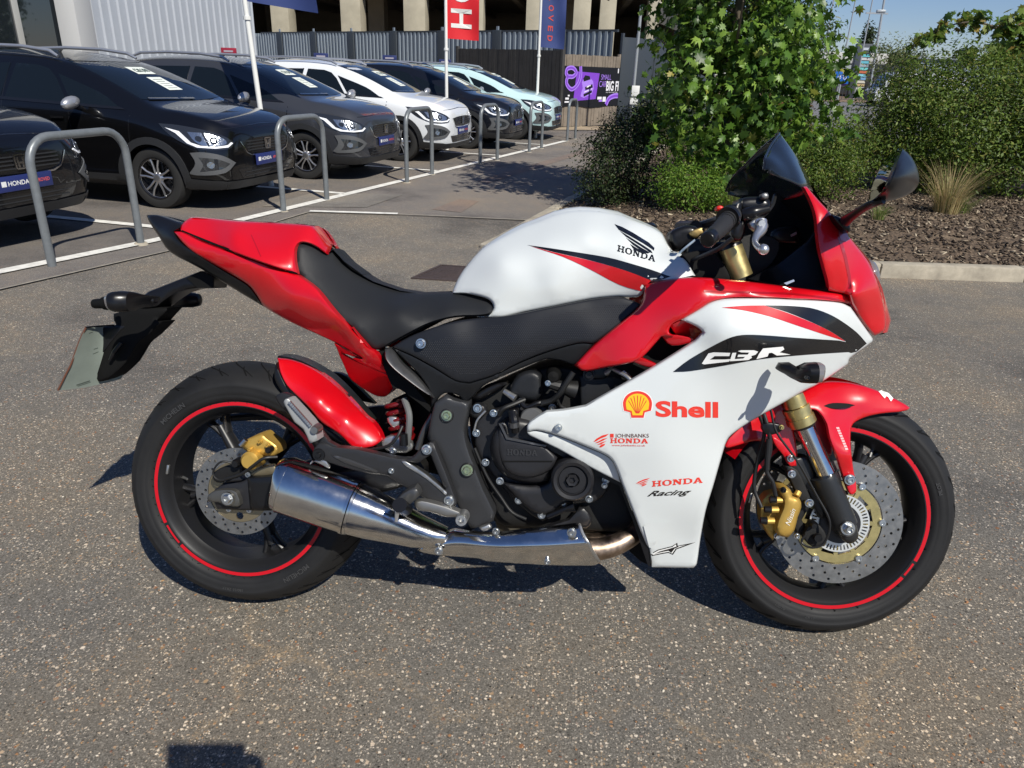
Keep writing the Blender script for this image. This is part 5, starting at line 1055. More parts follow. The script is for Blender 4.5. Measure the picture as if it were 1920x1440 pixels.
pg = pl('passenger_footpeg', 7, [(862,318,1),(872,300),(890,300,1),(1000,420),(1035,480),(1040,515,1),(1000,530,1),(965,455),(920,420)], -.235, mat('worn silver peg', (.33,.34,.34), .45, metal=.3), brk, thick=.04, r=3, back=True)
for t in np.linspace(0, 1, 13):
    x, y = 885+t*105, 318+t*118; pl('peg_tooth', 7, [(x,y),(x+11,y-7),(x+17,y+2),(x+6,y+9)], -.243, alu, pg, thick=.008, r=0, smooth=0)
discpx('peg_pivot', 7, (1028,458), [(0,.01),(18,.01),(22,.004),(25,-.02)], -.232, steel, brk)
pl('exhaust_bracket', 7, [(1000,640),(1010,620,1),(1060,640),(1100,662),(1098,640),(1060,600)], -.185, alu, brk, thick=.006)
# rider peg and brake pedal
peg = tubep('rider_footpeg', [K(7,(1500,870))[0]+(-.20,), K(7,(1465,850))[0]+(-.27,)], [13, 14], plast2)
pl('peg_plate', 7, [(1440,840),(1480,790),(1545,755,1),(1570,800),(1500,860),(1460,880)], -.232, mat('peg casting', (.10,.10,.10), .4, metal=.7), peg, thick=.03, r=4, drop=.006)
tubep('peg_feeler', [K(7,(1455,870))[0]+(-.262,), K(7,(1448,935))[0]+(-.262,)], [4.5, 3], silver, peg)
ped = pl('brake_pedal', 8, [(110,905),(150,895),(220,910),(290,930),(370,960),(412,975),(408,1010),(370,1030),(350,990),(290,990),(200,960),(130,950)], -.215, mat('pedal alloy', (.30,.295,.28), .42, metal=.85), thick=.02, r=4, drop=.005)
discpx('pedal_tip', 8, (378,1000), [(0,.0),(15,.0),(17,.012),(30,.012),(33,.006),(34,-.03)], -.225, alu, ped)
pl('pedal_plate', 8, [(475,1050,1),(530,1030,1),(545,1050),(500,1070)], -.17, alu, ped)

# swingarm and rear brake
swg = pl('swingarm', 7, [(505,770,1),(560,735),(640,728),(680,708,1),(800,700),(1000,700),(1400,640),(1560,600,1),(1600,700),(1400,780),(1000,860),(860,880,1),(690,878),(600,875),(520,870,1),(500,820)], -.118, engm, thick=.045, r=5, drop=.008)
pl('axle_block', 7, [(470,800),(510,775),(580,770),(620,785),(640,850),(600,858),(520,835),(475,832)], -.135, mat('axle plate', (.12,.118,.11), .42, metal=.7), swg, thick=.02, r=3)
discpx('axle_washer', 7, (572,818), [(0,.004),(30,.004),(36,.001),(38,-.01)], -.138, steel, swg); bolt(*K(7,(570,817))[0], -.144, 8.5, swg, hexa=True, name='axle_nut')
pl('swingarm_cap', 7, [(675,708,1),(800,698,1),(860,720),(865,868,1),(795,878),(690,872,1)], -.128, plast2, swg, thick=.03, r=5, drop=.006)
tubep('swingarm_far', [K(7,(520,800))[0]+(.11,), K(7,(900,690))[0]+(.11,), K(7,(1350,560))[0]+(.10,)], 17, engm, swg)
tubep('upper_far_brace', [K(7,(540,400))[0]+(.10,), K(7,(760,385))[0]+(.10,), K(7,(980,400))[0]+(.10,), K(7,(1300,520))[0]+(.08,)], [7, 9, 10, 14], engm, swg)
cal = pl('rear_caliper', 7, [(650,520,1),(690,500),(750,480),(775,500),(830,540),(838,580,1),(800,600),(745,590),(700,580),(655,560)], -.135, goldc, thick=.05, r=6, drop=.012)
discpx('piston_housing', 7, (698,615), [(0,.02),(34,.02),(40,.015),(46,.012),(52,-.03)], -.140, goldc, cal)
discpx('caliper_cap', 7, (790,562), [(0,.014),(10,.014),(16,.01),(18,-.01)], -.145, plast2, cal)
tubep('pad_pin', [K(7,(640,540))[0]+(-.14,), K(7,(668,510))[0]+(-.14,)], 4.5, bolt_m, cal)
for p in ((690,560),(740,520),(780,540)): bolt(*K(7,p)[0], -.140, 3.2, cal, goldc)
tubep('brake_hose', [K(7,(830,600))[0]+(-.15,), K(7,(760,608))[0]+(-.165,), K(7,(700,650))[0]+(-.16,), K(7,(640,690))[0]+(-.15,), K(7,(560,715))[0]+(-.14,)], 3, hose, cal)
tubep('sensor_cable', [K(7,(620,640))[0]+(-.13,), K(7,(540,625))[0]+(-.14,), K(7,(497,680))[0]+(-.14,), K(7,(530,720))[0]+(-.14,), K(7,(620,705))[0]+(-.14,)], 1.8, hose, cal)
pl('sensor_bracket', 7, [(500,680),(560,650),(640,630),(650,680),(600,700),(540,735),(500,720)], -.115, engd, cal, thick=.02, r=3)
discpx('sensor', 7, (620,632), [(0,.012),(16,.012),(22,.006),(24,-.02)], -.13, plast2, cal)
pl('carrier_bracket', 7, [(690,690),(730,660),(810,640),(820,690),(700,700)], -.112, mat('bronze disc carrier', (.30,.25,.16), .4), cal, thick=.01, r=2)
# rear hugger
hug, fh = panel('rear_hugger', K(7,(832,88,1),(900,95),(985,125),(1100,195),(1210,300),(1290,390),(1330,420),(1365,470),(1380,510,1),(1330,545),(1260,555),(1215,545,1),(1150,480),(1060,420),(1000,350),(940,290),(880,230),(845,160)), [(520,672,-.075),(545,674,-.055),(576,685,-.045),(617,710,-.045),(657,748,-.05),(700,800,-.10),(715,825,-.11),(660,835,-.135),(603,792,-.130),(560,745,-.122),(530,710,-.105),(600,745,-.125),(650,780,-.125)], red, r=4, drop=.006, thick=.02, step=8)
panel('hugger_trim', K(7,(829,92,1),(835,75,1),(900,82),(990,115),(1110,190),(1220,300),(1300,395),(1320,420,1),(1290,395),(1205,303),(1095,200),(980,130),(900,98)), [(520,668,-.06),(576,684,-.035),(657,748,-.04),(695,790,-.06)], plast2, hug, r=2, thick=.05)
panel('hugger_lower', K(7,(825,110,1),(845,170),(882,240),(940,300),(1000,360),(1060,430),(1150,490),(1215,550,1),(1140,520),(1050,450),(950,350),(860,270),(815,190)), -.098, plast2, hug, r=2, thick=.02)
# far side peg and chain guard
pl('far_peg_bracket', 7, [(1100,165,1),(1130,160),(1190,180),(1340,325,1),(1240,300),(1170,240)], .16, plast2, thick=.02)
pl('chain_guard', 7, [(1280,345,1),(1420,335),(1460,400),(1400,520),(1320,430)], .07, plast2, thick=.02)
# rear shock
sh = tubep('shock_absorber', [K(7,(1478,300))[0]+(-.04,), K(7,(1500,420))[0]+(-.04,), K(7,(1520,560))[0]+(-.04,)], 11, mat('shock red', (.16,.01,.012), .35, metal=.3))
P0, P1 = B(*K(7,(1450,310))[0], -.06), B(*K(7,(1490,540))[0], -.06); T_ = (P1-P0); L_ = np.linalg.norm(T_); T_ /= L_; X_ = np.cross(T_, (0, 1, 0)); X_ /= np.linalg.norm(X_); Y_ = np.cross(T_, X_)
MB().tube([P0+T_*L_*t+.026*(cos(2*pi*6*t)*X_+sin(2*pi*6*t)*Y_) for t in np.linspace(0, 1, 110)], .006, 8).build('coil_spring', spring, sh)
tubep('reservoir_hose', [K(7,(1490,300))[0]+(-.11,), K(7,(1515,380))[0]+(-.13,), K(7,(1512,470))[0]+(-.13,), K(7,(1505,540))[0]+(-.12,)], 6, mat('grey hose', (.12,.125,.125), .5), sh)
tubep('hose_union', [K(7,(1485,480))[0]+(-.14,), K(7,(1488,540))[0]+(-.14,)], 8, plast2, sh)
tubep('brake_line', [K(7,(1300,565))[0]+(-.14,), K(7,(1400,545))[0]+(-.15,), K(7,(1450,500))[0]+(-.15,), K(7,(1480,440))[0]+(-.14,)], 3, hose, sh)
pl('linkage', 7, [(1370,520),(1420,490),(1480,500),(1540,540),(1500,580),(1400,570)], -.10, alu, sh, thick=.02)
pl('linkage_plate', 7, [(1400,400),(1430,390),(1470,410),(1450,450),(1420,440)], -.09, alu, sh)
bolt(*K(7,(1430,570))[0], -.15, 5, sh)
tubep('frame_tube', [K(7,(1640,380))[0]+(-.12,), K(7,(1590,470))[0]+(-.12,), K(7,(1560,560))[0]+(-.12,)], 6, frm)
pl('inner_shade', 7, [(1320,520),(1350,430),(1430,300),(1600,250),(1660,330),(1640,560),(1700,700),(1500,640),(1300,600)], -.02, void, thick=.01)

# ------------------------------------------------------------ exhaust
def loft_px(name, secs, m, parent=bike, n=40, flat=1.0, cap=(True, True)):
    """secs: (u, v, half height px, lateral centre, lateral half width m)"""
    Cn = np.array([B(u, v, y) for u, v, h, y, w_ in secs]); T = np.gradient(Cn, axis=0); T /= np.linalg.norm(T, axis=1)[:, None]; V = []
    for i, (u, v, h, y, w_) in enumerate(secs):
        N_ = np.cross(T[i], (0, -1, 0)); N_ /= np.linalg.norm(N_); s = mpp(u, v, y-w_*.6)
        for k in range(n):
            t = 2*pi*k/n; c_, s_ = cos(t), sin(t); e = 2/2.5; V.append(Cn[i]+N_*h*s*np.sign(s_)*abs(s_)**e+np.array([0, -1, 0])*w_*np.sign(c_)*abs(c_)**e)
    F = [(i*n+k, i*n+(k+1) % n, (i+1)*n+(k+1) % n, (i+1)*n+k) for i in range(len(secs)-1) for k in range(n)]
    if cap[0]: F.append(tuple(range(n-1, -1, -1)))
    if cap[1]: F.append(tuple((len(secs)-1)*n+k for k in range(n)))
    return mk(name, V, F, m, parent, True, 40)
def c7(x, y): return K(7, (x, y))[0]
sc7 = 2.769
exh = loft_px('muffler', [(*c7(868,742), 141/sc7, -.168, .058), (*c7(884,748), 143/sc7, -.168, .060), (*c7(1000,788), 141/sc7, -.168, .060), (*c7(1120,830), 138/sc7, -.168, .060), (*c7(1212,862), 135/sc7, -.166, .059)], chrome, cap=(True, True))
loft_px('muffler_end_cap', [(*c7(838,735), 126/sc7, -.168, .050), (*c7(843,736), 132/sc7, -.168, .054), (*c7(872,744), 143/sc7, -.168, .0605), (*c7(880,747), 144/sc7, -.168, .061)], chrome, exh)
loft_px('end_cap_face', [(*c7(834,733), 112/sc7, -.168, .042), (*c7(839,735), 120/sc7, -.168, .047)], mat('dark steel', (.18,.17,.16), .3, metal=1), exh)
loft_px('muffler_strap', [(*c7(1203,859), 139/sc7, -.166, .0615), (*c7(1218,864), 139/sc7, -.166, .0615)], chrome, exh)
loft_px('muffler_strap', [(*c7(1222,866), 136/sc7, -.166, .060), (*c7(1234,870), 134/sc7, -.166, .0595)], chrome, exh)
loft_px('muffler_cone', [(*c7(1232,869), 131/sc7, -.165, .058), (*c7(1330,905), 120/sc7, -.163, .054), (*c7(1450,944), 102/sc7, -.158, .048), (*c7(1560,985), 82/sc7, -.152, .042), (*c7(1650,1005), 62/sc7, -.150, .036), (*c7(1712,1010), 40/sc7, -.148, .028)], chrome, exh)
discpx('drain_bolt', 7, (1490,1034), [(0,.004),(14,.003),(18,0),(20,-.01)], -.186, steel, exh)
_tu, _tv = np.array(K(8,(100,1175),(200,1120),(330,1058),(580,1078),(900,1046),(1040,1028),(1160,1016),(1300,1005))).T; _bu, _bv = np.array(K(8,(100,1190),(250,1206),(520,1240),(850,1260),(1150,1262))).T
def shield_y(P):
    u, v = P[:, 0], P[:, 1]; a = np.interp(u, _tu, _tv); b_ = np.interp(u, _bu, _bv)
    for d_ in (-18, 18): a = a+np.interp(u+d_, _tu, _tv); b_ = b_+np.interp(u+d_, _bu, _bv)
    a, b_ = a/3-3, b_/3+3; t = np.clip((v-a)/np.maximum(b_-a, 8), 0, 1); s_ = np.where(t < .46, (.46-t)/.46, (t-.46)/.54); q = np.sqrt(s_*s_+.02)-.1414
    return -(.172+.030*sst(783, 1000, u))+q*(.018+.016*sst(783, 1000, u))
hs, fhs = panel('heat_shield', K(8,(128,1176,1),(170,1145),(230,1110),(290,1075),(330,1060,1),(450,1078),(580,1080),(700,1066),(900,1046),(1030,1030),(1048,1036,1),(1062,1075),(1110,1160),(1158,1240,1),(1140,1255),(1110,1262,1),(850,1258),(520,1238),(470,1222),(250,1205),(160,1190)), shield_y, chrome, exh, r=4, drop=.008, thick=.012, step=7)
panel('shield_edge', K(8,(1032,1030,1),(1050,1036),(1064,1075),(1112,1160),(1160,1241,1),(1140,1240),(1098,1165),(1050,1080)), lambda P: shield_y(P)-.003, alu, hs, r=1, drop=.001, thick=.004)
for x, y, r, Y in ((248,1180,8,-.182),(570,1070,7,-.178),(996,1077,9,-.212),(858,1240,6,-.184)): bolt(*K(8,(x,y))[0], Y, r*.72, hs)
tubep('header_pipe', [K(8,(1000,1150))[0]+(-.150,), K(8,(1120,1170))[0]+(-.150,), K(8,(1210,1155))[0]+(-.145,), K(8,(1290,1120))[0]+(-.135,), K(8,(1370,1060))[0]+(-.11,), K(8,(1420,960))[0]+(-.08,)], [20, 20.5, 20, 19, 18, 18], pipe, exh, n=24)
tubep('header_pipe', [K(8,(1000,1140))[0]+(-.08,), K(8,(1150,1130))[0]+(-.07,), K(8,(1290,1090))[0]+(-.06,), K(8,(1400,980))[0]+(-.02,)], [18]*4, pipe, exh, n=18)
pl('belly_catch', 8, [(1180,900),(1270,800),(1360,1000),(1430,1180),(1440,1265),(1320,1180),(1330,1060),(1250,1080),(1230,1000)], -.05, void, thick=.08, back=True)

# ------------------------------------------------------------ front fork, mudguard, brake
FK = -.105
fork = tubep('front_fork', [K(9,(690,200))[0]+(FK,), K(9,(735,268))[0]+(FK,), K(9,(752,312))[0]+(FK,)], [19, 20.5, 21], gold, n=32)
tubep('fork_collar', [K(9,(752,315))[0]+(FK,), K(9,(765,345))[0]+(FK,)], [25, 25], gold, fork, n=32)
tubep('fork_collar', [K(9,(765,345))[0]+(FK,), K(9,(772,362))[0]+(FK,)], [23.5, 23.5], gold, fork, n=32)
tubep('fork_collar', [K(9,(772,362))[0]+(FK,), K(9,(788,398))[0]+(FK,)], [25, 25], gold, fork, n=32)
tubep('dust_seal', [K(9,(788,398))[0]+(FK,), K(9,(794,412))[0]+(FK,)], [22, 20], hose, fork, n=32)
tubep('fork_slider', [K(9,(792,405))[0]+(FK,), K(9,(910,672))[0]+(FK,)], [16.8, 16.8], chrome, fork, n=36)
leg_m = mat('fork leg black', (.018,.019,.020), .36, bump=(700,.15,.0004))
tubep('fork_leg', [K(9,(888,655))[0]+(FK,), K(9,(892,664))[0]+(FK,), K(9,(985,885))[0]+(FK,)], [21, 24.5, 24], leg_m, fork, n=36)
pl('fork_foot', 9, [(935,850),(985,835),(1030,855),(1055,930),(1040,965),(1000,975),(960,935)], -.128, leg_m, fork, thick=.05, r=8, drop=.012)
pl('fork_flange', 9, [(815,560),(850,660),(880,720),(900,840),(860,850),(830,770),(790,700),(750,650),(700,600),(720,540),(760,560)], -.098, leg_m, fork, thick=.03, r=5, drop=.008)
discpx('axle_washer', 9, (1000,905), [(0,.005),(34,.005),(38,.002),(40,-.006)], -.130, mat('axle plate', (.12,.118,.11), .42), fork)
bolt(*K(9,(1003,903))[0], -.142, 9.5, fork, hexa=True, name='axle_nut')
discpx('axle_end', 9, (1010,906), [(0,.002),(10,.002),(13,.008),(18,.008),(20,-.01)], -.150, bolt_m, fork)
tubep('front_fork', [K(9,(690,200))[0]+(.105,), K(9,(772,362))[0]+(.105,)], [22, 22], gold, n=20)
tubep('fork_leg', [K(9,(780,362))[0]+(.105,), K(9,(985,885))[0]+(.105,)], [19, 21], leg_m, fork, n=20)
MUDC = [(1500,722,-.082),(1560,716,-.060),(1640,725,-.052),(1704,762,-.055),(1690,775,-.066),(1640,772,-.078),(1600,785,-.085),(1560,760,-.105),(1510,760,-.118),(1560,800,-.120),(1600,830,-.110),(1580,880,-.118),(1600,925,-.120),(1592,850,-.128),(1480,745,-.100),(1620,750,-.078)]
mud, fmu = panel('front_mudguard', K(9,(700,290,1),(790,240),(870,200,1),(930,194),(1020,202),(1120,228),(1200,262),(1270,298),(1302,320,1),(1290,332),(1250,341,1),(1170,348),(1100,362),(1045,385),(1022,410),(1016,460),(1020,540),(1030,620),(1042,680),(1044,720),(1030,740,1),(1012,738),(995,700),(975,640),(950,560),(915,470),(900,400),(870,350),(840,330),(800,330),(750,320)), MUDC, red, r=4, drop=.006, thick=.012, mirror=True, step=8)
panel('mudguard_slot', K(9,(884,312,1),(930,298),(1000,300),(1038,308,1),(1000,320),(930,324)), [(1545,760,-.1115),(1600,761,-.098),(1570,757,-.105),(1572,766,-.108)], void, mud, r=0, thick=.002, step=8)
for q in ([(1150,240),(1165,236),(1190,262),(1180,275)], [(1165,236),(1200,250),(1222,275),(1210,290),(1198,270),(1175,250)]): decal('mudguard_mark', K(9,*q), fmu, swht, mud, off=.0012, smooth=0)
for k in range(9):
    x, y = 945+k*5.2, 415+k*12.5; decal('mudguard_lettering', K(9,(x,y),(x+14,y-2),(x+18,y+7),(x+5,y+9)), fmu, mat('faded sticker', (.75,.4,.4), .4), mud, off=.001, smooth=0)
bolt(*K(9,(1013,668))[0], -.124, 7.5, mud)
MUDI = [(1360,827,-.10),(1430,780,-.085),(1500,860,-.09),(1470,770,-.09)]
panel('mudguard_rear', K(9,(408,500,1),(430,465),(520,385),(620,330),(700,300),(740,420),(760,560),(730,560,1),(700,540),(660,500),(560,480),(480,500),(420,515)), MUDI, red, mud, r=3, thick=.01, mirror=True)
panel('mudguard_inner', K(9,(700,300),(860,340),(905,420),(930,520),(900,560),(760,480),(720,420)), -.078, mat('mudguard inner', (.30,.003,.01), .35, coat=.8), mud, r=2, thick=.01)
panel('mudguard_strut', K(9,(630,450,1),(680,480),(740,530),(755,600,1),(720,600),(690,550),(650,500)), -.112, red, mud, r=2, thick=.01)
# rear part over the tyre: a curved roof
mb = MB(); V = []
for a in np.linspace(74, 150, 22):
    for y in np.linspace(-.075, .075, 9): V.append(rpt(.315-.03*(y/.075)**2, radians(a), y))
mb.add(place(np.array(V), True), [(9*i+j, 9*i+j+1, 9*i+10+j, 9*i+9+j) for i in range(21) for j in range(8)]); mb.build('mudguard_roof', red, mud)
# caliper
fc_ = pl('front_caliper', 9, [(665,710),(690,700),(725,715),(735,745,1),(770,760),(778,800),(760,850),(745,910),(715,945,1),(680,940),(655,920),(665,860),(690,800),(690,760)], -.150, goldc, thick=.05, r=8, drop=.014)
pl('caliper_back', 9, [(590,760),(640,730),(700,740),(700,820),(670,900),(640,960),(600,900),(580,850)], -.115, goldc, fc_, thick=.03, r=5, drop=.01)
for x, y in ((665,765),(640,812),(620,865)):
    tubep('caliper_boss', [K(9,(x+25,y))[0]+(-.135,), K(9,(x-15,y))[0]+(-.138,)], [6, 6], goldc, fc_)
    tubep('bleed_fitting', [K(9,(x-8,y))[0]+(-.138,), K(9,(x-40,y-2))[0]+(-.138,)], [7.5, 6], plast2, fc_)
tubep('pad_pin', [K(9,(765,725))[0]+(-.135,), K(9,(755,745))[0]+(-.140,)], 6, goldc, fc_)
bolt(*K(9,(692,718))[0], -.149, 4, fc_, plast2)
btext('caliper_lettering', 'Nissin', K(9,(722,890))[0], (30/2.572, -78/2.572), (-24/2.572, -9/2.572), -.1505, mat('caliper print', (.75,.72,.62), .4), fc_, shear=.3)
pl('caliper_bracket', 9, [(700,600),(760,620),(800,700),(830,780),(820,800),(780,860),(800,900),(760,940),(740,840),(770,780),(740,700)], -.108, engd, fc_, thick=.02, r=3)
for x, y, r in ((733,640,7),(817,780,7.5),(728,565,6.5),(757,940,5),(660,940,5)): bolt(*K(9,(x,y))[0], -.128, r*.8, fc_)
pl('sensor_bracket', 9, [(790,930),(830,870),(870,890),(900,940),(880,990),(830,990),(795,960)], -.122, engd, fc_, thick=.02, r=3)
discpx('sensor', 9, (835,885), [(0,.01),(12,.01),(16,.005),(18,-.01)], -.13, plast2, fc_); discpx('sensor', 9, (855,945), [(0,.008),(18,.008),(22,0)], -.13, plast2, fc_)
tubep('brake_hose', [K(9,(590,330))[0]+(-.13,), K(9,(620,430))[0]+(-.14,), K(9,(628,520))[0]+(-.14,), K(9,(610,620))[0]+(-.14,), K(9,(640,680))[0]+(-.14,), K(9,(655,745))[0]+(-.14,)], 4, hose, fc_)
tubep('hose_guard', [K(9,(622,470))[0]+(-.14,), K(9,(615,560))[0]+(-.14,), K(9,(612,620))[0]+(-.14,)], 5.2, hose, fc_)
tubep('brake_hose', [K(9,(570,340))[0]+(-.13,), K(9,(600,440))[0]+(-.13,), K(9,(570,560))[0]+(-.12,), K(9,(550,700))[0]+(-.12,), K(9,(585,800))[0]+(-.13,)], 3.5, hose, fc_)
tubep('sensor_cable', [K(9,(630,330))[0]+(-.14,), K(9,(660,440))[0]+(-.145,), K(9,(760,580))[0]+(-.145,), K(9,(850,740))[0]+(-.145,), K(9,(915,870))[0]+(-.150,), K(9,(890,970))[0]+(-.145,), K(9,(830,995))[0]+(-.14,), K(9,(780,970))[0]+(-.13,), K(9,(800,930))[0]+(-.13,)], 2.2, hose, fc_)
pl('hose_clamp', 9, [(590,400),(650,395),(690,410),(680,435),(640,450),(600,445)], -.145, plast2, fc_, thick=.015, r=2)
bolt(*K(9,(683,415))[0], -.148, 3.5, fc_, gold)

# ------------------------------------------------------------ indicators, mirror, controls
def blob(name, secs, m, parent, n=24): return loft_px(name, secs, m, parent, n)
ind = blob('front_indicator', [(*K(6,(884,1352))[0], 2, -.262, .004), (*K(6,(905,1345))[0], 9, -.265, .014), (*K(6,(945,1350))[0], 12, -.275, .018), (*K(6,(985,1375))[0], 12, -.295, .020), (*K(6,(1015,1385))[0], 16, -.310, .024), (*K(6,(1060,1378))[0], 20, -.320, .028), (*K(6,(1105,1376))[0], 20, -.322, .028)], plast2, bike)
blob('indicator_lens', [(*K(6,(1104,1376))[0], 20.5, -.322, .0285), (*K(6,(1130,1376))[0], 19.5, -.322, .027), (*K(6,(1140,1377))[0], 17, -.322, .022), (*K(6,(1146,1378))[0], 9, -.322, .012)], lens, ind)
bolt(*K(6,(1062,1405))[0], -.350, 3, ind, plast2)
mir = blob('rear_view_mirror', [(*K(6,(1455,412))[0], 5, -.33, .02), (*K(6,(1470,370))[0], 14, -.34, .05), (*K(6,(1510,320))[0], 24, -.35, .065)], plast2, bike) if False else None
MY = -.315
mh = K(6,(1594,114,1),(1640,155),(1675,215),(1691,285),(1680,328),(1645,365),(1590,392),(1530,408),(1470,416),(1412,411,1),(1440,395),(1490,345),(1530,270),(1562,195))
mir, fmi = panel('rear_view_mirror', mh, [(1691,278,-.300),(1723,335,-.290),(1705,362,-.300),(1650,378,-.315),(1631,377,-.330),(1680,325,-.395),(1700,330,-.365),(1672,355,-.385),(1655,360,-.37),(1683,300,-.365),(1660,340,-.395)], plast2, r=5, drop=.02, thick=.01, step=6)
gq = K(6,(1594,114),(1562,195),(1530,270),(1490,345),(1440,395),(1412,411),(1410,395),(1430,330),(1455,265),(1482,210),(1512,170),(1542,145),(1570,120))
mg, _ = panel('mirror_glass', gq, [(1691,278,-.300),(1680,325,-.392),(1655,360,-.378),(1631,375,-.335),(1640,340,-.30),(1655,308,-.27),(1680,283,-.275)], mirm, mir, r=0, thick=.004, step=8)
tubep('mirror_stalk', [K(6,(1490,405))[0]+(-.335,), K(6,(1440,420))[0]+(-.32,), K(6,(1380,450))[0]+(-.29,), K(6,(1320,490))[0]+(-.25,), K(6,(1280,520))[0]+(-.215,)], [7, 8, 7.5, 9, 12], plast2, mir, n=16)
pl('mirror_base', 6, [(1200,488,1),(1240,500),(1290,530),(1305,570),(1290,590,1),(1250,560),(1215,520)], -.205, plast2, mir, thick=.03, r=4, drop=.008)
def flip_copy(o, parent):
    me = o.data.copy(); co = np.empty(len(me.vertices)*3); me.vertices.foreach_get('co', co); co = co.reshape(-1, 3); co[:, 1] *= -1; me.vertices.foreach_set('co', co.ravel()); me.flip_normals(); me.update()
    c = link(o.name.split('.')[0], me, parent)
    for ch in list(o.children): flip_copy(ch, c)
    return c
flip_copy(mir, bike)
# clip-on, grip, lever
bar = tubep('handlebar_grip', [K(6,(515,615))[0]+(-.375,), K(6,(560,575))[0]+(-.34,), K(6,(600,530))[0]+(-.29,), K(6,(640,490))[0]+(-.25,)], [14, 15.5, 17, 18], mat('grip rubber', (.018,.018,.019), .6), bike, n=24)
for t in np.linspace(.18, .80, 9):
    a = np.array(K(6,(515,615))[0]+(-.375,)); b_ = np.array(K(6,(640,490))[0]+(-.25,)); p = a+(b_-a)*t; q = a+(b_-a)*(t+.03); tubep('grip_rib', [tuple(p), tuple(q)], 15.5+2.6*t, rubberd, bar, n=20, res=2)
tubep('bar_end_weight', [K(6,(497,632))[0]+(-.392,), K(6,(502,628))[0]+(-.388,), K(6,(520,610))[0]+(-.370,), K(6,(535,598))[0]+(-.360,)], [12, 15.5, 15.5, 13], plast2, bar, n=28)
tubep('grip_flange', [K(6,(612,512))[0]+(-.275,), K(6,(622,505))[0]+(-.268,)], [23, 23], plast2, bar, n=28)
sw = pl('switch_housing', 6, [(600,440),(650,430),(700,400),(690,480),(720,520),(700,620),(660,640),(620,600),(640,520)], -.22, plast2, bar, thick=.06, r=8, drop=.015)
pl('kill_switch', 6, [(548,452),(560,437),(582,438),(592,452),(575,462),(555,462)], -.245, mat('switch red', (.55,.02,.01), .35), sw, thick=.02, r=3)
mcy = pl('brake_master_cylinder', 6, [(675,400),(780,385),(845,400),(860,440),(840,470),(740,480),(690,470)], -.20, plast2, bar, thick=.06, r=8, drop=.015)
pl('reservoir_cap', 6, [(805,370),(838,365),(842,395),(808,398)], -.215, mat('dull alloy', (.25,.25,.25), .4, metal=.8), mcy, thick=.02, r=3)
tubep('master_tube', [K(6,(700,490))[0]+(-.22,), K(6,(760,475))[0]+(-.225,), K(6,(840,455))[0]+(-.22,)], [12, 13, 8], plast2, mcy, n=20)
tubep('brake_line', [K(6,(720,505))[0]+(-.23,), K(6,(800,500))[0]+(-.22,), K(6,(860,440))[0]+(-.18,), K(6,(880,380))[0]+(-.12,)], 4, hose, mcy)
tubep('throttle_cable', [K(6,(640,620))[0]+(-.22,), K(6,(560,680))[0]+(-.20,), K(6,(470,720))[0]+(-.16,), K(6,(400,750))[0]+(-.12,)], 4, hose, bar)
tubep('throttle_cable', [K(6,(330,715))[0]+(-.10,), K(6,(380,670))[0]+(-.12,), K(6,(430,630))[0]+(-.13,)], 2.2, mat('pale cable', (.4,.5,.6), .4), bar)
lev = tubep('brake_lever', [K(6,(800,525))[0]+(-.24,), K(6,(800,570))[0]+(-.25,), K(6,(775,610))[0]+(-.27,), K(6,(768,645))[0]+(-.29,), K(6,(790,675))[0]+(-.31,), K(6,(812,682))[0]+(-.32,)], [12, 12, 7.5, 5.5, 6, 6], silver, bar, n=16)
u_, v_ = K(6,(815,683))[0]; mb = MB(); s_ = 10.5*mpp(u_, v_, -.32); mb.lathe([(s_*sin(t), s_*-cos(t)) for t in np.linspace(0, pi, 13)], B(u_, v_, -.32), (0, -1, 0), 20); mb.build('lever_ball', silver, lev)
discpx('lever_pivot', 6, (800,540), [(0,.01),(20,.01),(26,.004),(28,-.02)], -.25, alu, lev)
pl('lever_perch', 6, [(735,535),(790,505),(840,540),(830,570),(770,580)], -.235, alu, lev, thick=.02, r=4)
tubep('fork_tube_top', [K(6,(628,668))[0]+(-.12,), K(6,(690,840))[0]+(-.12,)], [22, 22], gold, fork, n=36)
tubep('fork_cap', [K(6,(618,640))[0]+(-.12,), K(6,(630,672))[0]+(-.12,)], [20, 23], plast2, fork, n=30)
tc_ = pl('top_yoke', 6, [(380,720),(400,640),(480,620),(560,640),(640,640),(700,660),(600,720),(560,800),(480,850),(410,800)], -.10, plast2, bike, thick=.12, r=8, drop=.01, back=True)
pl('ignition_lock', 6, [(280,600),(330,560),(400,545),(450,570),(440,640),(380,680),(310,690)], -.03, plast2, tc_, thick=.06, r=8, drop=.015)
pl('clutch_switch', 6, [(395,590),(440,565),(480,560),(480,590),(430,620)], -.04, mat('brass bits', (.35,.25,.1), .4, metal=.8), tc_, thick=.02)
tubep('far_grip', [K(6,(430,560))[0]+(.20,), K(6,(350,560))[0]+(.36,)], [13, 13], hose, bar)
tubep('far_clip_on', [K(6,(660,480))[0]+(.05,), K(6,(560,520))[0]+(.16,), K(6,(430,560))[0]+(.24,)], [9]*3, plast2, bar)
pl('yoke_label', 6, [(430,735),(490,705),(500,720),(440,750)], -.105, alu, tc_, thick=.002, r=0, smooth=0)
pl('yoke_body', 6, [(440,690),(540,700),(600,780),(640,860),(500,850),(400,830),(330,730)], -.13, void, tc_, thick=.06)
panel('fork_shroud', K(6,(560,640),(760,600),(900,640),(860,760),(740,840),(680,860),(590,820)), -.02, engd, bike, r=0, thick=.02)

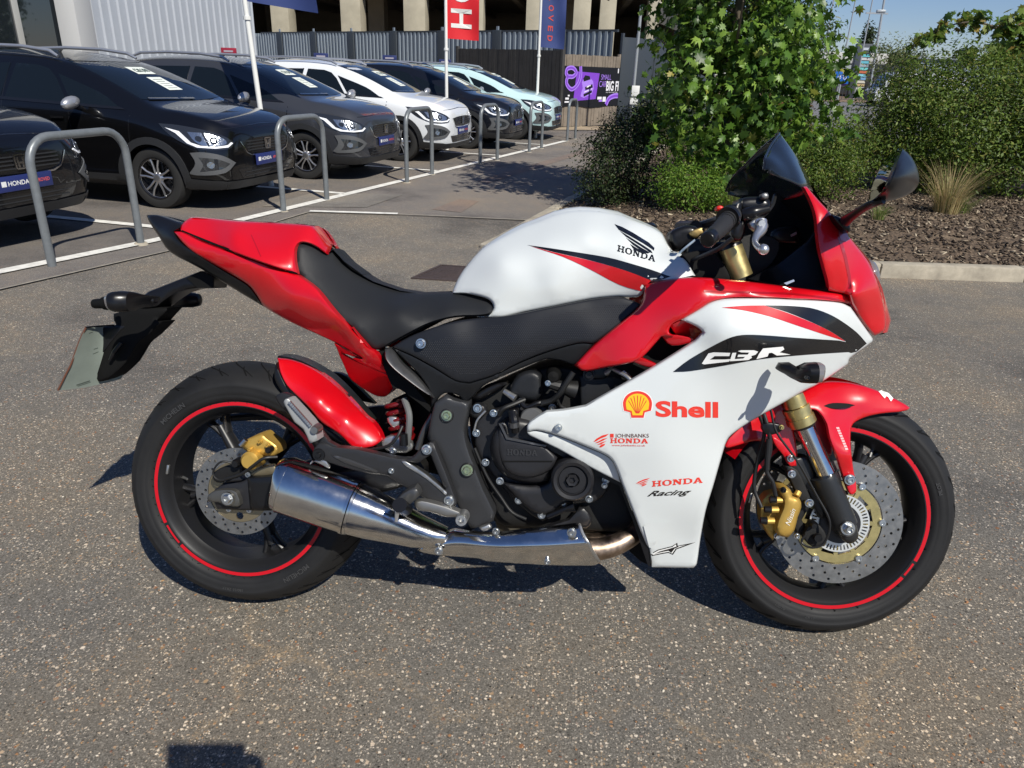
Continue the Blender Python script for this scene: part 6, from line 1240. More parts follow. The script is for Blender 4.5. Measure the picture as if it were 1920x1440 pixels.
# ------------------------------------------------------------ number plate hanger, rear lights
hang = pl('plate_hanger', 10, [(1100,258,1),(1300,180),(1640,45,1),(1772,110),(1772,222,1),(1720,225),(1600,222),(1400,270),(1240,375,1),(1180,420),(1000,430),(1020,330)], -.035, plast2, thick=.07, r=5, drop=.008, back=True)
pl('hanger_side', 10, [(1490,120),(1640,45),(1772,108),(1772,222),(1610,220)], -.038, void, hang, thick=.004, r=0, smooth=0)
pl('hanger_lower', 10, [(735,490,1),(800,470),(1000,420),(1330,420,1),(1200,562,1),(1248,568,1),(1100,715),(1015,780),(960,850),(870,1000),(720,1140),(620,1190),(580,1190),(548,1150,1),(560,1060),(600,920),(640,840),(760,600),(740,560)], -.030, void, hang, thick=.06, r=5, drop=.01, back=True)
pl('hanger_face', 10, [(548,730),(580,640,1),(740,605),(860,615,1),(780,700),(700,800),(640,880),(600,920,1),(575,830)], -.032, plast2, hang, thick=.02, r=3)
tubep('hanger_rib', [K(10,(820,790))[0]+(-.045,), K(10,(750,880))[0]+(-.048,), K(10,(700,970))[0]+(-.045,)], [4, 4.5, 3], plast2, hang)
npl, fnp = panel('number_plate', K(10,(160,1285,1),(300,1000),(380,780),(446,632,1),(600,622),(780,612,1),(960,850),(880,1000),(830,1120),(800,1170,1),(600,1220),(400,1260)), [(109,732,-.115),(160,615,-.105),(224,711,.03),(255,655,.03),(220,612,.02)], plateb, hang, r=0, thick=.004, smooth=2)
tubep('plate_edge', [K(10,(160,1283))[0]+(-.1155,), K(10,(240,1120))[0]+(-.1135,), K(10,(300,1000))[0]+(-.111,), K(10,(380,780))[0]+(-.108,), K(10,(448,632))[0]+(-.105,)], 1.8, mat('plate edge', (.12,.05,.03), .3), npl)
tubep('plate_edge', [K(10,(448,630))[0]+(-.105,), K(10,(600,616))[0]+(-.06,), K(10,(740,608))[0]+(-.03,)], 1.5, plast2, npl)
for q in ([(350,1225),(490,1180),(492,1190),(352,1236)], [(365,1238),(500,1195),(501,1200),(367,1244)], [(530,855),(575,840),(576,846),(531,862)], [(520,905),(580,880),(581,886),(521,911)], [(480,690),(520,675),(521,680),(481,696)]):
    decal('plate_print', K(10, *q), fnp, mat('plate print', (.10, .12, .10), .5), npl, smooth=0, off=.0006)
rin = blob('rear_indicator', [(*K(10,(1180,360))[0], 11, -.10, .012), (*K(10,(1100,360))[0], 12, -.13, .014), (*K(10,(1000,360))[0], 14, -.165, .018), (*K(10,(930,362))[0], 18, -.185, .024), (*K(10,(830,362))[0], 20, -.195, .028), (*K(10,(760,364))[0], 19, -.198, .028), (*K(10,(735,366))[0], 17.5, -.198, .026)], plast2, hang)
blob('indicator_lens', [(*K(10,(736,366))[0], 17.8, -.198, .026), (*K(10,(705,372))[0], 15, -.198, .022)], lens, rin)
blob('number_plate_lamp', [(*K(10,(715,374))[0], 13.5, -.12, .03), (*K(10,(670,380))[0], 12.5, -.12, .03), (*K(10,(662,382))[0], 9.5, -.12, .026), (*K(10,(566,384))[0], 9, -.12, .024)], void, hang)
blob('rear_indicator', [(*K(10,(1340,355))[0], 11, .08, .02), (*K(10,(1440,350))[0], 13, .12, .02), (*K(10,(1560,345))[0], 14, .15, .02), (*K(10,(1625,345))[0], 11, .155, .016), (*K(10,(1645,345))[0], 5, .155, .008)], plast2, hang)
discpx('indicator_bolt', 10, (1145,352), [(0,.008),(22,.006),(30,0),(32,-.01)], -.118, plast2, hang)
# side stand on the far side
tubep('side_stand', [(980,985,.10), (955,1040,.19), (935,1062,.24)], [8, 7, 7], engm) if False else None
p0 = np.array([.60, .10, .22]); Mi = RB.T
gx = np.array([.50, .33, 0.]); gx[2] = float(gz(gx[0], gx[1]))+.008; p1 = Mi@gx
sst_ = MB().tube(np.array([p0, p0*.5+p1*.5+(0, .01, 0), p1]), [.013, .011, .010], 12).build('side_stand', engm, bike)
MB().box(p1, (.035, .022, .005), None, .002).build('stand_foot', engm, sst_)
# ================================================================ PARKED CARS
car_dark = mat('car lower cladding', (.022, .023, .025), .5, bump=(400, .15, .0008)); car_trim = mat('car gloss trim', (.008, .008, .009), .2, coat=.6); car_glass = mat('car glass', (.006, .009, .012), .02, spec=.5, coat=0)
car_int = mat('car seat cloth', (.10, .10, .09), .8); car_chr = mat('car chrome', (.75, .75, .76), .12, metal=1); car_lampw = mat('lamp reflector', (.42, .45, .48), .18, metal=.9, bump=(45, .6, .006)); car_lampd = mat('lamp dark', (.02, .022, .026), .08, coat=1)
drl = mat('daylight strip', (.85, .87, .9), .25, coat=1); car_alloy = mat('machined alloy', (.50, .50, .51), .3, metal=.9); navyp = mat('plate navy', (.020, .030, .13), .35); plw = mat('plate white', (.75, .75, .74), .4); plr = mat('plate coral', (.60, .10, .10), .4)
satin = mat('satin silver', (.48, .49, .51), .32, metal=.7); tyre_m = mat('car tyre', (.018, .018, .018), .75, bump=(60, .2, .002)); paper = mat('paper sheet', (.72, .76, .70), .6); ink = mat('print', (.08, .12, .10), .6)
ST = [  # x, z0, wb, wm, zm, ws, zs, wt, zt, zc
 (2.045, .30, .30, .42, .45, .40, .64, .28, .72, .745), (2.01, .24, .56, .66, .45, .60, .68, .48, .79, .825), (1.93, .21, .68, .775, .46, .71, .72, .58, .85, .885), (1.78, .20, .76, .835, .48, .79, .77, .66, .91, .95),
 (1.50, .20, .80, .858, .50, .825, .82, .70, .965, 1.01), (1.22, .20, .80, .862, .52, .84, .87, .71, 1.005, 1.05), (.95, .20, .80, .862, .54, .845, .91, .69, 1.105, 1.165), (.60, .20, .80, .862, .56, .848, .94, .65, 1.245, 1.315), (.25, .20, .80, .862, .56, .848, .96, .615, 1.36, 1.43),
 (-.15, .20, .80, .862, .56, .848, .97, .595, 1.425, 1.50), (-.70, .20, .80, .862, .56, .848, .98, .59, 1.44, 1.522), (-1.25, .20, .80, .862, .56, .845, .99, .575, 1.42, 1.50), (-1.65, .22, .78, .855, .58, .83, .99, .545, 1.36, 1.435),
 (-1.86, .24, .74, .83, .60, .80, .98, .53, 1.22, 1.29), (-1.97, .26, .68, .79, .60, .75, .92, .58, 1.03, 1.07), (-2.03, .30, .58, .68, .60, .62, .80, .48, .87, .89), (-2.05, .38, .40, .5, .58, .45, .70, .35, .76, .78)]
def car_body_mesh():
    S = np.array(ST); S[:, 0] -= 0; tt = np.linspace(0, len(S)-1, (len(S)-1)*4+1); D = curve3(S, 4) if False else None
    def cr(A, t):
        i = int(min(len(A)-2, math.floor(t))); f = t-i; p0, p1, p2, p3 = A[max(0, i-1)], A[i], A[i+1], A[min(len(A)-1, i+2)]
        return .5*((2*p1)+(-p0+p2)*f+(2*p0-5*p1+4*p2-p3)*f*f+(-p0+3*p1-3*p2+p3)*f**3)
    rows = []
    for t in tt:
        x, z0, wb, wm, zm, ws, zs, wt, zt, zc = cr(S, t)
        P = np.array([(0, z0), (wb*.7, z0), (wb, z0+.04), (wm-.012, z0+.16), (wm, zm), ((wm+ws)/2+.012, (zm+zs)/2+.03), (ws, zs), ((ws*.45+wt*.55)+.01, zs*.45+zt*.55), (wt, zt), (wt*.88, zt+(zc-zt)*.45), (wt*.5, zt+(zc-zt)*.86), (0, zc)])
        q = curve(P, 3, False); rows.append(np.c_[np.full(len(q), x), q])
    R = np.array(rows); n = R.shape[1]; V = []
    for r in R: V += [tuple(p) for p in r]+[(p[0], -p[1], p[2]) for p in r[1:-1][::-1]]
    m = 2*n-2; F = [(i*m+j, i*m+(j+1) % m, (i+1)*m+(j+1) % m, (i+1)*m+j) for i in range(len(R)-1) for j in range(m)]
    F += [tuple(range(m-1, -1, -1)), tuple((len(R)-1)*m+j for j in range(m))]
    return V, F
CV, CF = car_body_mesh()
def wheel_cut(o):
    mb = MB(); 
    for x in (1.23, -1.30):
        for s in (-1, 1): mb.lathe([(0, -.14), (.345, -.14), (.345, .16), (0, .16)], (x, s*.80, .315), (0, 1, 0), 40)
    c = mb.build('cut', None, None, False); md = o.modifiers.new('b', 'BOOLEAN'); md.object = c; md.operation = 'DIFFERENCE'; md.solver = 'EXACT'
    dg = bpy.context.evaluated_depsgraph_get(); me = bpy.data.meshes.new_from_object(o.evaluated_get(dg)); o.modifiers.clear(); o.data = me; bpy.data.objects.remove(c)
def make_car():
    root = empty('parked_car')
    body = mk('body', CV, CF, None, root); me0 = body.data
    bmb = bmesh.new(); bmb.from_mesh(me0); bmesh.ops.recalc_face_normals(bmb, faces=bmb.faces[:]); bmb.to_mesh(me0)
    tree = BVHTree.FromBMesh(bmb); bmb.free(); wheel_cut(body)
    body.data.polygons.foreach_set('use_smooth', [True]*len(body.data.polygons)); body.data.set_sharp_from_angle(angle=radians(38))
    body.data.materials.clear(); body.data.materials.append(mat('car paint', (.004, .004, .005), .25, coat=1)); body.material_slots[0].link = 'OBJECT'
    def proj(name, outline, o0, ux, vx, dr_, off, m, step=.06, smooth=3, parent=None, th=0, both=True):
        """outline in a plane (o0 + a ux + b vx), thrown along dr_ on to the body"""
        L = curve(outline, smooth) if smooth else np.array([p[:2] for p in outline], float); V, T, E, R = mesh2d([L], step); o_ = None
        for sg in ((1, -1) if both else (1,)):
            P = []; 
            for a, c in V:
                p = Vector(o0)+Vector(ux)*a+Vector(vx)*c; d = Vector(dr_).normalized(); h = tree.ray_cast(p, d)
                if h[0] is None: q = p+d*2.2 if P == [] else Vector(P[-1]); nn = -d
                else: q, nn = h[0], h[1]
                nn = nn if nn.dot(d) < 0 else -nn; P.append(q+nn*off)
            P = np.array([tuple(p) for p in P]); n = len(P); P2 = P+np.array(tuple(Vector(dr_).normalized()))*(th or .01)
            if sg < 0: P = P*(1, -1, 1); P2 = P2*(1, -1, 1)
            flip = (np.dot(np.cross(np.array(ux), np.array(vx)), np.array(dr_)) > 0) ^ (sg < 0)
            F = [tuple(t[::-1]) if flip else tuple(t) for t in T]+[(a, a+n, b_+n, b_) if not flip else (a, b_, b_+n, a+n) for a, b_ in E]
            o_ = mk(name, np.concatenate([P, P2]), F, m, parent or root, True, 40)
        return o_
    side = dict(o0=(0, -1.5, 0), ux=(1, 0, 0), vx=(0, 0, 1), dr_=(0, 1, 0)); fr = dict(o0=(3, 0, 0), ux=(0, 1, 0), vx=(0, 0, 1), dr_=(-1, 0, 0), both=False)
    # glazing
    proj('front_side_window', [(.28, 1.02, 1), (-.02, 1.33), (-.45, 1.375, 1), (-.50, 1.01, 1)], off=.003, m=car_glass, **side); proj('rear_side_window', [(-.56, 1.01, 1), (-.52, 1.375, 1), (-1.25, 1.36, 1), (-1.42, 1.06, 1)], off=.003, m=car_glass, **side)
    proj('quarter_window', [(.35, 1.00, 1), (.88, 1.00, 1), (.62, 1.13), (.10, 1.29, 1)], off=.003, m=car_glass, **side); proj('tail_window', [(-1.47, 1.08, 1), (-1.33, 1.34, 1), (-1.62, 1.22, 1), (-1.68, 1.10, 1)], off=.003, m=car_glass, **side)
    proj('window_trim', [(.96, .975, 1), (.88, 1.0), (-1.65, 1.075), (-1.66, 1.045, 1)], off=.006, m=car_trim, **side)
    ws = proj('windscreen', [(-.66, 1.075, 1), (-.3, 1.06), (0, 1.055), (.3, 1.06), (.66, 1.075, 1), (.58, 1.38), (.54, 1.425, 1), (0, 1.465), (-.54, 1.425, 1), (-.58, 1.38)], off=.003, m=car_glass, **fr)
    proj('screen_shade', [(-.55, 1.415, 1), (.55, 1.415, 1), (.53, 1.435, 1), (0, 1.475), (-.53, 1.435, 1)], off=.0045, m=car_trim, parent=ws, **fr)
    pr_ = proj('price_card', [(-.12, 1.30), (.16, 1.30), (.155, 1.365), (-.115, 1.365)], off=.005, m=paper, smooth=0, parent=ws, **fr)
    VT, FT = text_tris('\u00a320,390', .02); w_ = VT[:, 0].max(); P = []
    for a, c in VT:
        h = tree.ray_cast(Vector((3, -.095+.23*a/w_, 1.318+.030*c/.72)), Vector((-1, 0, 0))); P.append(tuple(h[0]+h[1]*.008*(1 if h[1].x > 0 else -1)))
    mk('price_lettering', P, FT, ink, pr_, False)
    for k in range(5): proj('sheet_print', [(-.07, 1.165+.02*k), (.08-.02*(k % 2), 1.165+.02*k), (.08-.02*(k % 2), 1.170+.02*k), (-.07, 1.170+.02*k)], off=.008, m=mat('faint print', (.35, .38, .35), .6), smooth=0, parent=ws, **fr)
    proj('spec_sheet', [(-.10, 1.15), (.12, 1.15), (.12, 1.27), (-.10, 1.27)], off=.005, m=paper, smooth=0, parent=ws, **fr)
    proj('wiper', [(-.60, 1.068), (.05, 1.062), (.05, 1.074), (-.58, 1.085)], off=.010, m=car_trim, smooth=0, parent=ws, **fr)
    proj('rear_window', [(-.50, 1.12, 1), (.50, 1.12, 1), (.46, 1.38, 1), (-.46, 1.38, 1)], o0=(-3, 0, 0), ux=(0, -1, 0), vx=(0, 0, 1), dr_=(1, 0, 0), both=False, off=.003, m=car_glass)
    proj('tail_light', [(.48, .80), (.74, .84), (.70, 1.04), (.54, 1.06)], o0=(-3, 0, 0), ux=(0, -1, 0), vx=(0, 0, 1), dr_=(1, 0, 0), off=.008, m=mat('tail lamp red', (.35, .01, .01), .15, coat=1))
    # panel gaps
    for q in ([(.30, .32), (.315, .32), (.315, .98), (.30, .98)], [(-.545, .32), (-.53, .32), (-.53, 1.38), (-.545, 1.38)], [(-1.38, .60), (-1.365, .60), (-1.30, 1.0), (-1.315, 1.0)], [(1.0, .66), (1.012, .66), (1.03, .93), (1.018, .93)]): proj('panel_gap', q, off=.0015, m=car_trim, smooth=0, **side)
    for q in ([(.10, .86), (.25, .865), (.25, .885), (.10, .88)], [(-.80, .87), (-.65, .875), (-.65, .895), (-.80, .89)]): proj('door_handle', q, off=.022, m=satin if False else car_trim, smooth=0, **side)
    proj('bonnet_gap', [(-.62, .825), (0, .85), (.62, .825), (.62, .832), (0, .858), (-.62, .832)], off=.0015, m=car_trim, smooth=0, **fr)
    # lower cladding
    proj('sill_cladding', [(.86, .22, 1), (.86, .34), (0, .33), (-.92, .34, 1), (-.92, .22, 1)], off=.016, m=car_dark, smooth=0, **side)
    for x in (1.23, -1.30):
        q = [(x+.345*cos(t), .315+.345*sin(t)) for t in np.linspace(radians(-14), radians(194), 22)]+[(x+.425*cos(t), .315+.415*sin(t)) for t in np.linspace(radians(194), radians(-14), 22)]
        proj('arch_cladding', q, off=.012, m=car_dark, smooth=0, step=.05, **side)
    # wheels
    for x in (1.23, -1.30):
        for s in (-1, 1):
            mb = MB(); ax = (0, s, 0); c = (x, s*.735, .315); mb.lathe([(.205, -.10), (.26, -.105), (.300, -.095), (.314, -.07), (.315, 0), (.314, .07), (.300, .095), (.262, .107), (.222, .100), (.208, .095)], c, ax, 56); wt = mb.build('wheel', tyre_m, root)
            mb = MB(); mb.lathe([(.207, -.10), (.207, .096), (.213, .102), (.205, .103), (.196, .096), (.190, .05), (.190, -.09)], c, ax, 48); mb.lathe([(0, .02), (.19, .02), (.19, -.02)], c, ax, 32); mb.build('rim', car_trim, wt)
            mb = MB(); c2 = np.array(c)+np.array([0, s*.082, 0])
            for k in range(5):
                for j in (-1, 1):
                    a0 = 2*pi*k/5+pi/2; a1_ = a0+j*.24; pts = [c2+np.array([.05*cos(a0+j*.35), -s*.010, .05*sin(a0+j*.35)]), c2+np.array([.13*cos(a0+j*.20), 0, .13*sin(a0+j*.20)]), c2+np.array([.197*cos(a1_), 0, .197*sin(a1_)])]
                    mb.tube(np.array(pts), [.013, .010, .013], 6)
            mb.lathe([(0, .012), (.028, .012), (.045, .006), (.065, -.012)], c2-np.array([0, s*.006, 0]), ax, 24); mb.lathe([(.192, .004), (.203, .010), (.208, .004)], c2, ax, 48); mb.build('alloy_spokes', car_alloy, wt)
    # mirrors
    for s in (-1, 1):
        mb = MB(); c = np.array([.47, s*1.0, 1.03]); V = []; n = 14; m_ = 9
        for i in range(n):
            for j in range(m_):
                t = 2*pi*i/n; p = pi*j/(m_-1); V.append(c+np.array([.055*-cos(p)*1.0+.02, .118*sin(p)*cos(t), .064*sin(p)*sin(t)+.018*cos(t)*sin(p)]))
        mb.add(V, [(i*m_+j, ((i+1) % n)*m_+j, ((i+1) % n)*m_+j+1, i*m_+j+1) for i in range(n) for j in range(m_-1)]); mi = mb.build('door_mirror', satin, root)
        MB().tube([(.45, s*.80, .97), (.46, s*.90, .985), (.47, s*.97, 1.0)], [.03, .026, .03], 10).build('mirror_stalk', car_trim, mi)
        mb = MB(); mb.tube([(.05, s*.585, 1.455), (-.05, s*.575, 1.505), (-.4, s*.57, 1.54), (-.9, s*.565, 1.545), (-1.35, s*.555, 1.525), (-1.52, s*.55, 1.47)], [.014, .02, .02, .02, .02, .014], 10); mb.build('roof_rail', satin, root)
    # face: lamps, grille, intakes, plate
    dg_ = np.array([.80, -.60, 0.]); uxx = np.array([.60, .80, 0.])  # right front corner, looking diagonally
    corner = dict(o0=tuple(np.array([1.80, -.66, 0])+dg_*1.2), ux=tuple(uxx), vx=(0, 0, 1), dr_=tuple(-dg_))
    hl = proj('headlight', [(-.40, .865, 1), (-.25, .855), (-.05, .815), (.12, .755), (.20, .70, 1), (.16, .645), (.0, .630), (-.15, .645), (-.28, .71), (-.36, .79)], off=.006, m=car_lampd, **corner)
    proj('lamp_reflector', [(-.20, .795, 1), (-.04, .785), (.10, .735), (.12, .690), (.03, .668), (-.08, .668), (-.16, .71)], off=.009, m=car_lampw, step=.04, parent=hl, **corner)
    proj('daylight_strip', [(-.36, .83), (-.26, .80), (-.19, .70), (-.12, .672), (.02, .662), (.13, .675), (.17, .70), (.19, .69), (.13, .653), (.0, .645), (-.15, .655), (-.22, .69), (-.29, .78)], off=.012, m=drl, step=.04, smooth=0, parent=hl, **corner)
    proj('lamp_divider', [(-.09, .79), (-.075, .79), (-.045, .665), (-.06, .665)], off=.0125, m=car_lampd, step=.04, smooth=0, parent=hl, **corner)
    def ring(cx_, cz_, r0, r1, n=16): return [(cx_+r1*cos(t), cz_+r1*sin(t)) for t in np.linspace(0, 2*pi, n)[:-1]]
    proj('lamp_projector', ring(-.0, .718, 0, .034), off=.014, m=car_lampd, smooth=0, step=.04, parent=hl, **corner)
    proj('lamp_projector', ring(-.125, .735, 0, .026), off=.014, m=car_lampd, smooth=0, step=.04, parent=hl, **corner)
    proj('projector_lens', ring(-.0, .718, 0, .018), off=.017, m=car_lampw, smooth=0, step=.04, parent=hl, **corner)
    fg = proj('foglight_surround', [(-.21, .60, 1), (-.10, .61), (.06, .575), (.19, .50, 1), (.06, .41), (-.18, .385), (-.23, .40, 1), (-.18, .50)], off=.014, m=satin if False else mat('grey trim', (.085, .088, .092), .4), **corner)
    proj('foglight_recess', [(-.15, .560, 1), (.0, .545), (.12, .497, 1), (.03, .45), (-.15, .425, 1), (-.12, .49)], off=.017, m=car_lampd, parent=fg, **corner)
    proj('foglight', ring(-.06, .487, 0, .032), off=.020, m=car_lampw, smooth=0, parent=fg, **corner)
    gr = proj('grille', [(-.46, .70, 1), (-.25, .72), (0, .725), (.25, .72), (.46, .70, 1), (.38, .60), (.30, .575, 1), (0, .565), (-.30, .575, 1), (-.38, .60)], off=.006, m=car_trim, **fr)
    for z in (.60, .63, .66, .69): proj('grille_bar', [(-.38, z), (.38, z), (.38, z+.010), (-.38, z+.010)], off=.013, m=car_dark, smooth=0, parent=gr, **fr)
    proj('grille_edge', [(-.47, .70), (-.39, .59), (-.31, .562), (0, .552), (.31, .562), (.39, .59), (.47, .70), (.48, .70), (.40, .583), (.32, .550), (0, .540), (-.32, .550), (-.40, .583), (-.48, .70)], off=.012, m=car_chr, smooth=0, parent=gr, **fr)
    bd_ = proj('badge', [(-.062, .705), (.062, .705), (.055, .61), (.04, .597), (-.04, .597), (-.055, .61)], off=.018, m=car_trim, smooth=0, step=.1, parent=gr, **fr)
    for q in ([(-.062, .705), (-.048, .705), (-.040, .607), (-.05, .60)], [(.048, .705), (.062, .705), (.05, .60), (.040, .607)], [(-.036, .69), (-.020, .69), (-.017, .655), (.017, .655), (.020, .69), (.036, .69), (.026, .612), (.010, .612), (.014, .64), (-.014, .64), (-.010, .612), (-.026, .612)], [(-.04, .607), (.04, .607), (.04, .597), (-.04, .597)], [(-.06, .712), (.06, .712), (.06, .702), (-.06, .702)]): proj('badge_mark', q, off=.022, m=car_chr, smooth=0, step=.1, parent=bd_, **fr)
    proj('lower_intake', [(-.55, .43, 1), (.55, .43, 1), (.48, .335), (.40, .325, 1), (-.40, .325, 1), (-.48, .335)], off=.005, m=car_trim, **fr)
    for z in (.35, .385): proj('intake_bar', [(-.44, z), (.44, z), (.44, z+.008), (-.44, z+.008)], off=.012, m=car_dark, smooth=0, **fr)
    proj('bumper_cladding', [(-.70, .32, 1), (-.5, .315), (0, .31), (.5, .315), (.70, .32, 1), (.66, .245, 1), (0, .245), (-.66, .245, 1)], off=.020, m=car_dark, **fr)
    proj('bumper_cladding', [(-.25, .345, 1), (-.1, .335), (.08, .32), (.10, .25), (-.1, .24), (-.26, .25, 1)], off=.017, m=car_dark, **corner)
    mb = MB(); mb.box((2.068, 0, .500), (.007, .26, .058), None, .003); pl_ = mb.build('number_plate', navyp, root)
    for tx, y0, y1, z0, z1, m_ in (('HONDA', -.17, .03, .485, .520, plw), ('APPROVED', .06, .23, .487, .515, plr)):
        V, F = text_tris(tx, .02); w_ = V[:, 0].max(); mk('plate_lettering', [(2.0765, y0+(y1-y0)*a/w_, z0+(z1-z0)*c/.72) for a, c in V], F, m_, pl_, False)
    mb = MB(); mb.box((2.0765, -.205, .503), (.0006, .022, .020)); mb.box((2.0770, -.205, .503), (.0006, .008, .014)); mb.build('plate_mark', plw, pl_)
    return root
def copy_tree(o, parent=None):
    c = o.copy(); COL.objects.link(c); c.parent = parent
    for ch in [x for x in o.children]: copy_tree(ch, c)
    return c
def paint(name, col, metal=0, rough=.3): return mat(name, col, rough, metal=metal, coat=1, spec=.15, coatr=.015)
p_black, p_black2, p_grey, p_white, p_night, p_mint = paint('black car paint', (.004, .0042, .0055)), paint('crystal black paint', (.0035, .0035, .004)), paint('meteor grey paint', (.050, .053, .062), .35), paint('pearl white car paint', (.66, .68, .70)), paint('midnight paint', (.006, .007, .011)), paint('pale mint paint', (.46, .63, .64))
CA = radians(-9.5); dcar = np.array([cos(CA), sin(CA)])
car0_ = make_car()
cars = [((-4.56, 3.50), p_black, 'black compact car cut off by the left edge, its bonnet nearest the camera'), ((-3.58, 6.07), p_black2, 'large shiny black compact car with price cards in its windscreen, nearest fully seen'),
        ((-2.87, 8.60), p_grey, 'dark metallic grey compact car between the black and white ones'), ((-2.13, 11.05), p_white, 'pearl white compact car parked third from the front of the row'),
        ((-1.36, 13.50), p_night, 'midnight black compact car between the white and the pale mint one'), ((-.62, 15.95), p_mint, 'pale mint green compact car at the far end of the row')]
for i, ((wx, wy), pm_, lb) in enumerate(cars):
    c = car0_ if i == 0 else copy_tree(car0_); q = np.array([wx, wy])-(dcar*1.23+np.array([-dcar[1], dcar[0]])*-.84); c.location = (q[0], q[1], float(gz(wx, wy))); c.rotation_euler = (0, 0, CA)
    tag(c, lb, 'car', 'compact cars parked in a row')
    [x for x in c.children if x.name.startswith('body')][0].material_slots[0].material = pm_
# ================================================================ PLANTS
def maple_leaf():
    o = [(0, -.5, 0), (.10, -.36, 0), (.40, -.42, -.08), (.30, -.20, 0), (.56, .0, -.10), (.30, .04, .02), (.34, .26, -.03), (.14, .20, .03), (0, .56, -.12), (-.14, .20, .03), (-.34, .26, -.03), (-.30, .04, .02), (-.56, .0, -.10), (-.30, -.20, 0), (-.40, -.42, -.08), (-.10, -.36, 0), (0, -.05, .05)]
    return o, [(16, i, (i+1) % 16) for i in range(16)]
ML_V, ML_F = maple_leaf()
SL_V, SL_F = [(0, -.5, 0), (.24, -.05, .05), (0, .5, 0), (-.24, -.05, .05), (0, 0, -.03)], [(4, 0, 1), (4, 1, 2), (4, 2, 3), (4, 3, 0)]
def leaf_rot(n, up=.9, droop=.25, dirs=None):
    """rows: x,y (leaf length), z normal; normals lean up and outwards"""
    nr = RNG.normal(size=(n, 3))*.75; nr[:, 2] += up
    if dirs is not None: nr += dirs*.8
    nr /= np.linalg.norm(nr, axis=1)[:, None]; t = RNG.normal(size=(n, 3)); t[:, 2] -= droop*2
    if dirs is not None: t += dirs*.8
    y = t-nr*(t*nr).sum(1)[:, None]; y /= np.linalg.norm(y, axis=1)[:, None]; return np.stack([np.cross(y, nr), y, nr], 1)
def crown_pts(blobs, n, spread, shellness=.55, seed_gap=.0):
    """cluster centres over several ellipsoids, then leaves round them"""
    vol = np.array([b[1][0]*b[1][1]*b[1][2] for b in blobs]); k = RNG.choice(len(blobs), n, p=vol/vol.sum())
    per = 9; nc = max(1, n//per); kc = RNG.choice(len(blobs), nc, p=vol/vol.sum()); d = RNG.normal(size=(nc, 3)); d /= np.linalg.norm(d, axis=1)[:, None]
    r = np.where(RNG.random(nc) < shellness, RNG.uniform(.78, 1.06, nc), RNG.random(nc)**(1/3)); wob = np.array([1+.52*noise.noise(Vector(q*2.3)+Vector((float(kk)*7, 0, 0))) for q, kk in zip(d, kc)])
    C_ = np.array([b[0] for b in blobs])[kc]; Rr = np.array([b[1] for b in blobs])[kc]; cc = C_+d*Rr*(r*wob)[:, None]
    idx = np.repeat(np.arange(nc), per)[:n]; n2 = len(idx); P = cc[idx]+RNG.normal(size=(n2, 3))*spread; return P, d[idx], cc
def leaves(name, blobs, n, size, m, parent, spread=.10, kind='s', up=.8, droop=.3, shell=.55, gzmin=None):
    P, D, cc = crown_pts(blobs, n, spread, shell)
    if gzmin is not None: ok = P[:, 2] > gzmin; P, D = P[ok], D[ok]
    n = len(P); S = RNG.uniform(.5, 1.25, n)*size; SZ = S*(RNG.uniform(-.8, 3.2, n) if kind == 'm' else RNG.uniform(-1, 3, n)); V, F = (ML_V, ML_F) if kind == 'm' else (SL_V, SL_F)
    o = scatter(name, P, leaf_rot(n, up, droop, D), np.stack([S*RNG.uniform(.7, 1.1, n), S, SZ], 1), V, F, m, parent); return o, cc
def twigs(name, root, ccs, m, parent, r0, n, bend=.2, rt=.0025):
    mb = MB(); idx = RNG.choice(len(ccs), min(n, len(ccs)), replace=False)
    for i in idx:
        e = ccs[i]; s = np.array(root)+RNG.normal(size=3)*(r0*1.5, r0*1.5, .0); mid = s*.45+e*.55+RNG.normal(size=3)*bend*.3; mid[2] = s[2]+(e[2]-s[2])*.45
        mb.tube(curve3([s, mid, e], 4), np.linspace(r0*.45, rt, 9), 5, False)
    return mb.build(name, m, parent)
bark = mat('grey bark', (.11, .09, .065), .9, var=(14, .35), bump=(40, .6, .01)); twg = mat('brown twig', (.06, .04, .025), .85)
L_plane = islandmat('plane leaf', [(0, (.028, .065, .010)), (.40, (.070, .150, .020)), (.75, (.145, .255, .034)), (.97, (.25, .37, .07)), (1, (.30, .25, .05))], .42, .30, .45)
L_dark = islandmat('dark small leaf', [(0, (.012, .022, .010)), (.5, (.026, .045, .014)), (.85, (.050, .075, .02)), (1, (.05, .03, .02))], .5, .15, .3)
L_mid = islandmat('bush leaf', [(0, (.035, .065, .010)), (.5, (.085, .140, .022)), (.85, (.150, .215, .035)), (1, (.20, .18, .05))], .5, .3, .3)
L_bright = islandmat('bright leaf', [(0, (.07, .15, .018)), (.6, (.13, .24, .03)), (1, (.22, .29, .05))], .5, .35, .3)
L_yell = islandmat('turning leaf', [(0, (.06, .12, .02)), (.6, (.14, .22, .04)), (.85, (.24, .24, .05)), (.95, (.30, .20, .05)), (1, (.20, .22, .05))], .45, .35, .4)
L_far = islandmat('far leaf', [(0, (.030, .055, .018)), (.6, (.065, .105, .03)), (1, (.12, .16, .05))], .6, .2, .2)
L_pale = islandmat('pale leaf', [(0, (.10, .13, .05)), (.6, (.17, .20, .08)), (1, (.24, .24, .12))], .6, .25, .2)
def gzb(x, y): return float(bedz(x, y)[0]) if inpoly(np.array([(x, y)]), BEDP)[0] else float(gz(x, y))
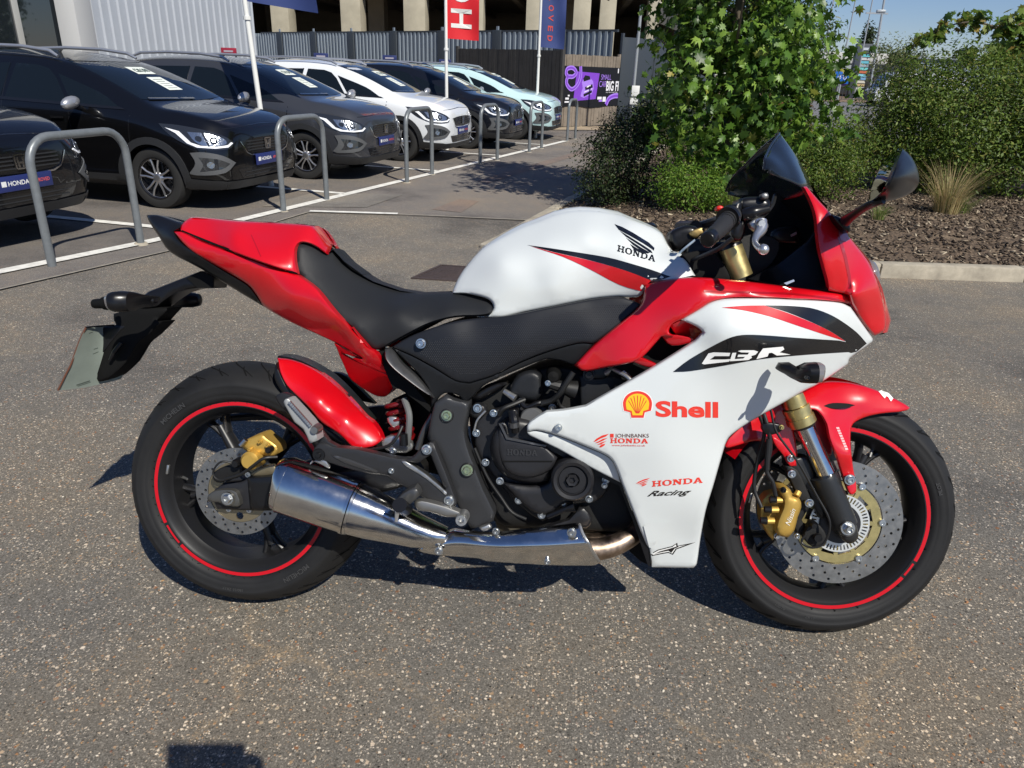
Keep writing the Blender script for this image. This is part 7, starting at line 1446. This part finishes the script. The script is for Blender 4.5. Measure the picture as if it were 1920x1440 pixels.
# plane tree
tx, ty = 2.36, 7.05; tz = gzb(tx, ty); pt = empty('plane_tree', (tx, ty, tz)); tag(pt, 'young plane tree with large bright lobed leaves rising behind the motorcycle windscreen', 'tree')
mb = MB(); tp = curve3([(0, 0, -.1), (.03, .02, .9), (-.02, .0, 1.9), (.05, .1, 3.0), (.0, .1, 4.6)], 6); mb.tube(tp, np.linspace(.075, .028, len(tp)), 14)
for a, z, l_, up in ((200, 1.2, .9, .5), (20, 1.1, .8, .4), (260, 1.5, .9, .5), (100, 1.4, .9, .5), (160, 1.9, 1.3, .5), (320, 1.9, 1.2, .7), (215, 2.3, 1.5, .4), (40, 2.4, 1.3, .7), (280, 2.8, 1.3, .8), (120, 3.0, 1.2, .8), (190, 3.3, 1.1, .9)):
    a = radians(a); s = np.array([0, 0, z]); e = s+np.array([cos(a)*l_, sin(a)*l_, l_*up]); mb.tube(curve3([s, (s+e)/2+(0, 0, -.04), e], 5), np.linspace(.026, .006, 11), 7)
mb.build('trunk', bark, pt)
PB = [((-.05, -.05, 1.10), (.72, .62, .72)), ((.35, -.1, .85), (.62, .55, .52)), ((-.45, -.1, 1.45), (.50, .5, .42)), ((.45, .1, 1.6), (.62, .6, .5)), ((.92, -.15, 1.25), (.38, .35, .42)), ((.80, -.2, .75), (.35, .3, .3)), ((-.15, 0, 1.9), (.75, .7, .5)), ((-.85, -.15, 2.32), (.5, .45, .24)), ((-.2, .1, 2.8), (1.1, 1.0, .7)), ((.2, .2, 3.7), (1.0, .9, .8)), ((-.1, .2, 4.5), (.7, .7, .5))]
o, cc = leaves('crown', PB, 10500, .112, L_plane, pt, .10, 'm', .35, .9, .50)
# shrubs of the bed
def shrub(name, lb, c, blobs, n, size, m, ntw=40, spread=.05, cat='shrub', up=.6, shell=.5, zoff=0, group='shrubs of the planting bed', droop=.1):
    z = gzb(c[0], c[1]); e = empty(name, (c[0], c[1], z)); tag(e, lb, cat, group)
    o, cc = leaves('foliage', blobs, n, size, m, e, spread, 's', up, droop, shell, .0); ok = cc[:, 2] > .08; twigs('stems', (0, 0, -.02), cc[ok], twg, e, .014, ntw); return e
shrub('shrub', 'dark small leaved shrub at the left tip of the bed beside the aisle', (1.30, 7.35), [((0, 0, .42), (.46, .55, .42)), ((.02, .1, .72), (.32, .4, .30)), ((.30, .2, .85), (.26, .4, .30)), ((-.22, -.25, .25), (.28, .3, .22))], 15000, .040, L_dark, 60)
shrub('shrub', 'low bright green shrub between the fuel tank and the handlebar', (2.02, 6.55), [((0, 0, .20), (.40, .36, .22)), ((-.15, .05, .34), (.22, .25, .16)), ((.25, 0, .25), (.25, .3, .18))], 9000, .034, L_bright, 30)
shrub('shrub', 'dark green shrub seen through the gap between screen and mirror', (3.55, 8.0), [((0, 0, .42), (.62, .6, .42)), ((.35, .1, .62), (.38, .4, .32)), ((-.35, -.1, .6), (.32, .35, .34)), ((.1, -.3, .3), (.6, .35, .28))], 17000, .042, L_mid, 60)
shrub('shrub', 'large dense green bush filling the right edge behind the mirror', (5.75, 9.0), [((0, 0, .85), (1.2, .85, .80)), ((-.7, -.1, .7), (.6, .6, .62)), ((.9, -.1, 1.0), (.8, .7, .66)), ((.2, -.3, .5), (1.1, .5, .45)), ((.1, .2, 1.35), (.9, .5, .34)), ((-.65, 0, 1.3), (.35, .4, .3)), ((1.2, 0, 1.45), (.6, .5, .28))], 66000, .052, L_mid, 110, .075)
shrub('shrub', 'green bush at the far right end of the bed, beyond the large dense one', (8.1, 9.6), [((0, 0, .75), (1.2, .9, .75)), ((-.5, -.2, 1.0), (.7, .6, .45))], 15000, .05, L_mid, 40)
shrub('shrub', 'dim green shrub behind the bright plane tree, near the far road', (2.9, 10.6), [((0, 0, .45), (.8, .7, .48)), ((.4, .2, .7), (.4, .4, .3))], 12000, .045, L_mid, 40)
shrub('shrub', 'low spreading shrub along the far edge of the bed, left of the large bush', (5.0, 11.6), [((0, 0, .25), (.9, .6, .28)), ((-.5, .1, .38), (.35, .4, .25))], 9000, .045, L_mid, 30)
shrub('shrub', 'small russet and orange plant beside the plane tree crown', (4.35, 12.4), [((0, 0, .75), (.42, .4, .5))], 3500, .06, islandmat('russet leaf', [(0, (.10, .05, .02)), (.5, (.20, .09, .03)), (1, (.14, .13, .03))], .6, .2), 16)
shrub('shrub', 'tall wispy grey green shrub rising above the large bush', (5.55, 11.2), [((0, 0, 1.0), (.35, .35, .6)), ((-.1, 0, 1.65), (.32, .3, .28)), ((.25, 0, 1.75), (.22, .25, .2))], 3200, .045, L_pale, 24, .06)
shrub('shrub', 'straw coloured straggly shrub at the foot of the slate gate', (2.6, 16.6), [((0, 0, .55), (.6, .5, .6)), ((.2, .1, 1.1), (.4, .4, .5))], 5000, .06, L_pale, 30, group='shrubs by the gate')
# arching branch with turning leaves
ax0, ay0 = 6.95, 10.6; az = gzb(ax0, ay0); at_ = empty('plane_tree', (ax0, ay0, az)); tag(at_, 'slender tree with an arching branch of yellowing leaves over the large bush', 'tree')
mb = MB(); mb.tube(curve3([(0, 0, 0), (.02, 0, 1.0), (-.1, 0, 1.9), (.0, 0, 2.3)], 5), np.linspace(.035, .012, 16), 8); ar = curve3([(-.05, 0, 1.7), (-.35, -.02, 2.06), (-.85, -.05, 2.12), (-1.3, -.05, 1.92), (-1.5, -.05, 1.70)], 6); mb.tube(ar, np.linspace(.018, .005, len(ar)), 6); mb.tube([(-.08, 0, 1.5), (-.5, 0, 1.72), (-.95, 0, 1.66)], [.012, .008, .004], 6); mb.build('trunk', bark, at_)
AB = [((-.35, 0, 2.05), (.28, .25, .14)), ((-.80, 0, 2.10), (.32, .25, .14)), ((-1.25, 0, 1.93), (.24, .2, .13)), ((-1.48, 0, 1.72), (.14, .15, .12)), ((0, 0, 2.1), (.3, .3, .22)), ((-.1, 0, 1.75), (.35, .3, .22)), ((-.65, 0, 1.70), (.34, .2, .08)), ((.45, 0, 1.8), (.35, .3, .3))]
leaves('crown', AB, 900, .13, L_yell, at_, .05, 'm', .5, .7, .3)
# tufts of grass
def tuft(c, lb, n, hgt_, sprd, m, lean=.35):
    z = gzb(*c); e = empty('grass_tuft', (*c, z)); tag(e, lb, 'grass tuft', 'grass tufts in the bed'); V = []; F = []
    for i in range(n):
        a = random.uniform(0, 2*pi); r = sprd*random.random()**.7; b0 = np.array([cos(a)*r*.5, sin(a)*r*.5, 0]); h = hgt_*random.uniform(.35, 1.0); o_ = np.array([cos(a), sin(a), 0])*h*lean*random.uniform(.2, 1.4); wv = np.array([-sin(a+random.uniform(-1, 1)), cos(a), 0])*random.uniform(.0015, .0032); k = len(V)
        for t, ww in ((0, 1), (.4, .9), (.75, .6), (1, .1)): p = b0+o_*t*t+np.array([0, 0, h*(t-.12*t*t*lean)]); V += [p-wv*ww, p+wv*ww]
        F += [(k+2*j, k+2*j+1, k+2*j+3, k+2*j+2) for j in range(3)]
    mk('blades', V, F, m, e, False); return e
straw = islandmat('straw blade', [(0, (.36, .27, .13)), (.5, (.48, .38, .20)), (.8, (.24, .22, .08)), (1, (.14, .18, .05))], .6, .3); grn = islandmat('green blade', [(0, (.10, .16, .03)), (.6, (.18, .24, .06)), (1, (.34, .30, .14))], .6, .3)
tuft((4.92, 7.15), 'straw coloured grass tuft beside the right hand mirror', 520, .62, .26, straw, .62)
tuft((5.05, 7.3), 'short green grass tuft just behind the straw coloured one', 420, .28, .36, grn, .9)
tuft((2.45, 6.35), 'green and straw grass tuft below the smoked screen', 420, .42, .22, grn, .45)
tuft((3.0, 6.25), 'small sparse tuft between the handlebar and the mirror stalk', 160, .22, .12, grn, .7)
tuft((3.95, 6.5), 'thin green tuft on the bark under the mirror stalk', 130, .20, .12, grn, .7)
# ---- farther trees
def far_tree(c, lb, blobs, n, size, m, trunk_h, r=.12, name='broadleaf_tree', spread=.16):
    z = float(gz(*c)); e = empty(name, (*c, z)); tag(e, lb, 'tree', 'trees beyond the far road' if c[1] > 40 else None); mb = MB(); mb.tube(np.array([(0, 0, -.1), (.03, 0, trunk_h*.5), (0, .05, trunk_h)]), [r, r*.8, r*.45], 10)
    for k in range(6): a = k*1.1; b_ = blobs[k % len(blobs)][0]; mb.tube(curve3([(0, 0, trunk_h*.55), np.array(b_)*.5+(0, 0, trunk_h*.3), b_], 3), np.linspace(r*.4, .02, 7), 6)
    mb.build('trunk', bark, e); leaves('crown', blobs, n, size, m, e, spread, 's', .6, .1, .55); return e
def pxc(u, v, y): p = at(u, v, y); return p
p = pxc(1455, 40, 19); far_tree((p[0], p[1]), 'tall broadleaf tree directly behind the bright plane tree', [((0, 0, 2.6), (1.1, 1.0, 1.3)), ((.7, 0, 2.3), (.8, .8, .8)), ((1.0, 0, 1.6), (.5, .5, .7)), ((-.9, 0, 2.9), (1.0, .9, 1.1)), ((.2, 0, 3.9), (1.0, .9, .7)), ((-.6, 0, 1.5), (.8, .7, .8))], 15000, .11, L_far, 3.6)
p = pxc(1603, 190, 88); far_tree((p[0], p[1]), 'dark narrow conifer beside the tall totem sign', [((0, 0, 3.5), (.8, .8, 3.0)), ((0, 0, 5.6), (.55, .6, 1.6)), ((-1.0, 0, 2.6), (.6, .6, 2.0))], 3500, .35, L_dark, 5, .2, 'conifer_tree', .2)
for i, (u, w_, h) in enumerate(((1635, 3.4, 4.3), (1668, 2.6, 3.6))): p = pxc(u, 190, 112); far_tree((p[0], p[1]), ['low rounded tree on the horizon between the tall poles', 'small distant tree on the horizon right of the tall poles'][i], [((0, 0, h), (w_, 2, 1.7)), ((w_*.7, 0, h-.6), (w_*.6, 2, 1.2))], 2500, .4, L_far, h, .2, 'broadleaf_tree', .3)
# ---------------------------------------------------------------- beyond the far road
def thing_box(name, lb, cat, base, parts, group=None):
    e = empty(name, base); tag(e, lb, cat, group)
    for pn, c, h, m in parts: mb = MB(); mb.box(c, h, None, min(.01, min(h)*.3)); mb.build(pn, m, e)
    return e
YF = 78.; gl = at(1556, 150, YF); gr_ = at(1652, 150, YF); rz_ = at(1600, 121, YF)[2]; xm, xw = (gl[0]-8+gr_[0])/2, (gr_[0]-gl[0]+8)/2
bz = -.2; sh_ = empty('retail_unit', (xm, YF, bz)); tag(sh_, 'low distant shop unit with pale roof and violet hoarding beyond the road', 'building')
mb = MB(); mb.box((0, 8, (rz_-bz)/2-.6), (xw, 8, (rz_-bz)/2-.6)); mb.build('wall', mat('brown cladding', (.14, .09, .06), .8, var=(.4, .2)), sh_)
mb = MB(); mb.box((0, 6, rz_-bz-.55), (xw+1, 9, .55)); mb.build('fascia', mat('dark fascia', (.02, .025, .03), .5), sh_)
mb = MB(); mb.box((0, 9, rz_-bz+.6), (xw+1, 7, .5), None, .1); mb.build('roof', mat('pale roof', (.45, .44, .42), .7), sh_)
hx0, hx1 = at(1549, 150, YF-.2)[0]-xm, at(1588, 150, YF-.2)[0]-xm; hz0, hz1 = at(1570, 160, YF-.2)[2]-bz, at(1570, 136, YF-.2)[2]-bz; mb = MB(); mb.box(((hx0+hx1)/2, -.2, (hz0+hz1)/2), ((hx1-hx0)/2, .05, (hz1-hz0)/2)); hd = mb.build('hoarding', m_vi, sh_)
V, F = text_tris('nyn  Sky', .02); w_ = V[:, 0].max(); mk('hoarding_lettering', [(hx0+.2+(hx1-hx0-.3)*a/w_, -.27, hz0+(hz1-hz0)*(.38+.25*c)) for a, c in V], F, m_wh, hd, False)
mb = MB(); mb.lathe([(.62, 0), (.68, 0), (.68, .01), (.62, .01)], (hx0+.75, -.26, (hz0+hz1)/2), (0, 1, 0), 30); mb.build('hoarding_ring', m_wh, hd)
for k in range(3): mb = MB(); mb.box((xw*(.15+.3*k), -.05, 1.4), (1.1, .05, 1.2)); mb.build('window', m_dark, sh_)
p0_, p1_ = at(1656, 108, 120), at(1990, 108, 120); thing_box('distant_warehouse', 'long grey blue warehouse roofline on the horizon above the large bush', 'building', ((p0_[0]+p1_[0])/2, 120, bz), [('wall', (0, 6, (p0_[2]-bz)/2), ((p1_[0]-p0_[0])/2+6, 6, (p0_[2]-bz)/2), mat('hazy blue cladding', (.22, .27, .33), .7)), ('roof', (0, 6, p0_[2]-bz+.15), ((p1_[0]-p0_[0])/2+6.3, 6.4, .15), mat('hazy grey roof', (.30, .34, .38), .6))])
# totem, poles, cycle sign, railings, van
tb = pxc(1600, 185, 70); tt_ = pxc(1613, 82, 70)[2]; tot = empty('totem_sign', (tb[0], 70, bz)); tag(tot, 'tall slate totem sign with a column of coloured shop tiles', 'sign')
hT = tt_-bz; mb = MB(); mb.box((0, 0, hT/2), (.62, .3, hT/2), None, .02); mb.build('pylon', mat('totem slate', (.05, .06, .075), .4), tot)
for k, cl in enumerate(((.45, .5, .55), (.05, .06, .08), (.12, .45, .5), (.5, .5, .5), (.12, .4, .5), (.3, .35, .4), (.15, .5, .5), (.45, .12, .06), (.2, .5, .6), (.15, .3, .5), (.5, .48, .4), (.4, .3, .15), (.5, .5, .48))):
    z = hT-.4-k*(hT-1.0)/13; mb = MB(); mb.box((.22, -.32, z), (.36, .03, (hT-1.0)/13*.38)); mb.build('shop_tile', mat('tile %.2f %.2f' % cl[:2], cl, .4), tot)
m_galv = mat('galvanised', (.42, .44, .45), .4, metal=.5)
for i, (ub, vb, ut, y, lb, arm) in enumerate(((1626, 195, 1658, 58, 'tall grey lamp column with a short cross arm, nearest the white van', True), (1601, 180, 1636, 62, 'thin grey pole left of the lamp column, joined by a cross arm', False), (1540, 135, 1563, 60, 'thin grey pole rising out of the trees, leftmost on the horizon', False), (1580, 120, 1604, 64, 'thin grey pole rising behind the blue cycle sign', False))):
    p = at(ub, vb, y); q = at(ut, 0, y); dxy = q-p; zz = float(bz); x0 = p[0]+dxy[0]/dxy[2]*(zz-p[2]); e = empty('lamp_column', (x0, y, zz)); tag(e, lb, 'lamp column', 'tall columns beyond the road')
    top = np.array([dxy[0]/dxy[2]*9, 0, 9.]); MB().tube([(0, 0, 0), top*.5, top], [.10, .085, .06] if i == 0 else [.055, .05, .04], 10).build('column', m_galv, e)
    if arm: z = at(1645, 25, y)[2]-bz; c = top*z/9; mb = MB(); mb.box(c+(-.35, 0, 0), (.75, .06, .05)); mb.build('cross_arm', m_galv, e); mb = MB(); mb.box(c+(-.1, 0, .14), (.3, .12, .08), None, .02); mb.build('lamp_head', m_galv, e)
cs = pxc(1569, 192, 56); ce = empty('cycle_route_sign', (cs[0], 56, bz)); tag(ce, 'blue cycle route sign on a pale post across the far road', 'road sign'); zt_ = at(1582, 123, 56)[2]-bz; dxs = at(1582, 123, 56)[0]-cs[0]
MB().tube([(0, 0, 0), (dxs, 0, zt_)], .07, 10).build('post', m_galv, ce); mb = MB(); mb.box((dxs*.75, -.09, zt_*.72), (.50, .02, .50), None, .02); mb.build('sign_plate', mat('sign blue', (.02, .12, .45), .4), ce); mb = MB(); mb.box((dxs*.95, -.09, zt_*.93), (.48, .02, .22)); mb.build('name_plate', mat('sign grey', (.3, .32, .32), .4), ce)
mb = MB(); 
for s in (-1, 1): mb.lathe([(.09, 0), (.12, 0), (.12, .01), (.09, .01)], (dxs*.75+s*.19, -.13, zt_*.68), (0, 1, 0), 16)
mb.tube([(dxs*.75-.19, -.13, zt_*.68), (dxs*.75-.05, -.13, zt_*.68+.2), (dxs*.75+.19, -.13, zt_*.68), (dxs*.75+.12, -.13, zt_*.68+.28)], .02, 6); mb.build('sign_symbol', m_wh, ce)
ra, rb_ = at(1545, 190, 60), at(1640, 190, 60); rl = empty('railing', ((ra[0]+rb_[0])/2, 60, bz)); tag(rl, 'low black railing along the pavement of the far road', 'railing'); xw2 = (rb_[0]-ra[0])/2+3
for z in (.15, 1.05): mb = MB(); mb.box((0, 0, z), (xw2, .03, .025)); mb.build('rail', m_post, rl)
for k in range(int(xw2*2/.25)):
    if k < 90: mb = MB(); mb.box((-xw2+k*.25, 0, .6), (.014, .014, .48)); mb.build('bar', m_post, rl, False)
vx = at(1652, 203, 50); van = empty('delivery_van', (vx[0]+.3, 50.5, bz)); tag(van, 'white van parked beyond the road, half hidden by the large bush', 'van')
vm = mat('van white', (.62, .64, .66), .3, coat=.8); prof = [(-1.0, .35), (-1.0, .95), (-.75, 1.15), (-.2, 1.9), (.1, 2.05), (4.2, 2.1), (4.3, .35)]
V = [(x, y, z) for y in (-.95, .95) for x, z in prof]; n = len(prof); vb = mk('body', V, [tuple(range(n)), tuple(range(2*n-1, n-1, -1))]+[(i, i+n, (i+1) % n+n, (i+1) % n) for i in range(n)], vm, van, False)
mk('windscreen', [(-.74, -.8, 1.2), (-.74, .8, 1.2), (-.22, .75, 1.88), (-.22, -.75, 1.88)], [(0, 3, 2, 1)], m_dark, van, False).location = (-.012, 0, .012)
mk('side_window', [(-.45, -.956, 1.15), (.45, -.956, 1.15), (.45, -.956, 1.75), (-.05, -.956, 1.8)], [(0, 1, 2, 3)], m_dark, van, False); mb = MB(); mb.box((-1.0, 0, .55), (.06, .9, .16), None, .02); mb.build('bumper', car_dark, van)
for x in (-.35, 3.3):
    for s in (-1, 1): mb = MB(); mb.lathe([(0, .11), (.18, .11), (.30, .10), (.32, .05), (.32, -.1)], (x, s*.85, .33), (0, s, 0), 24); mb.build('wheel', tyre_m, van)
for s in (-1, 1): mb = MB(); mb.box((-1.0, s*.72, .82), (.04, .14, .1), None, .02); mb.build('headlight', car_lampw, van)
# ================================================================ THE PHOTOGRAPHER (stands behind the camera; the phone's shadow falls in the foreground)
def W3(a, b_, c): return CP+rv*a+uv*b_+fv*c
ph = empty('smartphone', W3(.076, -.012, -.014)); tag(ph, 'dark phone held up by the photographer, its shadow in the bottom left corner', 'phone')
A = np.array([rv, uv, fv]); mb = MB(); mb.box((0, 0, 0), (.081, .038, .0042), A, .003); mb.build('phone_body', blackp, ph); mb = MB(); mb.box(-fv*.0045, (.077, .035, .0004), A); mb.build('phone_screen', mat('phone glass', (.01, .01, .012), .08), ph)
def skin(name, J, E, m, parent, sub=2):
    me = bpy.data.meshes.new(name); me.from_pydata([tuple(j[0]) for j in J], E, []); o = link(name, me, parent); md = o.modifiers.new('skin', 'SKIN'); md.use_smooth_shade = True; me.skin_vertices or None
    for i, j in enumerate(J): r = j[1]; me.skin_vertices[0].data[i].radius = r if isinstance(r, tuple) else (r, r)
    me.skin_vertices[0].data[0].use_root = True; s = o.modifiers.new('sub', 'SUBSURF'); s.levels = s.render_levels = sub; me.materials.append(m); return o
def skin_ok(): return True
skn = mat('skin', (.42, .24, .16), .5, var=(20, .08)); shirt = mat('grey shirt', (.12, .13, .15), .85, bump=(60, .3, .004)); trou = mat('dark trousers', (.025, .03, .045), .85, bump=(60, .3, .004)); shoe = mat('black shoe', (.012, .012, .012), .5); hair = mat('brown hair', (.05, .03, .018), .6, bump=(90, .6, .006))
px0, py0 = 1.12, -2.08; pz0 = float(gz(px0, py0)); per = empty('person', (px0, py0, pz0)); tag(per, 'person in grey shirt and dark trousers standing behind the viewpoint, holding up a phone', 'person')
pc = np.array([px0, py0, pz0]); L_ = lambda p: np.asarray(p)-pc
hl_, hr_ = L_(W3(.135, -.100, -.045)), L_(W3(.172, -.035, -.035))
J = [((0, 0, .94), (.14, .095)), ((0, .01, 1.08), (.135, .095)), ((0, 0, 1.28), (.155, .10)), ((0, -.01, 1.42), (.12, .08)), ((0, 0, 1.50), .052), ((0, .02, 1.56), .055), ((0, .03, 1.66), (.075, .095)), ((0, .03, 1.73), (.06, .075)),
     ((-.17, -.01, 1.39), .055), ((-.24, .12, 1.16), .042), (tuple(hl_+(-.015, -.06, -.03)), .027), ((.17, -.01, 1.39), .055), ((.26, .13, 1.16), .042), (tuple(hr_+(.015, -.06, -.03)), .027),
     ((-.10, 0, .86), .085), ((-.12, .02, .48), .058), ((-.13, -.02, .10), .038), ((.10, 0, .86), .085), ((.12, .02, .48), .058), ((.13, -.02, .10), .038), ((-.14, .10, .04), (.042, .03)), ((.14, .10, .04), (.042, .03)), ((-.135, -.05, .05), .038), ((.135, -.05, .05), .038)]
EB = [(0, 1), (1, 2), (2, 3), (3, 4), (4, 5), (5, 6), (6, 7), (3, 8), (8, 9), (9, 10), (3, 11), (11, 12), (12, 13), (0, 14), (14, 15), (15, 16), (0, 17), (17, 18), (18, 19), (16, 20), (19, 21), (16, 22), (19, 23)]
def skin2(name, J, E, m, parent, sub=2):
    bm = bmesh.new(); ly = bm.verts.layers.skin.verify(); vs_ = []
    for i, (p, r) in enumerate(J): v = bm.verts.new(tuple(p)); v[ly].radius = r if isinstance(r, tuple) else (r, r); v[ly].use_root = (i == 0); vs_.append(v)
    for a, b_ in E: bm.edges.new((vs_[a], vs_[b_]))
    me = bpy.data.meshes.new(name); bm.to_mesh(me); bm.free(); o = link(name, me, parent); md = o.modifiers.new('skin', 'SKIN'); md.use_smooth_shade = True; s = o.modifiers.new('sub', 'SUBSURF'); s.levels = s.render_levels = sub; me.materials.append(m); return o
skin2('body', J, EB, skn, per)
g = lambda js, k: [(j[0], tuple(x*k for x in j[1]) if isinstance(j[1], tuple) else j[1]*k) for j in js]
skin2('shirt', [((0, 0, .90), (.165, .115))]+[(J[i][0], tuple(x*1.1+.004 for x in J[i][1]) if isinstance(J[i][1], tuple) else J[i][1]*1.12+.006) for i in (0, 1, 2, 3, 8, 9, 11, 12)], [(0, 1), (1, 2), (2, 3), (3, 4), (4, 5), (5, 6), (4, 7), (7, 8)], shirt, per)
skin2('trousers', [((0, 0, .97), (.165, .115))]+[(J[i][0], (J[i][1] if not isinstance(J[i][1], tuple) else J[i][1][0])*1.15+.012) for i in (14, 15, 16, 17, 18, 19)], [(0, 1), (1, 2), (2, 3), (0, 4), (4, 5), (5, 6)], trou, per)
for s in (-1, 1): skin2('shoe', [((s*.135, -.07, .045), .046), ((s*.135, .03, .045), .046), ((s*.14, .15, .035), (.046, .03))], [(0, 1), (1, 2)], shoe, per)
mb = MB(); 
V = []
for i in range(17):
    for j in range(9):
        t = 2*pi*i/16; f = pi*.55*j/8; V.append((.083*sin(f)*cos(t), .015+.104*sin(f)*sin(t)*(1 if sin(t) < 0 else .72), 1.70+.095*cos(f)))
mb.add(V, [(i*9+j, (i+1)*9+j, (i+1)*9+j+1, i*9+j+1) for i in range(16) for j in range(8)]); mb.build('hair', hair, per)
for s in (-1, 1): mb = MB(); mb.lathe([(0, .006), (.009, .003), (.012, 0)], (s*.030, .118, 1.665), (0, 1, 0), 12); mb.build('eye', mat('eye', (.6, .6, .58), .2), per)
mb = MB(); mb.tube([(0, .115, 1.675), (0, .138, 1.638), (0, .120, 1.628)], [.007, .013, .010], 8); mb.build('nose', skn, per); mb = MB(); mb.box((0, .113, 1.600), (.022, .006, .004), None, .002); mb.build('mouth', mat('lips', (.35, .12, .10), .5), per)
for s in (-1, 1): mb = MB(); mb.lathe([(0, .008), (.020, .010), (.028, .004), (.026, -.006)], (s*.080, .02, 1.66), (s, 0, 0), 14); mb.build('ear', skn, per)
# hands: palm, four fingers over the back edge, thumb in front of the screen
for s, h0 in ((-1, hl_), (1, hr_)):
    o_ = np.array(h0); X, Y, Z = rv*s, uv, fv
    pj = [(o_-Z*.045-X*-.012-Y*.02, (.024, .016)), (o_-Z*.012-Y*.004+X*.010, (.030, .015))]; ed = [(0, 1)]
    skin2('palm', pj, ed, skn, per, 2)
    for k, (dy, l_) in enumerate(((.030, .9), (.012, 1.05), (-.006, 1.0), (-.022, .8))):
        b0 = o_-Z*.006+Y*(dy-.006)+X*.012; skin2('finger', [(b0, .0088), (b0+Z*.030*l_+X*.002, .0084), (b0+Z*.042*l_-X*.018*l_+Y*.004, .0078), (b0+Z*.036*l_-X*.034*l_+Y*.008, .0066)], [(0, 1), (1, 2), (2, 3)], skn, per, 2)
    b0 = o_-Z*.022+Y*.012; skin2('thumb', [(b0, .0115), (b0-X*.022+Y*.018+Z*.004, .0100), (b0-X*.036+Y*.026+Z*.010, .0086)], [(0, 1), (1, 2)], skn, per, 2)
